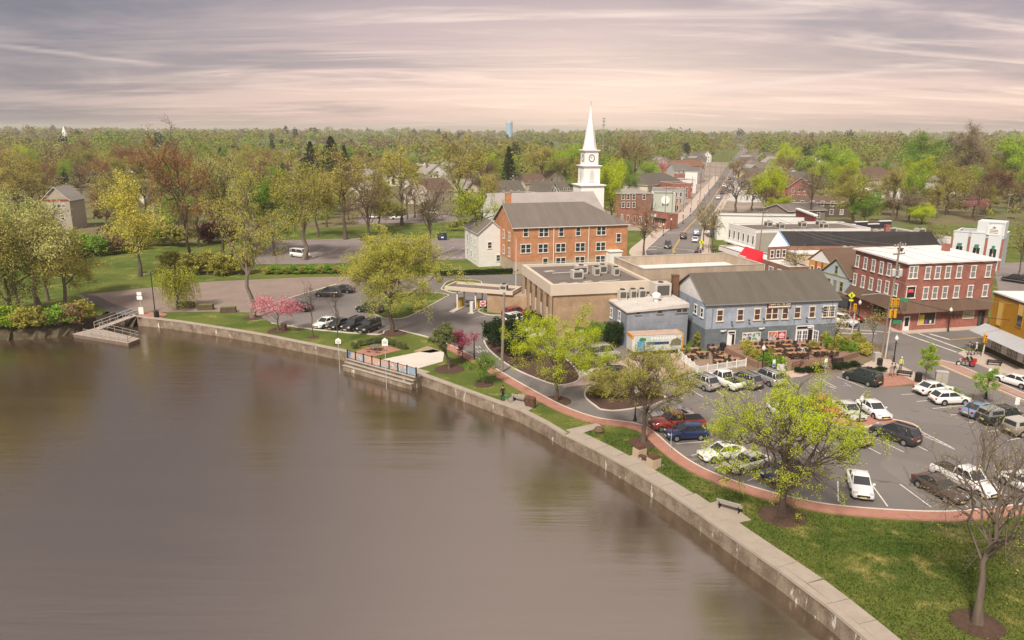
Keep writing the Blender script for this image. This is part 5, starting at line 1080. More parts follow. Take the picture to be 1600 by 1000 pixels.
p=G(278,484); h=ZAT(p.x,p.y,408); plant(willowmesh(16,h,4.3),(p.x,p.y,0),1.,.4,'willow','willow_tree','small weeping willow with yellow-green hanging twigs by the dock','tree')
tree_at(395,497,262,140,'olive','tall_tree','tall olive spring tree on the lake lawn left of the pink cherry',17,tr=.38,base=.25,n1=15,n2=7,n3=5,n4=2,leaves=5,lsize=.20,lspread=.3,spread=.42,mulch=1.6,bark=BARKG)
tree_at(435,517,470,76,'pink','cherry_tree','pale pink blossoming cherry tree on the lawn by the wall',18,tr=.16,base=.28,n1=9,n2=6,n3=5,leaves=6.,lsize=.20,lspread=.22,spread=.5,mulch=1.7,up=.16)
tree_at(489,527,437,44,'bud','bare_sapling','bare upright sapling behind the white parked car',19,tr=.10,base=.25,n1=9,n2=5,n3=4,leaves=0,spread=.45,shape='vase',mulch=.9,tipr=.015)
tree_at(528,538,437,48,'bud','bare_sapling','bare forked sapling rising in front of the black parked cars',20,tr=.10,base=.25,n1=9,n2=5,n3=4,leaves=0,spread=.45,shape='vase',mulch=.6,tipr=.015)
tree_at(702,577,507,44,'juniper','leaning_pine','crooked olive pine leaning left beside the launch slab',21,tr=.20,base=.3,n1=10,n2=6,n3=5,leaves=11.,lsize=.22,lspread=.16,spread=.42,lean=(-1.1,0.),mulch=2.)
tree_at(723,567,519,44,'magenta','redbud_tree','small magenta blossoming tree beside the lamp post',22,tr=.09,base=.3,n1=9,n2=6,n3=5,leaves=6.,lsize=.16,lspread=.15,spread=.55)
tree_at(756,601,561,52,'green','small_tree','low flat-topped green tree in a mulch ring left of the utility pole',23,tr=.10,base=.35,n1=9,n2=6,n3=4,leaves=7.,lsize=.16,lspread=.16,spread=.5,mulch=1.2)
tree_at(1444,600,545,32,'bright','street_tree','small round green street tree beside the black litter bin',24,tr=.06,base=.36,n1=9,n2=6,n3=5,leaves=6.,lsize=.15,lspread=.13,spread=.5)
tree_at(1536,634,576,32,'green','street_tree','small thin green street tree in front of the white car',25,tr=.06,base=.36,n1=9,n2=6,n3=5,leaves=5.,lsize=.15,lspread=.13,spread=.5)
tree_at(1300,560,478,46,'bud','bare_sapling','thin bare sapling at the right end of the tavern patio',26,tr=.08,base=.25,n1=9,n2=6,n3=4,leaves=1,lsize=.15,spread=.5,shape='vase')
tree_at(1362,552,470,44,'yellow','bare_sapling','thin yellowish sapling beside the intersection signal pole',27,tr=.08,base=.25,n1=9,n2=6,n3=4,leaves=1,lsize=.16,spread=.5,shape='vase')
grass_blades()
# archetypes for everything further back
ARCH=[]
def arch(seed,shape,h,r,**kw): ARCH.append((treemesh(seed,h,r,h*.022,shape=shape,**kw),h,r))
arch(101,'oval',15,5.6,base=.16,n1=13,n2=6,n3=5,leaves=18,lsize=.25,lspread=.5,tipr=.03)
arch(102,'oval',15,5.0,base=.22,n1=12,n2=6,n3=5,leaves=11,lsize=.22,lspread=.45,tipr=.03)
arch(103,'vase',15,6.0,base=.2,n1=13,n2=6,n3=5,leaves=7,lsize=.21,lspread=.4,tipr=.03)
arch(104,'oval',15,6.4,base=.12,n1=14,n2=7,n3=5,leaves=20,lsize=.28,lspread=.6,tipr=.03)
arch(105,'vase',15,5.6,base=.25,n1=13,n2=7,n3=5,leaves=3,lsize=.2,lspread=.35,tipr=.035)
arch(106,'oval',15,5.2,base=.2,n1=12,n2=7,n3=6,leaves=8,lsize=.21,lspread=.45,tipr=.035)
CON=[(conifermesh(201,16,3.6),16,3.6),(conifermesh(202,16,4.6,n=520,blunt=.5),16,4.6)]
BUSH=[(treemesh(301,2.,1.3,.06,base=.02,n1=12,n2=5,n3=4,leaves=6,lsize=.22,lspread=.16,trunks=3,tipr=.01),2.,1.3),(treemesh(302,2.,1.2,.05,base=.02,n1=14,n2=6,n3=4,leaves=10,lsize=.15,lspread=.13,trunks=3,tipr=.008),2.,1.2)]
def mid(px,py,ytop,pw,colour,k,label,name='tree',seed=None,bark=None,group=None):
    return tree_at(px,py,ytop,pw,colour,name,label,seed if seed is not None else px,mesh=(ARCH+CON)[k],bark=bark,group=group)
mid(219,432,288,98,'yellow',0,'yellow-olive tree with pale trunk alone on the green lawn','lawn_tree')
mid(297,416,205,104,'rust',2,'tall brown-topped bare tree with ivy-dark trunk behind the willow','tall_tree')
mid(476,406,240,116,'olive',1,'olive spreading tree by the white van in the upper lot','lot_tree',bark=BARKG)
mid(578,402,272,92,'brown',4,'half-bare brown tree between upper lot and yellow tree','lot_tree')
mid(672,404,285,78,'grey',4,'bare straight-trunked tree left of the blue dumpster','lot_tree')
mid(755,408,284,90,'lime',2,'lime-topped tree with ivy trunk beside the white house','lot_tree',bark=mat('ivy_bark',(.06,.09,.025),.9,.4,3))
mid(350,408,250,84,'sage',5,'grey-olive tree at the left edge of the upper lot','lot_tree')
mid(428,400,262,80,'green',3,'dense green tree behind the upper lot left of the van','lot_tree')
mid(540,374,236,96,'bud',1,'yellowish tree behind the grass strip of the upper lot','wood_tree')
mid(20,500,292,150,'pale',3,'large pale olive tree on the far left lake bank','bank_tree',bark=BARKG)
mid(60,478,300,110,'sage',1,'grey-green tree with leaning trunk on the left bank','bank_tree',bark=BARKG)
mid(104,487,358,120,'olive',0,'olive spreading tree nearest the dock on the left bank','bank_tree',bark=BARKG)
mid(-25,505,285,130,'olive',3,'olive tree cut by the left edge of the photo','bank_tree')
mid(75,470,330,76,'sage',5,'thin grey-green tree between the two left bank trees','bank_tree',bark=BARKG)
mid(33,505,390,60,'green',5,'small leafy tree leaning over the water at far left','bank_tree')
mid(1005,404,326,62,'brown',4,'bare rounded street tree at the bend of the main street','street_tree')
mid(1098,392,318,40,'bud',4,'bare street tree left of the white corner shops','street_tree')
mid(1112,398,322,36,'bud',4,'second bare street tree left of the white corner shops','street_tree')
mid(1240,440,388,50,'bud',4,'bare upright many-stemmed tree in front of the cream wall','street_tree')
mid(1148,335,276,70,'grey',4,'dark round bare tree on the right of the main street','street_tree')
mid(1454,408,352,54,'bud',4,'bare tree between the black roof and the grey warehouse','street_tree')
mid(1590,442,350,46,'bud',4,'bare tree right of the grey warehouse tower','street_tree')
for k,(x,y,yt,w,c,a,l) in enumerate([(955,345,249,56,'lime',3,'bright yellow-green tree right behind the white steeple'),(520,290,212,54,'dark',7,'tall dark pine standing left of centre above the wood'),(488,292,220,44,'dark',7,'dark pine left of the tallest pine above the wood'),(540,292,226,34,'dark',7,'shorter dark pine right of the tallest pine'),(795,302,228,42,'dark',6,'dark conical spruce left of the church steeple'),(1007,290,246,36,'bright',3,'neat round bright green tree behind the shops'),(1034,288,248,20,'pink',1,'small pink blossoming tree right of the round green tree'),
     (882,292,226,66,'bright',3,'fresh green tree just left of the steeple'),(1228,282,224,42,'lime',3,'lime-green tree right of the white farmhouse'),(1300,296,226,70,'bright',3,'broad bright green tree above the right-hand car park'),(1435,300,243,48,'lime',3,'round lime tree in front of the dark conifers at right'),(1440,296,216,86,'green',0,'large green tree behind the round lime tree'),(1505,300,204,64,'grey',0,'tall dark-olive tree on the right skyline'),(1572,300,212,70,'bright',3,'bright green tree at the right edge of the photo'),
     (1545,336,262,66,'maroon',2,'dark maroon tree right above the grey warehouse'),(1520,340,306,40,'pink',1,'small pink flowering tree below the maroon tree'),(1480,336,262,76,'olive',1,'olive half-leafed tree left of the maroon tree'),(1330,352,276,84,'olive',1,'olive tree in front of the long brown shed'),(1350,352,300,54,'green',3,'leafy green tree right of the long brown shed'),(1175,330,280,44,'olive',1,'olive tree on the lot right of the main street'),(1195,334,292,40,'brown',5,'brown tree behind the white corner shops'),(1210,326,262,50,'bud',5,'tan tree in front of the pink-walled depot'),(1400,346,300,54,'brown',4,'brown bare tree in front of the far car park'),(1420,348,306,50,'grey',5,'grey budding tree in front of the far car park'),(1265,345,262,56,'grey',4,'bare tree in front of the long brown shed'),(1220,338,306,40,'lime',3,'small lime tree behind the white corner shops'),(1440,350,318,48,'lime',3,'low bright lime bush-like tree behind the grey warehouse'),
     (720,340,212,88,'bud',1,'tall tan-green tree left of the church roofs'),(628,352,228,72,'yellow',1,'yellowish slim tree in the wood over the upper lot'),(760,290,240,44,'lime',3,'lime tree in front of the dark spruce'),(845,296,230,60,'bud',5,'tan tree behind the houses left of the steeple'),(990,300,212,80,'brown',2,'wide brown tree on the skyline right of the steeple')]):
    mid(x,y,yt,w,c,a,l,'background_tree',seed=k)
def shrub(px,py,hpx,wpx,c,label,k=1,group=None,loc=None,h=None,r=None,name='shrub',rz=None):
    if loc is None: p=G(px,py); s=PPM(p.x,p.y); h=hpx/s; r=wpx/2/s
    else: p=loc
    ms,H,Rr=BUSH[k]; return plant(ms,(p.x,p.y,0),(r/Rr,r/Rr,h/H),(px*.37 if rz is None else rz),c,name,label,'shrub',group)
shrub(786,552,58,56,'dark','large dark evergreen shrub by the utility pole and lane',1); shrub(768,540,38,30,'dark','dark evergreen shrub at the left end of the planted bed',1)
shrub(812,560,44,50,'dark','dark evergreen shrub behind the lime-green tree',1); shrub(831,520,36,26,'dark','cone-shaped dark evergreen by the bank corner',1)
shrub(934,537,36,28,'green','narrow green shrub at the left side of the tavern annex',1); shrub(955,542,40,30,'dark','dark green shrub against the tavern annex corner',1)
for k,(x,y) in enumerate([(554,545),(564,541),(574.5,539),(584.5,537),(594,536),(604,538),(610,539),(616,541),(623,543.5),(631,546)]):
    shrub(x,y,11,10,'juniper','clipped round boxwood in the row behind the picnic paving',1,'boxwood balls around the picnic paving',rz=k)
for k,(x,y) in enumerate([(1250,583),(1263,582),(1277,581),(1308,578),(1322,576),(1336,574),(1362,583),(1375,582)]): shrub(x,y,10,16,'dark','low dark hedge plant in the bed below the patio wall',1,'low hedge plants below the patio',rz=k)
for k in range(9): shrub(1477+k*4.6,606+k*2.6,7,8,'green','low clipped hedge plant along the near sidewalk',1,'hedge plants along the near sidewalk',rz=k)
for k in range(4): shrub(1553+k*6,638+k*3,6,8,'green','low hedge plant beside the parking sign',1,'hedge plants beside the parking sign',rz=k)
for k,(x,y,c) in enumerate([(965,622,'brown'),(985,620,'olive'),(1005,618,'brown'),(940,622,'olive'),(1020,622,'olive'),(950,608,'olive'),(975,606,'brown'),(1000,606,'olive')]): shrub(x,y,24,30,c,'leafy brown-green shrub in the island bed by the lane',0,'island bed shrubs',rz=k)
for k,(x,y,c) in enumerate([(1092,540,'olive'),(1170,560,'olive'),(1180,566,'yellow'),(1195,572,'green'),(1200,564,'olive'),(1165,552,'yellow'),(1290,540,'olive'),(1296,548,'green'),(1270,520+34,'olive'),(1207,576,'green'),(1218,578,'green'),(1302,556,'olive'),(1312,552,'green'),(1322,548,'olive'),(1308,545,'yellow'),(1330,556,'green'),(1345,548,'olive'),(1352,556,'yellow'),(1338,540,'olive')]): shrub(x,y,18,20,c,'loose ornamental shrub around the tavern patio',0,'patio shrubs',rz=k)
for k in range(26): shrub(692+k*4.6,431-.16*k,8,10,'dark','clipped dark hedge plant along the upper road',1,'hedge along the upper road',rz=k)
for k in range(30): shrub(420+k*9,428-.12*k,9+3*math.sin(k*2.1),20,('olive','green','green')[k%3],'loose shrub on the bank below the upper lot',0,'shrubs below the upper lot',rz=k)
for k,(x,y,c) in enumerate([(270,425,'olive'),(300,428,'olive'),(330,424,'olive'),(345,430,'olive'),(375,428,'olive'),(20,510,'bright'),(5,511,'bright'),(60,511,'olive'),(95,508,'green'),(40,512,'olive'),(110,506,'brown'),(126,501,'olive'),(130,398,'green'),(180,396,'brown'),(235,384,'green'),(330,380,'maroon'),(355,378,'brown'),(150,400,'green'),(110,405,'olive'),(205,390,'olive'),(270,384,'olive')]):
    shrub(x,y,26,44,c,f'{dict(olive="olive",brown="brown",bright="bright green",green="green",maroon="dark red")[c]} wild shrub {"on the lake bank" if y>500 else ("between the willow and the upper lot" if y>420 else "at the wood edge behind the lawn")}',0,f'{c} wild shrubs {"on the lake bank" if y>500 else ("between the willow and the upper lot" if y>420 else "at the wood edge")}',rz=k)
# the wood: trees one by one out to 470 m, then one far wood
def pxof(X,Y,Z=0):
    v=Vector((X,Y,Z-CAMH)); d=v.dot(FWD); return 800+F*v.dot(RT)/d,500-F*v.dot(UP)/d
CLEAR=[[(120,600),(120,398),(300,388),(330,410),(400,415),(400,372),(830,365),(830,332),(560,334),(540,310),(560,306),(830,300),(870,304),(950,300),(960,330),(1020,310),(960,300),(960,265),(1060,250),(1095,262),(1118,268),(1135,244),(1156,216),(1172,212),(1160,240),(1140,290),(1150,330),(1200,340),(1340,346),(1480,342),(1600,352),(1800,345),(1800,700),(120,700)],[(1345,286),(1450,286),(1450,318),(1345,318)],[(1175,262),(1220,262),(1220,296),(1175,296)],[(45,318),(125,318),(140,402),(30,402)]]
rs=random.Random(21); cnt=0; zone=['at the left','behind the left lawn','above the upper lot','left of the church','behind the church shops','right of the main street','behind the grey warehouse','at the right']
WOODC=[('olive',1),('olive',5),('bud',1),('brown',4),('brown',2),('green',0),('rust',2),('sage',1),('bright',3),('bud',5),('grey',4),('lime',3),('olive',0),('brown',5),('dark',7)]
cname={'olive':'olive','bud':'tan','brown':'brown bare','green':'green','rust':'reddish brown','sage':'grey-green','bright':'fresh green','grey':'grey bare','lime':'lime','dark':'dark evergreen'}
taken=[]
while cnt<285:
    Y=150+ (rs.random()**.75)*400; X=rs.uniform(-.74,.74)*Y; x,y=pxof(X,Y)
    if any(inpoly(x,y,P) for P in CLEAR): continue
    hh=rs.uniform(11,18)
    if any((X-a)**2+(Y-c)**2<(5.2)**2 for a,c in taken): continue
    if Y>240 and abs(X-np.interp(Y,[251,388,540,674],[61,108,150,190]))<44 and rs.random()<.85: continue
    if 1200<x<1480 and 300<y and rs.random()<.3: continue
    if 560<x<1170 and y>250 and rs.random()<.4: continue
    taken.append((X,Y)); k=rs.randrange(len(WOODC)); c,a=WOODC[k]
    if x<420 and rs.random()<.45: c,a=rs.choice([('rust',2),('olive',1),('brown',5),('bud',1)]); hh=rs.uniform(16,22)
    if c=='dark' and rs.random()<.5: continue
    ms,H,Rr=(ARCH+CON)[a]; s=hh/H; zi=min(7,max(0,int((x)/200)))
    plant(ms,(X,Y,0),(s*rs.uniform(.85,1.2),s*rs.uniform(.85,1.2),s),rs.random()*6.28,c,'wood_tree',f'{cname[c]} tree among the many in the wood {zone[zi]}','tree',f'{cname[c]} wood trees {zone[zi]}')
    cnt+=1
def farwood():
    rs=np.random.default_rng(5); VV=[];CC=[];TV=[]
    pal=np.array([LEAF[k] for k in ('grey','brown','sage','olive','olive','green','bright','green','olive','brown','brown','grey')])*.70; mean=pal.mean(0)
    def ring(y0,y1,n,q,size,hl):
        Y=np.sqrt(rs.uniform(y0**2,y1**2,n)); X=rs.uniform(-.80,.80,n)*Y
        # street corridor stays open
        sx=np.interp(Y,[300,386,540,674,1490,4000],[80,108,150,190,446,1240]); ok=np.abs(X-sx)>np.clip(8.5+Y*.001,8,11); 
        for x,y in zip(X[ok],Y[ok]):
            if y<600:
                u,v=pxof(x,y)
                if any(inpoly(u,v,Pc) for Pc in CLEAR): continue
            if y<760 and abs(x-np.interp(y,[251,388,540,674,760],[61,108,150,190,217]))<46 and rs.random()<.88: continue
            fl=math.sin(x*.011+1.3*math.sin(y*.006))+math.sin(y*.009+x*.004+2.)+.7*math.sin(x*.031+y*.017); h=rs.uniform(*hl)*(1+.16*math.sin(x*.019+y*.003)+.16*math.sin(x*.0063-1.)); r=h*rs.uniform(.34,.6)
            c=pal[int((fl*1.6+rs.normal(0,1.1)+40))%len(pal)]*.65+mean*.35; c=c*rs.uniform(.85,1.15)
            if rs.random()<.05: c=np.array([.028,.05,.022])
            if c[0]<.03: r*=.5; h*=1.15
            d=rs.normal(0,1,(q,3)); d/=np.linalg.norm(d,axis=1)[:,None]; d[:,2]=np.abs(d[:,2])*1.25-.35; d*=rs.uniform(.65,1.08,(q,1))
            lob=1+.22*np.sin(3*np.arctan2(d[:,1],d[:,0])+x)
            P=np.stack([x+d[:,0]*r*lob,y+d[:,1]*r*lob,h*.56+d[:,2]*h*.46],1)
            nn=d/(np.linalg.norm(d,axis=1)[:,None]+1e-6)+rs.normal(0,.35,(q,3)); nn/=np.linalg.norm(nn,axis=1)[:,None]; w=rs.normal(0,1,(q,3)); aa=np.cross(nn,w); aa/=np.linalg.norm(aa,axis=1)[:,None]+1e-9; bb=np.cross(nn,aa); sz=size*rs.uniform(.35,.62,(q,1))
            VV.append(np.stack([P-aa*sz,P-bb*sz,P+aa*sz,P+bb*sz],1).reshape(-1,3)); CC.append(np.repeat(c[None]*rs.uniform(.88,1.12,(q,1)),4,0))
    ring(190,430,560,200,.8,(3,11)); ring(420,700,460,240,1.3,(10,20)); ring(700,1150,520,190,2.0,(12,24)); ring(1150,2000,640,110,3.4,(13,27)); ring(2000,4200,1200,50,7.,(16,33))
    V=np.concatenate(VV); C=np.concatenate(CC); me=meshq('far_wood',V,np.arange(len(V)).reshape(-1,4),farmat())
    at=me.color_attributes.new('tint','FLOAT_COLOR','POINT'); at.data.foreach_set('color',np.concatenate([C,np.ones((len(C),1))],1).astype(np.float32).ravel())
    o=O('far_wood',me); o['kind']='stuff'; o['label']='far-off mixed spring woodland reaching to the horizon'
def farmat():
    m=bpy.data.materials.new('far_foliage'); m.use_nodes=True; t=m.node_tree; t.nodes.clear()
    a=N(t,'ShaderNodeAttribute',attribute_name='tint'); d=N(t,'ShaderNodeBsdfDiffuse'); L(t,a.outputs['Color'],d.inputs[0]); tr=N(t,'ShaderNodeBsdfTranslucent'); L(t,a.outputs['Color'],tr.inputs[0])
    ms=N(t,'ShaderNodeMixShader'); ms.inputs[0].default_value=.3; L(t,d.outputs[0],ms.inputs[1]); L(t,tr.outputs[0],ms.inputs[2]); ou=N(t,'ShaderNodeOutputMaterial'); L(t,ms.outputs[0],ou.inputs[0]); return m
farwood()
# ---------------------------------------------------------------- vehicles
KIND={'sedan':dict(L=4.75,W=1.82,H=1.46,cowl=1.0,rf=.25,rr=-.95,rb=-1.72,hood=.88,belt=.95,deck=1.02),
      'hatch':dict(L=4.3,W=1.8,H=1.52,cowl=.95,rf=.2,rr=-1.45,rb=-1.95,hood=.95,belt=1.0,deck=1.0),
      'suv':dict(L=4.75,W=1.9,H=1.74,cowl=1.1,rf=.4,rr=-1.85,rb=-2.2,hood=1.06,belt=1.1,deck=1.1),
      'boxsuv':dict(L=4.6,W=1.85,H=1.82,cowl=.95,rf=.5,rr=-2.05,rb=-2.2,hood=1.12,belt=1.14,deck=1.14),
      'van':dict(L=5.4,W=2.02,H=2.1,cowl=1.85,rf=1.2,rr=-2.5,rb=-2.62,hood=1.15,belt=1.2,deck=1.2),
      'pickup':dict(L=5.7,W=1.98,H=1.86,cowl=1.3,rf=.7,rr=-.45,rb=-.62,hood=1.12,belt=1.15,deck=1.15),
      'cap':dict(L=5.5,W=1.9,H=1.8,cowl=1.35,rf=.8,rr=-.45,rb=-.6,hood=1.05,belt=1.1,deck=1.1)}
CARM={}
def lens(name,col,rough=.15): return mat(name,col,rough,0,spec=.6)
HEADL=lens('headlight_lens',(.55,.55,.55)); TAILL=lens('tail_lens',(.35,.012,.015)); PLATE=mat('plate_yellow',(.60,.52,.22),.5,.1); TYRE=mat('tyre',(.014,.014,.015),.85,.1); RIM=mat('alloy',(.42,.42,.43),.3,.05,metal=.7); TRIM=mat('dark_trim',(.02,.02,.022),.6,.05)
PAINT=paint('paint_white',(.72,.72,.72),0.,.3)
def carmeshes(kind):
    if kind in CARM: return CARM[kind]
    k=KIND[kind]; L_,W_,Hh=k['L'],k['W'],k['H']; hl=L_/2; hw=W_/2; M={}
    pick=kind in('pickup','cap')
    st=[(hl,.80,.58,.36),(hl-.08,.90,.72,.28),(hl-.35,.97,k['hood']-.10,.24),(k['cowl']+.25,1.,k['hood'],.24),(k['cowl']-.1,1.,k['belt'],.24),(.0,1.,k['belt'],.24),(k['rb']+.3,1.,k['belt'],.24)]
    if kind=='sedan': st+=[(k['rb']-.1,.99,k['deck'],.25),(-hl+.3,.96,k['deck']-.03,.27),(-hl+.06,.90,.80,.32),(-hl,.82,.62,.38)]
    elif pick: st+=[(k['rb']-.1,1.,1.12,.27),(-hl+.1,.98,1.12,.3),(-hl,.97,1.05,.36)]
    else: st+=[(-hl+.3,.985,k['deck'],.26),(-hl+.07,.94,k['deck']-.06,.3),(-hl,.88,.68,.38)]
    V=[];Fc=[]; n=10
    for x,w,zt,zb in st:
        w*=hw; s=min(.16,(zt-zb)*.3); V+=[(x,-w*.9,zb),(x,-w,zb+s*.8),(x,-w*1.0,(zb+zt)/2),(x,-w*.97,zt-s*.7),(x,-w*.86,zt),(x,w*.86,zt),(x,w*.97,zt-s*.7),(x,w,(zb+zt)/2),(x,w,zb+s*.8),(x,w*.9,zb)]
    for i in range(len(st)-1):
        for j in range(n): Fc.append((i*n+j,i*n+(j+1)%n,(i+1)*n+(j+1)%n,(i+1)*n+j))
    Fc+= [tuple(range(n)),tuple(range((len(st)-1)*n+n-1,(len(st)-1)*n-1,-1))]
    b=MB(); b.add(V,Fc); me=b.mesh('body',PAINT); smoothme(me); 
    bm=bmesh.new(); bm.from_mesh(me); bmesh.ops.recalc_face_normals(bm,faces=bm.faces); bm.to_mesh(me); bm.free()
    M['body']=me
    zb=k['belt']-.03; zt=Hh-.05; bw=hw*.86; tw=hw*.70 if kind not in('van',) else hw*.80
    c=[(k['cowl'],bw*.92),(k['rf'],tw),(k['rr'],tw),(k['rb'],bw*.94)]
    g=MB(); v=[(c[0][0],-c[0][1],zb),(c[3][0],-c[3][1],zb),(c[3][0],c[3][1],zb),(c[0][0],c[0][1],zb),(c[1][0],-tw,zt),(c[2][0],-tw,zt),(c[2][0],tw,zt),(c[1][0],tw,zt)]
    g.add(v,[(0,1,5,4),(1,2,6,5),(2,3,7,6),(3,0,4,7),(4,5,6,7)]); M['windows']=g.mesh('windows',GLASS)
    r=MB(); xf,xr=k['rf']+.06,k['rr']-.06; r.add([(xf,-tw*.96,zt),(xr,-tw*.96,zt),(xr,tw*.96,zt),(xf,tw*.96,zt),(xf-.12,-tw*.86,zt+.06),(xr+.14,-tw*.86,zt+.06),(xr+.14,tw*.86,zt+.06),(xf-.12,tw*.86,zt+.06)],[(0,1,5,4),(1,2,6,5),(2,3,7,6),(3,0,4,7),(4,5,6,7)])
    for s in (-1,1):
        r.tube((v[0][0],s*c[0][1],zb),(k['rf'],s*tw,zt+.01),.045,n=5); r.tube((v[1][0],s*c[3][1],zb),(k['rr'],s*tw,zt+.01),.06,n=5)
        xb=(k['cowl']+k['rb'])/2-.05; r.tube((xb,s*(bw*.94),zb),(xb-.05,s*tw,zt),.045,n=5); r.tube((k['rf'],s*tw,zt),(k['rr'],s*tw,zt),.045,n=5)
        if kind in('suv','van','boxsuv'): xb=k['rr']+.45; r.tube((xb-.1,s*(bw*.945),zb),(xb,s*tw,zt),.07,n=5)
    M['roof']=smoothme(r.mesh('roof',PAINT))
    if kind in('suv','boxsuv'):
        q=MB(); 
        for s in (-1,1): q.tube((k['rf']-.2,s*tw*.8,zt+.11),(k['rr']+.2,s*tw*.8,zt+.11),.03,n=5)
        M['roof_rack']=q.mesh('roof_rack',TRIM)
    if pick:
        q=MB(); x0,x1=k['rb']-.12,-hl+.08; 
        q.bb(x1+.05,x0-.03,-hw*.78,hw*.78,1.10,1.135); M['bed']=q.mesh('bed',TRIM)
        if kind=='cap':
            q=MB(); q.add([(x0,-hw*.9,1.12),(x1,-hw*.9,1.12),(x1,hw*.9,1.12),(x0,hw*.9,1.12),(x0-.02,-hw*.78,1.78),(x1+.12,-hw*.78,1.72),(x1+.12,hw*.78,1.72),(x0-.02,hw*.78,1.78)],[(0,1,5,4),(1,2,6,5),(2,3,7,6),(3,0,4,7),(4,5,6,7)]); M['cap']=q.mesh('cap',PAINT)
            q=MB()
            for s in (-1,1): q.add([(x0-.2,s*(hw*.885),1.25),(x1+.35,s*(hw*.885),1.25),(x1+.4,s*(hw*.80),1.62),(x0-.2,s*(hw*.80),1.66)],[(0,1,2,3)])
            q.add([(x1-.005,-hw*.75,1.2),(x1-.005,hw*.75,1.2),(x1+.10,hw*.7,1.64),(x1+.10,-hw*.7,1.64)],[(0,1,2,3)]); M['cap_window']=q.mesh('cap_window',GLASS)
    w=MB(); w.tube((0,-.11,0),(0,.11,0),.335,n=16); M['wheel']=w.mesh('wheel',TYRE)
    w=MB(); w.tube((0,-.12,0),(0,.12,0),.21,n=12); M['rim']=w.mesh('rim',RIM)
    a=MB(); 
    for x in (hl-.88,-hl+.95):
        for s in (-1,1): a.tube((x,s*(hw*.70),.36),(x,s*(hw*1.004),.36),.40,n=16)
    M['wheel_arch']=a.mesh('wheel_arch',TRIM)
    h=MB(); h.box((0,0,0),(.28,.34,.14)); M['headlight']=h.mesh('headlight',HEADL); h=MB(); h.box((0,0,0),(.16,.26,.2)); M['taillight']=h.mesh('taillight',TAILL)
    h=MB(); h.bb(-.02,.02,-.26,.26,-.07,.07); M['number_plate']=h.mesh('number_plate',PLATE)
    h=MB(); h.bb(hl-.07,hl+.015,-hw*.55,hw*.55,.42,.60); h.bb(-hl-.01,-hl+.08,-hw*.7,hw*.7,.36,.50); M['grille']=h.mesh('grille',TRIM)
    h=MB(); h.box((0,0,0),(.12,.2,.14)); M['mirror']=h.mesh('mirror',PAINT)
    CARM[kind]=M; return M
def setm(o,m): o.material_slots[0].link='OBJECT'; o.material_slots[0].material=m; return o
NCAR=[0]
def car(kind,col,front,rear,label,far=False,group=None,cat=None,loc=None,rz=None,capcol=None):
    if loc is None:
        a,c=G(*front),G(*rear); m=(a+c)/2; d=a-c; rz=math.atan2(d.y,d.x); loc=(m.x,m.y)
    M=carmeshes(kind); k=KIND[kind]; hl,hw=k['L']/2,k['W']/2
    P=paint('paint_'+col[0],col[1],*(col[2:] or (.2,)))
    nm={'sedan':'parked_car','hatch':'parked_car','suv':'parked_suv','boxsuv':'parked_suv','van':'parked_van','pickup':'pickup_truck','cap':'pickup_truck'}[kind]
    t=thing(nm,label,cat or {'van':'van','pickup':'pickup truck','cap':'pickup truck'}.get(kind,'car'),(loc[0],loc[1],.03),rz,group)
    body=setm(O('body',M['body'],t),P); O('windows',M['windows'],t); setm(O('roof',M['roof'],t),P); O('wheel_arch',M['wheel_arch'],t); O('grille',M['grille'],t)
    for x in (hl-.88,-hl+.95):
        for s in (-1,1):
            w=O('wheel',M['wheel'],t,(x,s*(hw-.10),.335))
            if not far: O('rim',M['rim'],w)
    for s in (-1,1):
        O('headlight',M['headlight'],t,(hl-.19,s*hw*.68,.70 if k['H']<1.6 else .82)); O('taillight',M['taillight'],t,(-hl+.09,s*hw*.74,.80 if k['H']<1.6 else .95))
        if not far: setm(O('mirror',M['mirror'],t,(k['cowl']-.25,s*(hw+.06),k['belt']+.05)),P)
    if not far: O('number_plate',M['number_plate'],t,(-hl-.015,0,.66)); O('number_plate',M['number_plate'],t,(hl+.02,0,.40))
    if 'roof_rack' in M and not far: O('roof_rack',M['roof_rack'],t)
    if 'bed' in M: O('bed',M['bed'],t)
    if 'cap' in M: setm(O('cap',M['cap'],t),paint('paint_'+(capcol or col)[0],(capcol or col)[1])); O('cap_window',M['cap_window'],t)
    return t
WHT=('white',(.72,.72,.72),0.); SIL=('silver',(.48,.48,.49),.6); BLK=('black',(.014,.014,.016),.1); NVY=('navy',(.012,.03,.11),.2); RED=('red',(.26,.02,.022),.1); BRN=('brown',(.085,.06,.05),.3); GRY=('charcoal',(.05,.05,.054),.4); LBL=('light_blue',(.22,.31,.48),.4); GRN=('dark_green',(.018,.03,.024),.2); TAN=('tan',(.30,.26,.21),.4); ORG=('orange',(.50,.12,.04),.1); DSIL=('grey',(.22,.22,.23),.5)
car('sedan',SIL,(1016,657),(1082,655),'silver sedan topmost of the three cars by the brick walk'); car('pickup',RED,(1019,671),(1094,667),'red pickup truck between silver sedan and navy hatchback'); car('hatch',NVY,(1041,686),(1102,683),'navy blue hatchback beside the red pickup at the brick walk')
car('sedan',WHT,(1094,721),(1162,711),'white sedan left of the big lime tree'); car('sedan',('pearl',(.60,.60,.60),.2),(1138,740),(1196,724),'pale sedan half hidden under the big lime tree'); car('hatch',NVY,(1196,757),(1244,735),'blue hatchback hidden behind the lime tree trunk')
car('sedan',WHT,(1349,787),(1336,746),'white sedan parked alone facing the near brick walk'); car('sedan',BRN,(1500,790),(1436,755),'brown sedan beside the white pickup in the near row'); car('pickup',WHT,(1556,784),(1460,738),'white pickup truck with open bed in the near row'); car('sedan',WHT,(1640,785),(1566,750),'white sedan at the right edge of the near row')
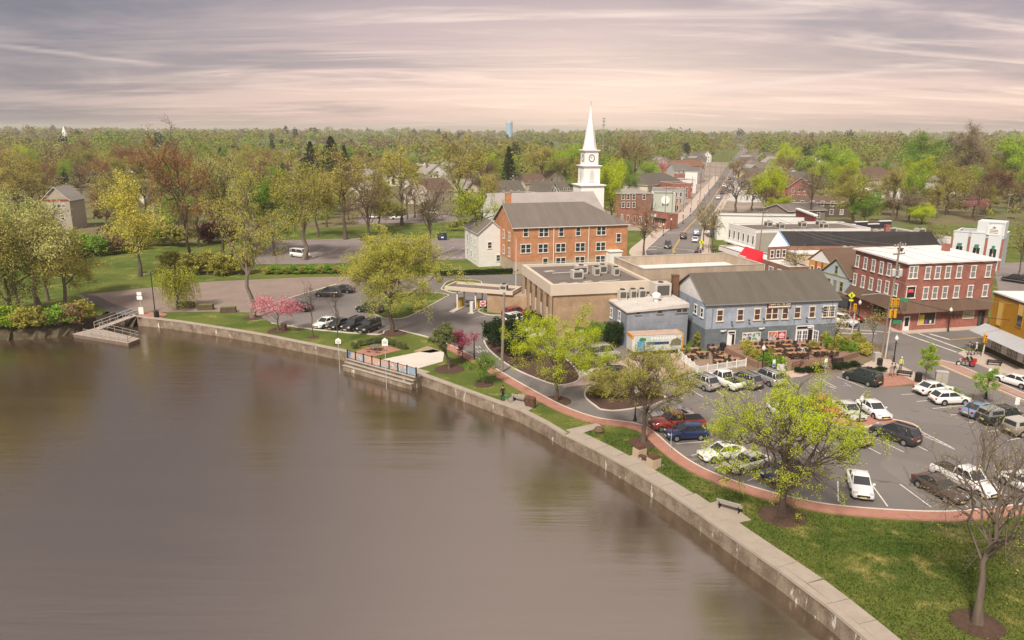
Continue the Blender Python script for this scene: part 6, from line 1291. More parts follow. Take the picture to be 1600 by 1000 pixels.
car('suv',GRY,(1366,676),(1430,698),'charcoal estate suv with roof rack beside the brick island'); car('sedan',DSIL,(1298,678),(1352,699),'grey sedan with red tail lights below the brick island'); car('sedan',WHT,(1384,660),(1344,635),'white saloon right of the lamp on the brick island'); car('sedan',('pearl',(.6,.6,.6)),(1344,662),(1306,637),'white saloon left of the lamp on the brick island')
car('sedan',WHT,(1484,611),(1430,618),'white sedan nearest the grey utility cabinet'); car('hatch',WHT,(1512,629),(1453,631),'white hatchback below the white sedan by the hedge'); car('sedan',LBL,(1556,642),(1501,655),'light blue sedan by the parking sign'); car('cap',GRN,(1606,656),(1525,664),'dark green pickup with silver bed cap',capcol=SIL); car('cap',TAN,(1650,672),(1563,682),'tan pickup with bed cap at the right edge',capcol=('palecap',(.5,.48,.44)))
car('suv',SIL,(1076,596),(1116,613),'silver suv leftmost in the row below the picket fence'); car('pickup',WHT,(1109,592),(1153,612),'small white pickup in the row below the patio'); car('suv',DSIL,(1141,594),(1184,610),'grey-silver suv right of the small white pickup'); car('boxsuv',SIL,(1178,590),(1217,606),'boxy silver suv rightmost in the row below the patio'); car('boxsuv',GRN,(1318,589),(1377,607),'dark green boxy suv by the brick plaza')
car('hatch',ORG,(1306,655),(1268,633),'orange hatchback behind the lime tree crown'); car('sedan',NVY,(1270,660),(1238,637),'dark blue sedan behind the lime tree crown'); car('sedan',('pearl',(.6,.6,.6)),(1240,664),(1206,642),'white sedan leftmost behind the lime tree crown')
car('van',SIL,(961,558),(912,564),'silver minivan by the mural trailer'); car('suv',BRN,(948,569),(900,577),'dark brown suv just below the silver minivan'); car('suv',GRN,(920,592),(985,596),'dark green suv behind the island shrubs')
car('sedan',BLK,(822,486),(790,491),'black car at the far end of the bank row',True); car('suv',RED,(823,492),(788,498),'red suv second in the bank row',True); car('suv',WHT,(826,500),(787,508),'white suv in the middle of the bank row'); car('sedan',WHT,(838,513),(797,520),'white sedan fourth in the bank row'); car('suv',WHT,(854,526),(814,534),'white suv nearest in the bank row under the lime tree')
car('sedan',WHT,(494,515),(524,505),'white sedan leftmost of the four facing the lawn'); car('sedan',BLK,(515,518),(544,507),'black sedan second of the four facing the lawn'); car('suv',BLK,(538,520),(567,508),'black suv third of the four facing the lawn'); car('boxsuv',BLK,(563,523),(590,512),'black suv rightmost of the four facing the lawn')
car('sedan',BLK,(452,483),(486,487),'black sedan behind the pink cherry tree'); car('suv',GRY,(496,463),(530,464),'dark suv by the concrete barrier in the left lot'); car('sedan',BLK,(518,456),(552,458),'dark sedan behind the dark suv in the left lot'); car('suv',GRN,(560,486),(596,490),'dark suv under the left side of the round yellow tree')
car('van',WHT,(486,404),(453,400),'white passenger van in the upper lot'); car('van',WHT,(394,398),(404,386),'white van at the left end of the upper lot',True); car('sedan',WHT,(572,342),(596,341),'white car leftmost beyond the grass strip',True); car('suv',WHT,(608,343),(632,342),'white suv in the middle beyond the grass strip',True); car('suv',WHT,(662,336),(684,335),'white suv rightmost beyond the grass strip',True)
car('boxsuv',GRY,(1042,394),(1044,381),'dark suv driving towards the bend of the main street'); car('suv',BLK,(1069,366),(1066,380),'black suv driving away up the main street'); car('sedan',WHT,(1088,371),(1084,385),'white sedan parked on the right of the street',True); car('suv',LBL,(1090,363),(1087,372),'pale blue suv parked ahead of the white sedan',True)
for k,(x,y,c,l) in enumerate([(1122,311,WHT,'white car parked on the main street by the crossing trees'),(1128,303,NVY,'blue car heading down the main street'),(1131,292,WHT,'white car on the left lane of the far main street'),(1136,293,WHT,'white car parked on the right of the far main street'),(1140,281,GRY,'dark car on the far main street'),(1147,278,WHT,'white car far up the main street'),(1150,262,SIL,'silver car nearly at the top of the main street')]):
    p=G(x,y); car('sedan' if k%2 else 'suv',c,None,None,l,True,loc=(p.x,p.y),rz=R(72.3))
car('suv',BLK,(1572,439),(1598,443),'black suv in the side lot right of the brick block',True); car('sedan',BLK,(1590,436),(1616,439),'black sedan at the edge of the side lot',True); car('sedan',RED,(1337,503),(1318,498),'dark red car behind the tavern corner',True); car('suv',WHT,(1325,509),(1306,505),'white suv waiting at the crosswalk behind the tavern',True)
car('sedan',WHT,(1552,592),(1618,612),'white electric car waiting behind the motorcycle')
for k,(x,y,c) in enumerate([(1402,303,WHT),(1409,302,WHT),(1416,301,SIL),(1424,300,WHT),(1432,302,WHT),(1428,308,WHT),(1434,311,SIL)]):
    p=G(x,y); car('van' if k<3 else 'suv',c,None,None,f'{["white van leftmost","white van second","silver van third","white suv fourth","white suv fifth","white suv lower","silver suv lowest"][k]} in the far right car park',True,loc=(p.x,p.y),rz=R(100))
# ---------------------------------------------------------------- smaller things
GLOBE=mat('lamp_globe',(.80,.78,.74),.3,0,spec=.5)
def lamp(px,py,label,hh=3.7,loc=None,group=None):
    p=G(px,py) if loc is None else loc; t=thing('street_lamp',label,'street lamp',(p.x,p.y,.02),0,group)
    b=MB(); b.lathe([(.2,0),(.2,.18),(.13,.3),(.12,.6),(.075,.75),(.065,hh-.75),(.1,hh-.7),(.12,hh-.6)],(0,0,0),10); b.build('post',BLACK,t)
    b=MB(); b.tube((-.32,0,hh-1.),(.32,0,hh-1.),.025,n=5); b.build('crossbar',BLACK,t)
    b=MB(); b.lathe([(.12,0),(.22,.2),(.24,.34),(.19,.45)],(0,0,hh-.6),12); b.build('globe',GLOBE,t); b=MB(); b.lathe([(.24,0),(.14,.16),(.05,.24),(.03,.38)],(0,0,hh-.15),10); b.build('cap',GALV,t)
for a in ((741,563,'black lamp post beside the magenta tree'),(1190,584,'black lamp post in front of the tavern patio'),(1341,672,'black lamp post on the brick island'),(992,658,'black lamp post behind the sparse yellow tree'),(1396,567,'black lamp post at the plaza corner of the intersection'),(1540,624,'black lamp post beside the thin street tree'),(1481,518,'black lamp post in front of the red brick block'),(1340,505,'black lamp post behind the tavern near the pedestrian sign')): lamp(*a)
for k,(x,y) in enumerate([(957,392),(1004,366),(1036,369),(1048,360),(1067,350),(1078,338),(1090,325),(1100,314),(1108,306)]): lamp(x,y,f'{["leftmost","second","third","fourth","fifth","sixth","seventh","eighth","farthest"][k]} black lamp post along the left sidewalk of the main street')
def pole(px,py,ytop,label,arms=1,r=.16,lean=0.,trans=0,name='utility_pole',m=None):
    p=G(px,py); h=ZAT(p.x,p.y,ytop); t=thing(name,label,'utility pole' if name=='utility_pole' else 'pole',(p.x,p.y,0))
    b=MB(); b.tube((0,0,0),(lean,0,h),r,r*.7,10); b.build('pole',m or WOODP,t)
    for k in range(arms): b=MB(); b.box((lean,0,h-.5-k*1.1),(2.4,.12,.14),.5); b.build('crossarm',m or WOODP,t); b=MB(); [b.lathe([(.06,0),(.08,.1),(.05,.2)],(lean+math.cos(.5)*u,math.sin(.5)*u,h-.43-k*1.1),6) for u in (-1.1,-.5,.5,1.1)]; b.build('insulators',GALV,t)
    for k in range(trans): b=MB(); b.lathe([(.26,0),(.28,.1),(.28,.9),(.2,1.)],(lean+.45*(1 if k else -1),-.1,h-4.6),10); b.build('transformer',GALV,t)
    return p,h
pole(784,582,457,'tall weathered wooden pole between the lane and the shore',0,.2,.3)
PA=pole(1377,557,378,'tall wooden pole with transformers at the intersection',2,.17,.6,2); pole(806,449,374,'white flagpole at the left side of the bank roof',0,.06,name='flagpole',m=WHITE)
PBp=pole(1183,428,328,'wooden pole in front of the white shop',1,.14,.2); pole(1566,380,302,'wooden pole right of the warehouse tower',1,.14)
pl_=[]
for k,(x,y,yt) in enumerate([(1038,352,292),(1049,346,286),(1067,341,296),(1079,332,276),(1093,320,258),(1107,298,244),(1117,288,240),(1126,274,232),(1132,266,228),(1139,256,223),(1145,248,219)]):
    pl_.append(pole(x,y,yt,f'{["nearest","second","third","fourth","fifth","sixth","seventh","eighth","ninth","tenth","farthest"][k]} wooden pole on the left sidewalk of the main street',1 if k%2==0 else 0,.15))
for k,(x,y,yt) in enumerate([(1440,312,256),(1107,395,338)]): pole(x,y,yt,['slim pole by the far right car park','slim pole beside the bare street trees'][k],0,.12)
WIRE=mat('cable_black',(.03,.03,.03),.6,0); WIREL=mat('cable_grey',(.22,.21,.2),.6,0)
def wire(a,c,sag,label,r=.028,m=None):
    a,c=Vector(a),Vector(c); mid=(a+c)/2; b=MB(); b.path([a+(c-a)*(k/14)-Vector((0,0,sag*4*(k/14)*(1-k/14)))-mid for k in range(15)],r,4); o=b.build('power_line',m or WIRE,None,mid); tag(o,label,'cable')
pp=PA[0]; hA=PA[1]; q=Vector((pp.x+.6,pp.y,0)); e=G(1700,560); 
for k,(z,z2,l) in enumerate([(hA-.4,12.2,'topmost'),(hA-.9,11.4,'second'),(hA-1.6,10.4,'third'),(hA-5.2,8.,'fourth'),(hA-7.4,6.0,'thick lower')]): wire((q.x,q.y,z),(e.x+k*.4,e.y-2,z2),.8+.2*k,f'{l} overhead cable running right from the intersection pole',.05 if k==4 else .026,WIRE if k==4 else WIREL)
s=PBp[0]
for k in range(3): wire((q.x,q.y,hA-.4-k*.6),(s.x+.3,s.y,PBp[1]-.4-k*.5),1.2,f'{["upper","middle","lower"][k]} overhead cable between the intersection pole and the shop pole',.026,WIREL)
for k,((a,h1),(c,h2)) in enumerate(zip(pl_[::2],pl_[2::2])): wire((a.x,a.y,h1-.4),(c.x,c.y,h2-.4),.8,f'{["nearest","second","third","fourth","fifth"][k]} cable span along the main street poles',.03,WIREL)
# signs
def sign(px,py,ytop,label,shape,m,w=.7,h=.7,rz=0.,txt=None,txtm=None,postm=None,name='road_sign',extra=None,size=.2):
    p=G(px,py); z=ZAT(p.x,p.y,ytop); t=thing(name,label,'sign',(p.x,p.y,0),rz); b=MB(); b.tube((0,.03,0),(0,.03,z-.1),.035,n=6); b.build('post',postm or GALV,t)
    b=MB()
    if shape=='diamond': b.add([(0,0,z-h*1.42),(h*.71,0,z-h*.71),(0,0,z),(-h*.71,0,z-h*.71)],[(0,1,2,3)]); zc=z-h*.71
    else: b.bb(-w/2,w/2,-.02,.01,z-h,z); zc=z-h/2
    f=b.build('sign_face',m,t)
    if txt: word(txt,size,(0,-.035,zc),0,txtm or BLACK,'lettering',f,R(90),.004)
    if extra=='person':
        b=MB(); b.lathe([(.02,0),(.08,.06),(.02,.14)],(0,-.03,zc+.16),6); b.box((0,-.03,zc+.02),(.16,.01,.26)); b.box((-.07,-.03,zc-.2),(.07,.01,.22)); b.box((.08,-.03,zc-.2),(.07,.01,.22)); b.build('pictogram',BLACK,f)
        b=MB(); b.bb(-.3,.3,-.02,.01,z-h*1.42-.4,z-h*1.42-.1); b.build('plaque',m,t)
    if extra=='dne': b=MB(); b.tube((0,-.03,zc),(0,-.045,zc),.42,n=16); b.build('red_disc',mat('sign_red',(.5,.02,.03),.5,0),f); b=MB(); b.bb(-.3,.3,-.06,-.046,zc-.07,zc+.07); b.build('white_bar',WHITE,f); word('DO NOT',.13,(0,-.05,zc+.2),0,WHITE,'lettering',f,R(90),.003); word('ENTER',.13,(0,-.05,zc-.2),0,WHITE,'lettering',f,R(90),.003)
    return t
FLUO=mat('fluorescent_yellow',(.62,.66,.02),.5,0); SGREEN=mat('sign_green',(.02,.22,.10),.5,0); SBLUE=mat('sign_blue',(.05,.20,.45),.5,0)
sign(1324,520,456,'yellow-green pedestrian crossing diamond behind the tavern roof','diamond',FLUO,h=.75,rz=R(-25),extra='person'); sign(1095,396,374,'yellow-green pedestrian crossing diamond at the street bend','diamond',FLUO,h=1.,extra='person')
sign(1094,352,346,'far yellow-green crossing diamond up the street','diamond',FLUO,h=.8,extra='person'); sign(754.5,489,470,'square do not enter sign under the drive-through canopy','box',WHITE,.95,.95,extra='dne')
for x,y,l in ((1208,582,'blue and white accessible parking sign left of the plaza ramp'),(1289,580,'blue and white accessible parking sign right of the plaza ramp')):
    t=sign(x,y,y-20,l,'box',WHITE,.36,.95); b=MB(); z=ZAT(t.location.x,t.location.y,y-20); b.bb(-.16,.16,-.035,-.02,z-.9,z-.5); b.build('blue_panel',SBLUE,t)
sign(1587,643,621,'small white parking sign on the near sidewalk','box',WHITE,.5,.85); sign(775,522,505,'small dark notice board on posts by the planted bed','box',BLACK,.8,.6); sign(1048,706,668,'slim dark sign post on the brick walk by the navy hatchback','box',mat('dark_sign',(.10,.07,.05),.6,0),.32,.5,rz=R(60)); sign(1111,390,360,'teal street sign by the white corner shop','box',mat('sign_teal',(.04,.30,.28),.5,0),1.,.9)
# signals
def signal(px,py,ytop,label,n=2):
    p=G(px,py); z=ZAT(p.x,p.y,ytop); t=thing('traffic_signal',label,'traffic light',(p.x,p.y,0)); b=MB(); b.tube((0,0,0),(.15,0,z),.11,.08,8); b.build('pole',mat('pale_pole',(.50,.47,.43),.6,.1),t)
    for k in range(n):
        x=.5*(1 if k%2 else -.2); zz=z-.2-1.5*(k//2); b=MB(); b.box((x,-.2,zz),(.4,.3,1.15),.3*k); h=b.build('signal_head',mat('signal_yellow',(.62,.32,.015),.5,.05),t)
        for j,cm in enumerate(('signal_red_lens','signal_amber_lens','signal_green_lens')): b=MB(); b.lathe([(.12,0),(.12,.05)],(0,0,0),8); o=b.build('lens',mat(cm,((.25,.02,.02),(.3,.15,.01),(.02,.18,.08))[j],.3,0),h,(x,-.36,zz+.34-.34*j)); o.rotation_euler=(R(90),0,0)
    return t,z
t,z=signal(1383,560,470,'pale signal pole with yellow signal heads at the intersection',4); b=MB(); b.box((1.1,-.1,z+.2),(2.2,.04,.38)); o=b.build('street_sign',SGREEN,t); b=MB(); b.box((.9,-.15,z-2.9),(1.2,.04,.5)); b.build('street_sign',SGREEN,t)
b=MB(); b.path([(0,0,z+.6),(-2.,0,z+1.0),(-4.2,.2,z+.7)],.06,6); b.build('mast_arm',GREY,t)
signal(1331,520,478,'amber signal head on a post behind the tavern corner',1); signal(1534,560,526,'signal post in front of the mustard corner shop',1)
# street furniture
def bench(px,py,rz,label,slat=None,w=1.8,stone=False):
    p=G(px,py); t=thing('bench',label,'bench',(p.x,p.y,.05),rz); m=slat or mat('grey_slats',(.34,.31,.29),.7,.15,3)
    for k in range(4): b=MB(); b.box((0,-.18+k*.13,.45),(w,.10,.04)); b.build('seat_slat',m,t)
    for k in range(3): b=MB(); b.box((0,.34+.05*k,.58+k*.15),(w,.035,.11)); b.build('back_slat',m,t)
    for s in (-1,1): b=MB(); b.box((s*w*.4,.05,.22),(.07,.5,.44)); b.box((s*w*.4,.36,.6),(.07,.06,.6)); b.build('leg',BLACK,t)
bench(1140,797,R(146),'grey slatted bench on the concrete pad by the near walkway',w=2.0); bench(813,628,R(150),'grey slatted bench beside the person in black'); bench(1412,589,R(155),'dark bench on the brick plaza',BLACK); bench(1552,572,R(160),'dark bench in front of the mustard corner shop',BLACK); bench(1310,572,R(10),'dark bench on the tavern side of the patio wall',BLACK)
def bin_(px,py,label,m=None,r=.3,h=.95,square=False,z=0.):
    p=G(px,py); t=thing('litter_bin',label,'litter bin',(p.x,p.y,z+.04)); b=MB()
    if square: b.box((0,0,h*.35),(.95,.95,h*.7),.5); b.build('base',mat('aggregate',(.42,.33,.24),.9,.2,6),t); b=MB(); b.box((0,0,h*.82),(.85,.85,h*.26),.5,taper=.85); b.build('lid',m or RUST,t)
    else: b.lathe([(r*.85,0),(r,.1),(r,h*.85),(r*1.05,h*.86),(r*1.05,h*.92)],(0,0,0),14); b.build('body',m or RUST,t); b=MB(); b.lathe([(r*1.06,0),(r*.7,.12),(r*.3,.16)],(0,0,h*.92),14); b.build('lid',m or RUST,t)
bin_(825,634,'left one of two brown litter bins under the lime tree',r=.38,h=1.1); bin_(832,636,'right one of two brown litter bins under the lime tree',r=.38,h=1.1); bin_(999,713,'square stone bin with brown lid at the left of the stone bench',square=True,h=1.2); bin_(1021,729,'square stone bin with brown lid at the right of the stone bench',square=True,h=1.2)
bin_(1434,598,'black litter bin at the plaza corner',BLACK,.4,1.15,z=.12); bin_(1374,572,'black litter bin by the patio corner',BLACK,.35,1.); bin_(444,517,'brown litter bin beside the pink cherry',r=.45,h=1.1); bin_(245,496,'black litter bin by the dock gangway',BLACK,.4,1.); bin_(1129,548,'dark bin beside the tavern side door',BLACK,.45,1.1)
p=G(1011,722); t=thing('stone_bench','low brown stone bench between two square bins','bench',(p.x,p.y,.04),R(-38)); b=MB(); b.box((0,0,.42),(1.7,.5,.1)); b.build('seat',RUST,t); 
for s in (-1,1): b=MB(); b.box((s*.6,0,.19),(.2,.42,.38)); b.build('leg',MATS['aggregate'],t)
p=G(936,675); t=thing('boulder','brown boulder at the end of the small concrete pad','rock',(p.x,p.y,0)); b=MB(); b.lathe([(.45,0),(.55,.2),(.42,.5),(.15,.62)],(0,0,0),9); b.build('rock',mat('brown_rock',(.14,.09,.06),.9,.3,3,.6,8),t)
for k,(x,y) in enumerate([(292,480),(322,484),(357,488)]):
    p=G(x,y); t=thing('stone_block',['leftmost mossy stone block behind the willow','middle mossy stone block on the lake lawn','rightmost mossy stone block on the lake lawn'][k],'stone block',(p.x,p.y,0),.1*k); b=MB(); b.box((0,0,.45),(2.6,1.,.9),taper=.94); b.build('block',mat('mossy_stone',(.10,.075,.05),.95,.35,2,.6,6),t); b=MB(); b.box((0,0,.93),(2.3,.8,.08)); b.build('moss_top',mat('moss',(.14,.15,.05),.95,.3,3),t)
p=G(1469,603); t=thing('utility_cabinet','grey metal utility cabinet beside the white sedans','cabinet',(p.x,p.y,.12),R(-20)); b=MB(); b.box((0,0,.85),(1.3,.8,1.7)); b.build('case',mat('cabinet_tan',(.36,.33,.29),.5,.08),t); b=MB(); b.box((0,0,1.73),(1.4,.9,.06)); b.build('lid',GALV,t); b=MB(); b.box((0,-.41,.85),(.02,.02,1.5)); b.build('door_seam',BLACK,t)
p=G(1369,566); t=thing('signal_cabinet','concrete-grey signal box at the foot of the intersection pole','cabinet',(p.x,p.y,.1)); b=MB(); b.box((0,0,.6),(.8,.7,1.2)); b.build('case',CONC,t); b=MB(); b.box((0,0,1.23),(.86,.76,.06)); b.build('lid',GALV,t)
def dumpster(px,py,rz,m,label,w=2.,h=1.5):
    p=G(px,py); t=thing('dumpster',label,'dumpster',(p.x,p.y,.03),rz); b=MB(); b.box((0,0,h*.45),(w,1.3,h*.9),taper=1.06); b.build('body',m,t); b=MB(); b.box((0,.05,h*.95),(w+.1,1.5,.08)); b.build('lid',BLACK,t); b=MB(); b.bb(-.35,.35,-.74,-.70,.6,1.0); b.build('label_plate',WHITE,t)
    for s in (-1,1): b=MB(); b.box((s*(w/2+.05),-.1,h*.6),(.1,.5,.12)); b.build('lift_pocket',m,t)
DG=mat('dumpster_green',(.012,.09,.05),.6,.2,2); dumpster(906,524,R(13),DG,'left green dumpster against the bank wall'); dumpster(920,522,R(13),DG,'right green dumpster against the bank wall'); dumpster(691,375,R(10),mat('dumpster_navy',(.015,.03,.07),.6,.15,2),'navy blue dumpster at the back of the upper lot',2.4,2.0)
b=MB(); b.box((0,0,.6),(2.8,.3,1.2)); o=b.build('brush_pile',MULCH,None,(*tuple(G(570,376))[:2],0)); tag(o,'low dark brown brush pile at the back of the upper lot','brush pile')
# picnic set
p=G(586,549); t=thing('picnic_table','round dark picnic table with attached seats on red paving','picnic table',(p.x,p.y,.05)); b=MB(); b.lathe([(.75,0),(.75,.06)],(0,0,.74),10); b.build('table_top',mat('picnic_green',(.14,.15,.11),.7,.15),t); b=MB(); b.tube((0,0,0),(0,0,.75),.08,n=8); b.build('pedestal',BLACK,t)
for k in range(5): a_=k*1.257; b=MB(); b.box((1.2*math.cos(a_),1.2*math.sin(a_),.44),(.75,.32,.05),a_+1.57); b.build('seat',mat('picnic_wood',(.17,.11,.07),.8,.2),t); b=MB(); b.tube((0,0,.2),(1.2*math.cos(a_),1.2*math.sin(a_),.42),.03,n=5); b.build('seat_arm',BLACK,t)
# signs standing in the lake
for k,(x,yw,yt,l) in enumerate([(531,584,528,'white hooded sign on a pole in the lake by the lawn'),(604,608,528,'white house-shaped sign on a pole in the lake by the steps')]):
    p=G(x,yw,ZW); z=ZAT(p.x,p.y,yt); t=thing('lake_sign',l,'sign',(p.x,p.y,0)); b=MB(); b.tube((0,.03,ZW-.5),(0,.03,z-.6),.035,n=6); b.build('post',GALV,t); b=MB(); b.add([(-.36,0,z-.8-.2*k),(.36,0,z-.8-.2*k),(.36,0,z-.28),(.0,0,z),(-.36,0,z-.28)],[(0,1,2,3,4)]); b.add([(-.36,.05,z-.8-.2*k),(.36,.05,z-.8-.2*k),(.36,.05,z-.28),(.0,.05,z),(-.36,.05,z-.28)],[(4,3,2,1,0)]); f=b.build('sign_face',WHITE,t)
    b=MB()
    for j in range(3): b.bb(-.24,.24,-.012,-.004,z-.72+j*.14,z-.66+j*.14)
    b.build('print',mat('print_green',(.12,.22,.14),.6,0),f)
# dock
zd=-.95; dk=thing('dock','weathered floating dock platform with grey railing at the left','dock',(0,0,0)); DW=mat('dock_boards',(.36,.30,.26),.9,.18,2)
D4=[G(113,521.5,zd),G(201,536,zd),G(219,529,zd),G(150,512,zd)]
n_=12
for k in range(n_):
    f0,f1=k/n_+.004,(k+1)/n_-.004; q=[D4[0].lerp(D4[1],f0),D4[0].lerp(D4[1],f1),D4[3].lerp(D4[2],f1),D4[3].lerp(D4[2],f0)]; b=MB(); b.prism([(v.x,v.y) for v in q],zd-.06,zd); b.build('deck_panel',DW,dk)
b=MB(); b.prism([(v.x,v.y) for v in exp_(D4,-.15)],zd-.75,zd-.07); b.build('float',mat('dock_float',(.14,.11,.09),.9,.2),dk)
def railing(pts,z,h,par,m=GREY,n=5):
    for a_,c_ in zip(pts,pts[1:]):
        b=MB()
        for zz in (h,h*.55): b.tube((a_.x,a_.y,z+zz),(c_.x,c_.y,z+zz),.04,n=5)
        b.build('rail',m,par); k=max(1,int((c_-a_).length/1.9))
        for j in range(k+1): q=a_.lerp(c_,j/k); b=MB(); b.tube((q.x,q.y,z),(q.x,q.y,z+h),.04,n=5); b.build('post',m,par)
I4=exp_(D4,-.2); railing([I4[0].lerp(I4[1],.2),I4[1],I4[2],I4[2].lerp(I4[3],.92)],zd,1.05,dk)
gw=thing('gangway','sloping aluminium gangway from the landing to the dock','gangway',(0,0,0)); g0,g1=G(212,492,.05),G(152,514,zd+.05); g0.z=g1.z=0; d_=(g1-g0).normalized(); nn=Vector((-d_.y,d_.x,0))*.75
b=MB(); b.add([(v.x,v.y,z) for v,z in ((g0+nn,.08),(g0-nn,.08),(g1-nn,zd+.06),(g1+nn,zd+.06))],[(0,1,2,3)]); b.add([(v.x,v.y,z-.15) for v,z in ((g0+nn,.08),(g0-nn,.08),(g1-nn,zd+.06),(g1+nn,zd+.06))],[(3,2,1,0)]); b.build('deck',DW,gw)
for s in (-1,1):
    for hz in (1.0,.5):
        b=MB(); b.tube((g0.x+nn.x*s,g0.y+nn.y*s,.08+hz),(g1.x+nn.x*s,g1.y+nn.y*s,zd+.06+hz),.045,n=5); b.build('rail',GALV,gw)
    for j in range(6): q=g0.lerp(g1,j/5)+nn*s; zz=.08+(zd-.02)*j/5; b=MB(); b.tube((q.x,q.y,zz-.1),(q.x,q.y,zz+1.),.04,n=5); b.build('post',GALV,gw)
p=G(221.5,491); t=thing('dock_signpost','white boxed signs on a post beside the dock','sign',(p.x,p.y,0)); b=MB(); b.tube((0,0,0),(0,0,3.6),.05,n=6); b.build('post',GALV,t)
for z,w,h in ((3.5,.75,.55),(2.8,.9,.6),(.6,.8,1.2)): b=MB(); b.box((0,-.07,z),(w,.12,h)); b.build('sign_face',WHITE,t)
p=G(242,485); t=thing('dock_lamp','black twin-arm lamp post beside the weeping willow','street lamp',(p.x,p.y,0)); b=MB(); b.tube((0,0,0),(0,0,6.6),.09,.06,8); b.build('post',BLACK,t); b=MB(); b.tube((-1.,0,6.6),(1.,0,6.6),.04,n=5); b.build('arm',BLACK,t)
for s in (-1,1): b=MB(); b.box((s*.95,0,6.6),(.7,.4,.14)); b.build('lamp_head',BLACK,t)
b=MB(); w0,w1=G(150,497,.3),G(178,488,.3); b.prism([(w0.x,w0.y),(w1.x,w1.y),(w1.x,w1.y+.5),(w0.x,w0.y+.5)],-1.6,.35); tag(b.build('ramp_wall',WALLM),'short tan concrete wall beside the boat ramp','wall')
# mural trailer
a_,c_=G(987,555),G(1066,551); d_=(c_-a_); t=thing('mural_trailer','box trailer painted with a colourful lake mural and orange edges','trailer',(a_.x,a_.y,.0),math.atan2(d_.y,d_.x)); Lt=d_.length; Ht=2.75
def muralmat():
    m,tt,bb=newmat('mural'); o=N(tt,'ShaderNodeTexCoord'); v=o.outputs['Object']; n1_=noise(tt,v,.8,3,.5,.8); n2_=noise(tt,v,1.9,3,.6,1.)
    c=mixc(tt,smooth(tt,n1_,.45,.6),(.42,.52,.50),(.55,.56,.52)); c=mixc(tt,smooth(tt,n2_,.60,.64),c,(.07,.25,.46)); c=mixc(tt,smooth(tt,noise(tt,v,1.5,2,.5,.5),.66,.69),c,(.10,.17,.07)); L(tt,c,bb.inputs['Base Color']); bb.inputs['Roughness'].default_value=.6; return m
b=MB(); b.bb(0,Lt,0,2.3,.45,Ht); b.build('box',mat('trailer_white',(.58,.58,.56),.6,.12),t); b=MB(); b.bb(.35,Lt-.2,-.02,0,.5,Ht-.12); b.build('mural',muralmat(),t); b=MB(); b.bb(-.05,Lt+.05,-.05,2.35,Ht,Ht+.05); b.build('roof',mat('trailer_roof',(.45,.33,.26),.8,.25,1),t)
ORT=mat('orange_trim',(.58,.28,.06),.6,.1)
for x in (0,Lt-.18): b=MB(); b.bb(x-.02,x+.2,-.04,2.34,.42 if x else 2.3,Ht+.07); b.build('edge_trim',ORT,t)
b=MB(); b.bb(2.,Lt*.72,-.035,-.02,1.35,1.75); b.build('mural_band',mat('mural_navy',(.03,.05,.14),.6,.1),t); b=MB(); [b.bb(Lt*.36+j*.42,Lt*.36+j*.42+.3,-.035,-.02,2.1,2.45) for j in range(9)]; b.build('mural_marks',mat('mural_letter',(.68,.68,.66),.6,.1,3),t)
b=MB(); b.add([(Lt-1.9,-.03,1.1),(Lt-.3,-.03,1.1),(Lt-.25,-.03,1.8),(Lt-.9,-.03,2.25),(Lt-1.7,-.03,1.9)],[(0,1,2,3,4)]); b.build('mural_hill',mat('mural_olive',(.16,.15,.10),.6,.2,3),t); b=MB(); b.add([(.7,-.03,.6),(1.9,-.03,.6),(1.8,-.03,1.8),(1.3,-.03,2.2),(.8,-.03,1.7)],[(0,1,2,3,4)]); b.build('mural_figure',mat('mural_blue',(.06,.27,.5),.6,.3,4),t); b=MB(); b.add([(.9,-.035,2.0),(2.,-.035,1.95),(1.9,-.035,2.35),(1.2,-.035,2.45)],[(0,1,2,3)]); b.build('mural_leaf',mat('mural_green',(.05,.17,.05),.6,.2,3),t)
for x in (1.8,2.7,Lt-1.4): b=MB(); b.tube((x,.1,.42),(x,.35,.42),.42,n=14); b.build('wheel',TYRE,t)
# tavern patio
zt=.55; P5=gp([(1136,545),(1184,568),(1240,566),(1300,563),(1338,551),(1334,541)],zt); w_=[T.o+T.ux*20.4-T.uy*.02,T.o+T.ux*2.-T.uy*.02]
b=MB(); b.prism([(v.x,v.y) for v in P5+w_],0,zt); struct(b.build('patio_terrace',mat('terrace_pavers',(.25,.15,.12),.9,.2,1.,.2,20)))
pw=thing('patio_wall','low brown retaining wall around the tavern patio','wall',(0,0,0))
for a_,c_ in zip(P5[:5],P5[1:5]):
    d_=(c_-a_).normalized(); n2=Vector((d_.y,-d_.x,0)); b=MB(); q=[a_+n2*.02,c_+n2*.02,c_+n2*.34,a_+n2*.34]; b.prism([(v.x,v.y) for v in q],0,zt+.25); b.build('wall_section',mat('terrace_wall',(.235,.145,.105),.9,.2,1.2),pw)
b=MB(); b.poly([(v.x,v.y,.05) for v in gp([(1060,553),(1092,582),(1165,571),(1186,571),(1136,546),(1110,548)])]); struct(b.build('beer_garden_gravel',mat('garden_gravel',(.26,.19,.14),.95,.3,1.5,.4,20)))
b=MB(); b.poly([(v.x,v.y,.045) for v in gp([(1165,571),(1186,573),(1240,570),(1330,560),(1375,560),(1352,578),(1256,588),(1180,592),(1075,591),(1092,583)])]); struct(b.build('planting_bed',mat('bed_soil',(.19,.14,.09),.95,.3,1.2,.5,15)))
sheet('street_bed',[(1316,520),(1372,538),(1392,560),(1375,562),(1330,560),(1300,560),(1308,541)],.043,MATS['bed_soil'])
sheet('plaza_ramp',[(1226,582),(1246,578),(1264,585),(1252,589.5),(1236,591)],.07,mat('ramp_pink',(.48,.37,.31),.9,.1)); sheet('patio_path',[(1344,572),(1372,560),(1392,563),(1380,592),(1356,590)],.075,SWALK)
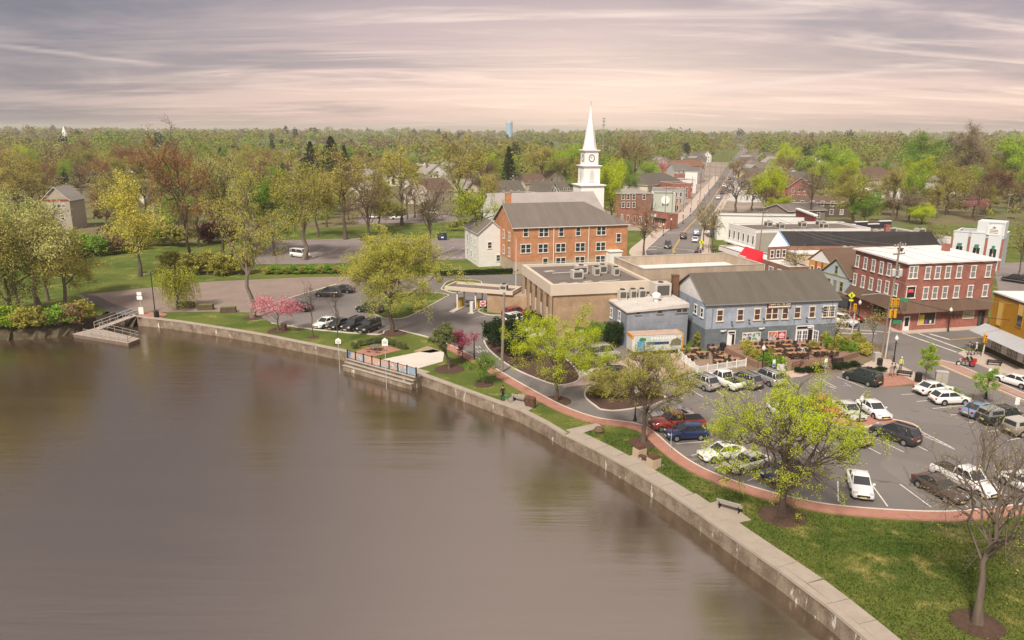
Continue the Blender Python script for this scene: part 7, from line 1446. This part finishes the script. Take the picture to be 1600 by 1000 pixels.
TW=mat('table_orange',(.37,.21,.115),.7,.25,2); CH=mat('chair_brown',(.05,.032,.025),.7,.15)
def tablemesh():
    b=MB(); b.box((0,0,.74),(1.25,.8,.06)); top=b.mesh('table_top',TW); b=MB(); b.tube((0,0,0),(0,0,.72),.05,n=6); b.box((0,0,.03),(.6,.5,.04)); ped=b.mesh('pedestal',BLACK)
    b=MB(); b.box((0,0,.45),(.42,.42,.05)); st_=b.mesh('seat',CH); b=MB(); b.box((0,.2,.72),(.42,.05,.5)); bk=b.mesh('backrest',CH); b=MB(); b.box((0,0,.45),(.42,.42,.05)); b.box((0,.2,.72),(.42,.05,.5)); [b.box((lx,ly,.22),(.045,.045,.44)) for lx in (-.18,.18) for ly in (-.18,.18)]; lg=b.mesh('patio_chair',CH); return top,ped,st_,bk,lg
TMs=tablemesh(); rt=random.Random(9)
def diner(x,y,z,where):
    p=G(x,y,z); a=R(11)+rt.uniform(-.15,.15); t=thing('patio_table',f'orange-topped table {where}','table',(p.x,p.y,z),a,f'tables {where}'); O('table_top',TMs[0],t); O('pedestal',TMs[1],t)
    for s,(dx_,dy_,r_) in enumerate(((-.35,-.75,3.14),(.35,-.75,3.14),(-.35,.75,0),(.35,.75,0))):
        if rt.random()<.2: continue
        q=Vector((dx_,dy_,0)); q.rotate(Matrix.Rotation(a,3,'Z')); tag(O('patio_chair',TMs[4],None,(p.x+q.x,p.y+q.y,z),a+r_+rt.uniform(-.3,.3)),f'dark patio chair pulled up to a table {where}','chair',f'chairs {where}')
for zx,zy in ((455,540),(470,592),(605,545),(728,530),(855,522),(650,586),(840,574),(580,632),(740,626),(570,688),(725,684),(880,622),(900,672),(1040,610),(1018,565),(1160,552),(1195,650),(1200,604),(1285,645),(1375,655),(1020,668)): diner(1120+zx/7.694,472+zy/7.694,zt,'on the raised tavern patio')
for zx,zy in ((75,385),(180,380),(340,372),(240,412),(160,432),(385,418),(420,440),(385,478),(515,464)): diner(1050+zx/5.263,480+zy/5.263,.06,'in the fenced beer garden')
fc=thing('picket_fence','white picket fence around the beer garden below the tavern','fence',(0,0,0)); FP=[G(1060,558),G(1090,585),G(1165,573)]
for a_,c_ in zip(FP,FP[1:]):
    k=int((c_-a_).length/1.5); d_=(c_-a_)/k; an=math.atan2(d_.y,d_.x)
    for j in range(k+1):
        q=a_+d_*j; b=MB(); b.box((q.x,q.y,.6),(.13,.13,1.2),an); b.build('post',WHITE,fc)
        if j<k:
            m_=q+d_/2; b=MB()
            for zz in (.25,.95): b.box((m_.x,m_.y,zz),(d_.length,.05,.08),an)
            for i in range(9): w=q+d_*((i+.5)/9); b.box((w.x,w.y,.55),(.07,.03,1.),an)
            o=b.build('picket_panel',WHITE,fc)
f2=thing('picket_gate','short white picket gate beside the plaza ramp','gate',(0,0,0)); b=MB(); a_,c_=G(1214,583),G(1227,579)
for i in range(10): q=a_.lerp(c_,i/9); b.box((q.x,q.y,.5+.25*abs(i/9-.5)),(.1,.04,1.+.5*abs(i/9-.5)),.3)
b.build('picket_panel',WHITE,f2)
hr=thing('handrail','dark metal handrail beside the plaza ramp','handrail',(0,0,0)); railing([G(1237,580),G(1262,570),G(1300,566)],.05,.95,hr,RUST)
# people
def skinmesh(name,J,E_):
    me=bpy.data.meshes.new(name); me.from_pydata([j[:3] for j in J],E_,[]); o=bpy.data.objects.new(name,me); md=o.modifiers.new('s','SKIN'); md.use_smooth_shade=True
    if not me.skin_vertices:
        TMPS.collection.objects.link(o); TMPS.view_layers[0].update(); TMPS.collection.objects.unlink(o)
    if not me.skin_vertices:
        bm=bmesh.new(); bm.from_mesh(me); bm.verts.layers.skin.verify(); bm.to_mesh(me); bm.free()
    for k,j in enumerate(J): sv=me.skin_vertices[0].data[k]; sv.radius=(j[3],j[4] if len(j)>4 else j[3]); sv.use_root=(k==0)
    o.modifiers.new('d','SUBSURF').levels=1; return evalmesh(o)
SKIN=mat('skin',(.50,.30,.22),.6,.05); 
def person(px,py,shirt,pants,label,pose='stand',rz=0.,hair=(.03,.02,.015),z=0.,loc=None,scale=1.,hat=None):
    p=G(px,py,z) if loc is None else Vector(loc)
    st=.0; 
    if pose=='sit': hip=.47; kn=[(-.1,.42,.47),(.1,.42,.47)]; ft=[(-.1,.42,.05),(.1,.42,.05)]
    elif pose=='ride': hip=.72; kn=[(-.24,.42,.72),(.24,.42,.72)]; ft=[(-.24,.25,.32),(.24,.25,.32)]
    elif pose=='walk': hip=.92; kn=[(-.1,.16,.50),(.1,-.10,.50)]; ft=[(-.1,.20,.05),(.1,-.32,.10)]
    else: hip=.93; kn=[(-.1,.02,.50),(.11,.0,.50)]; ft=[(-.11,0,.05),(.12,0,.05)]
    lean=.16 if pose=='ride' else .03
    tz=hip+.55; J=[(0,0,hip,.15,.11),(0,lean*.5,hip+.25,.135,.10),(0,lean,tz-.08,.17,.11),(0,lean,tz+.04,.06),(0,lean+.02,tz+.12,.075,.085),(0,lean+.03,tz+.24,.085,.10),(0,lean+.03,tz+.31,.055,.065)]
    E_=[(0,1),(1,2),(2,3),(3,4),(4,5),(5,6)]
    for s in (-1,1):
        k=len(J)
        if pose in('sit','ride'): el=(s*.26,lean+.12,tz-.33); ha=(s*.2,lean+.42,tz-.33 if pose=='sit' else tz-.30)
        elif pose=='walk': el=(s*.25,lean-.1*s,tz-.36); ha=(s*.24,lean+.1-.12*s,tz-.60)
        else: el=(s*.26,lean,tz-.36); ha=(s*.24,lean+.12,tz-.60)
        J+= [(s*.2,lean,tz-.06,.06),(*el,.045),(*ha,.032),(ha[0]*1.0,ha[1]+.04,ha[2]-.09,.035,.02)]; E_+=[(2,k),(k,k+1),(k+1,k+2),(k+2,k+3)]
    for i,s in enumerate((-1,1)):
        k=len(J); J+=[(s*.09,0,hip-.06,.10),(*kn[i],.065),(ft[i][0],ft[i][1],ft[i][2]+.06,.045),(ft[i][0],ft[i][1]+.17,ft[i][2]-.0,.04,.035)]; E_+=[(0,k),(k,k+1),(k+1,k+2),(k+2,k+3)]
    me=skinmesh('body',J,E_)
    for c in (SKIN,mat('cloth_%d_%d_%d'%tuple(int(v*100) for v in shirt),shirt,.85,.1),mat('cloth_%d_%d_%d'%tuple(int(v*100) for v in pants),pants,.85,.1),mat('hair_%d'%int(hair[0]*100),hair,.7,.1),mat('shoe',(.04,.035,.035),.7,.1)): me.materials.append(c)
    for f in me.polygons:
        c=f.center; f.use_smooth=True
        f.material_index=4 if c.z<min(ft[0][2],ft[1][2])+.06 else (2 if (c.z<hip+.02 and not (abs(c.x)>.19 and c.z>hip-.35 and pose in('stand','walk'))) else (0 if (abs(c.x)>.17 and c.z<tz-.48) else (1 if c.z<tz+.02 else (3 if (c.z>tz+.25 or (c.y<lean-.01 and c.z>tz+.12)) else 0))))
    t=thing('person',label,'person',(p.x,p.y,z+.02),rz); t.scale=(scale,)*3; O('body',me,t)
    b=MB(); b.lathe([(.098,0),(.105,.05),(.085,.11),(.03,.15)],(0,lean+.015,tz+.235),10); b.build('hair' if not hat else 'hat',mat('hair_%d'%int(hair[0]*100),hair) if not hat else mat('hat_%d'%int(hat[0]*100),hat,.8,.05),t)
    b=MB(); b.tube((0,lean+.11,tz+.2),(0,lean+.155,tz+.165),.014,.02,5); b.build('nose',SKIN,t)
    b=MB()
    for s in (-1,1): b.box((s*.035,lean+.112,tz+.215),(.022,.012,.012))
    b.box((0,lean+.108,tz+.125),(.05,.012,.012)); b.build('face_features',mat('feature_dark',(.08,.04,.035),.6,0),t)
    b=MB()
    for s in (-1,1): b.box((s*.092,lean+.03,tz+.2),(.02,.04,.06))
    b.build('ears',SKIN,t); return t
DKC=(.015,.015,.018); JEAN=(.06,.09,.17)
person(785.5,627,DKC,DKC,'person in black clothes standing by the wall near the bench','stand',R(200),scale=1.05)
t=thing('bicycle','small green bicycle beside the person in black','bicycle',(*tuple(G(791,628))[:2],.05),R(-30))
for x in (-.5,.5):
    b=MB(); pr=[(x+.32*math.cos(k*.4488),0,.33+.32*math.sin(k*.4488)) for k in range(15)]; b.path(pr,.02,4); b.build('wheel',TYRE,t)
b=MB(); b.path([(-.5,0,.33),(0,0,.33),(.38,0,.78),(-.15,0,.8),(-.5,0,.33)],.025,4); b.path([(-.18,0,.95),(0,0,.33)],.02,4); b.path([(.5,0,.33),(.36,0,.95)],.02,4); b.build('frame',mat('bike_green',(.05,.28,.16),.4,0),t); b=MB(); b.box((-.19,0,.97),(.24,.12,.05)); b.build('saddle',BLACK,t); b=MB(); b.tube((.36,-.25,.96),(.36,.25,.96),.02,n=5); b.build('handlebar',BLACK,t)
person(1391,589,(.30,.24,.27),(.36,.27,.2),'person in mauve shirt and tan trousers on the brick plaza','walk',R(215),z=.15); person(1396,588,(.05,.05,.05),(.45,.33,.27),'person with dark hair and bare legs beside the mauve shirt','walk',R(215),z=.15,scale=.93); person(1406.5,579,(.55,.62,.1),(.1,.1,.1),'person in yellow top and white hat by the plaza bench','stand',R(180),z=.13,hat=(.7,.7,.7))
person(1513,555,(.10,.14,.21),(.12,.14,.2),'person in blue denim jacket at the crosswalk corner','stand',R(60),z=.13,scale=1.05); person(1517,555,(.04,.04,.05),JEAN,'person in dark top beside the denim jacket','stand',R(60),z=.13,scale=.95); person(1524,555,(.6,.6,.6),(.03,.03,.04),'person in white hooded top at the crosswalk corner','walk',R(80),z=.13,hat=(.65,.65,.65))
person(1341,519,(.06,.22,.26),(.05,.06,.08),'person in teal top crossing behind the tavern','walk',R(100)); person(1054,402,(.35,.4,.1),(.06,.06,.06),'person in yellow-green top near the parapet at the bend','stand',R(180),scale=1.1)
def sitter(zx,zy,c,l,r): person(1120+zx/7.694,472+zy/7.694,c,(.05,.05,.06),l,'sit',r,z=zt)
sitter(965,640,(.04,.04,.05),'seated diner in black at the left of the patio table',R(-80)); sitter(1020,640,(.5,.5,.5),'seated diner in white on the patio',R(180)); sitter(1085,650,(.05,.045,.05),'seated diner in black at the right of the patio table',R(80))
for k,(x,y,c) in enumerate([(1090,396,(.1,.05,.05)),(1094,400,(.04,.04,.05)),(1114,399,(.03,.03,.03)),(1118,398,(.05,.05,.05)),(1124,398,(.5,.25,.25)),(1128,399,(.6,.6,.6))]): person(x,y,c,(.04,.04,.05),['person in maroon by the motorcycles at the bend','person in black by the motorcycles at the bend','person in black left under the shop canopy','person in dark grey under the shop canopy','person in pink top under the shop canopy','person in white top under the shop canopy'][k],'stand',R(180+20*k),scale=1.05)
def moto(px,py,rz,m,label):
    p=G(px,py); t=thing('motorcycle',label,'motorcycle',(p.x,p.y,.05),rz)
    for x in (-.75,.8):
        b=MB(); b.tube((x,-.08,.33),(x,.08,.33),.33,n=14); w=b.build('wheel',TYRE,t); b=MB(); b.tube((x,-.09,.33),(x,.09,.33),.2,n=10); b.build('rim',GALV,w)
    b=MB(); b.box((.05,0,.48),(.75,.34,.4),taper=.9); b.build('engine',GREY,t); b=MB(); b.lathe([(.02,-.35),(.16,-.2),(.19,.05),(.12,.3),(.03,.38)],(0,0,0),10); o=b.build('fuel_tank',m,t,(.22,0,.86)); o.rotation_euler=(0,R(80),0)
    b=MB(); b.box((-.42,0,.78),(.75,.34,.14)); b.build('seat',BLACK,t); b=MB(); b.box((-.95,0,.95),(.5,.5,.42),taper=.9); b.build('top_box',m,t)
    for s in (-1,1): b=MB(); b.box((-.75,s*.32,.6),(.62,.2,.34),taper=.9); b.build('saddlebag',m,t)
    b=MB(); b.tube((.8,0,.33),(.5,0,1.0),.05,n=6); b.build('fork',GALV,t); b=MB(); b.tube((.42,-.42,1.08),(.42,.42,1.08),.025,n=5); b.build('handlebar',BLACK,t); b=MB(); b.lathe([(.12,0),(.12,.1)],(0,0,0),10); o=b.build('headlight',HEADL,t,(.68,0,.9)); o.rotation_euler=(0,R(90),0)
    b=MB(); b.box((-1.21,0,.85),(.03,.2,.1)); b.build('taillight',TAILL,t); return t
m_=moto(1508,573,R(160),mat('moto_red',(.35,.02,.02),.25,0,coat=.6),'red touring motorcycle waiting at the stop line'); q=m_.location
dv=Vector((math.cos(R(160)),math.sin(R(160)),0))
person(0,0,DKC,JEAN,'rider in black jacket and jeans on the red motorcycle','ride',R(70),loc=(q.x-dv.x*.25,q.y-dv.y*.25,0),z=.12,hat=(.02,.02,.02)); person(0,0,DKC,(.05,.05,.06),'passenger in black behind the motorcycle rider','ride',R(70),loc=(q.x-dv.x*.68,q.y-dv.y*.68,0),z=.18,hat=(.02,.02,.02))
moto(1087,398,R(80),BLACK,'black motorcycle parked at the street bend')
# ---------------------------------------------------------------- air
b=MB(); b.bb(-6100,6100,-500,9100,-3.2,58); hz=b.build('haze',None); hz.data.materials.clear(); m=bpy.data.materials.new('haze_air'); m.use_nodes=True; t=m.node_tree; t.nodes.clear()
v=N(t,'ShaderNodeVolumePrincipled'); v.inputs['Color'].default_value=(.93,.90,.90,1); v.inputs['Density'].default_value=.00016; v.inputs['Anisotropy'].default_value=.25
ou=N(t,'ShaderNodeOutputMaterial'); L(t,v.outputs[0],ou.inputs['Volume']); hz.data.materials.append(m); hz['kind']='stuff'

bpy.data.scenes.remove(TMPS)
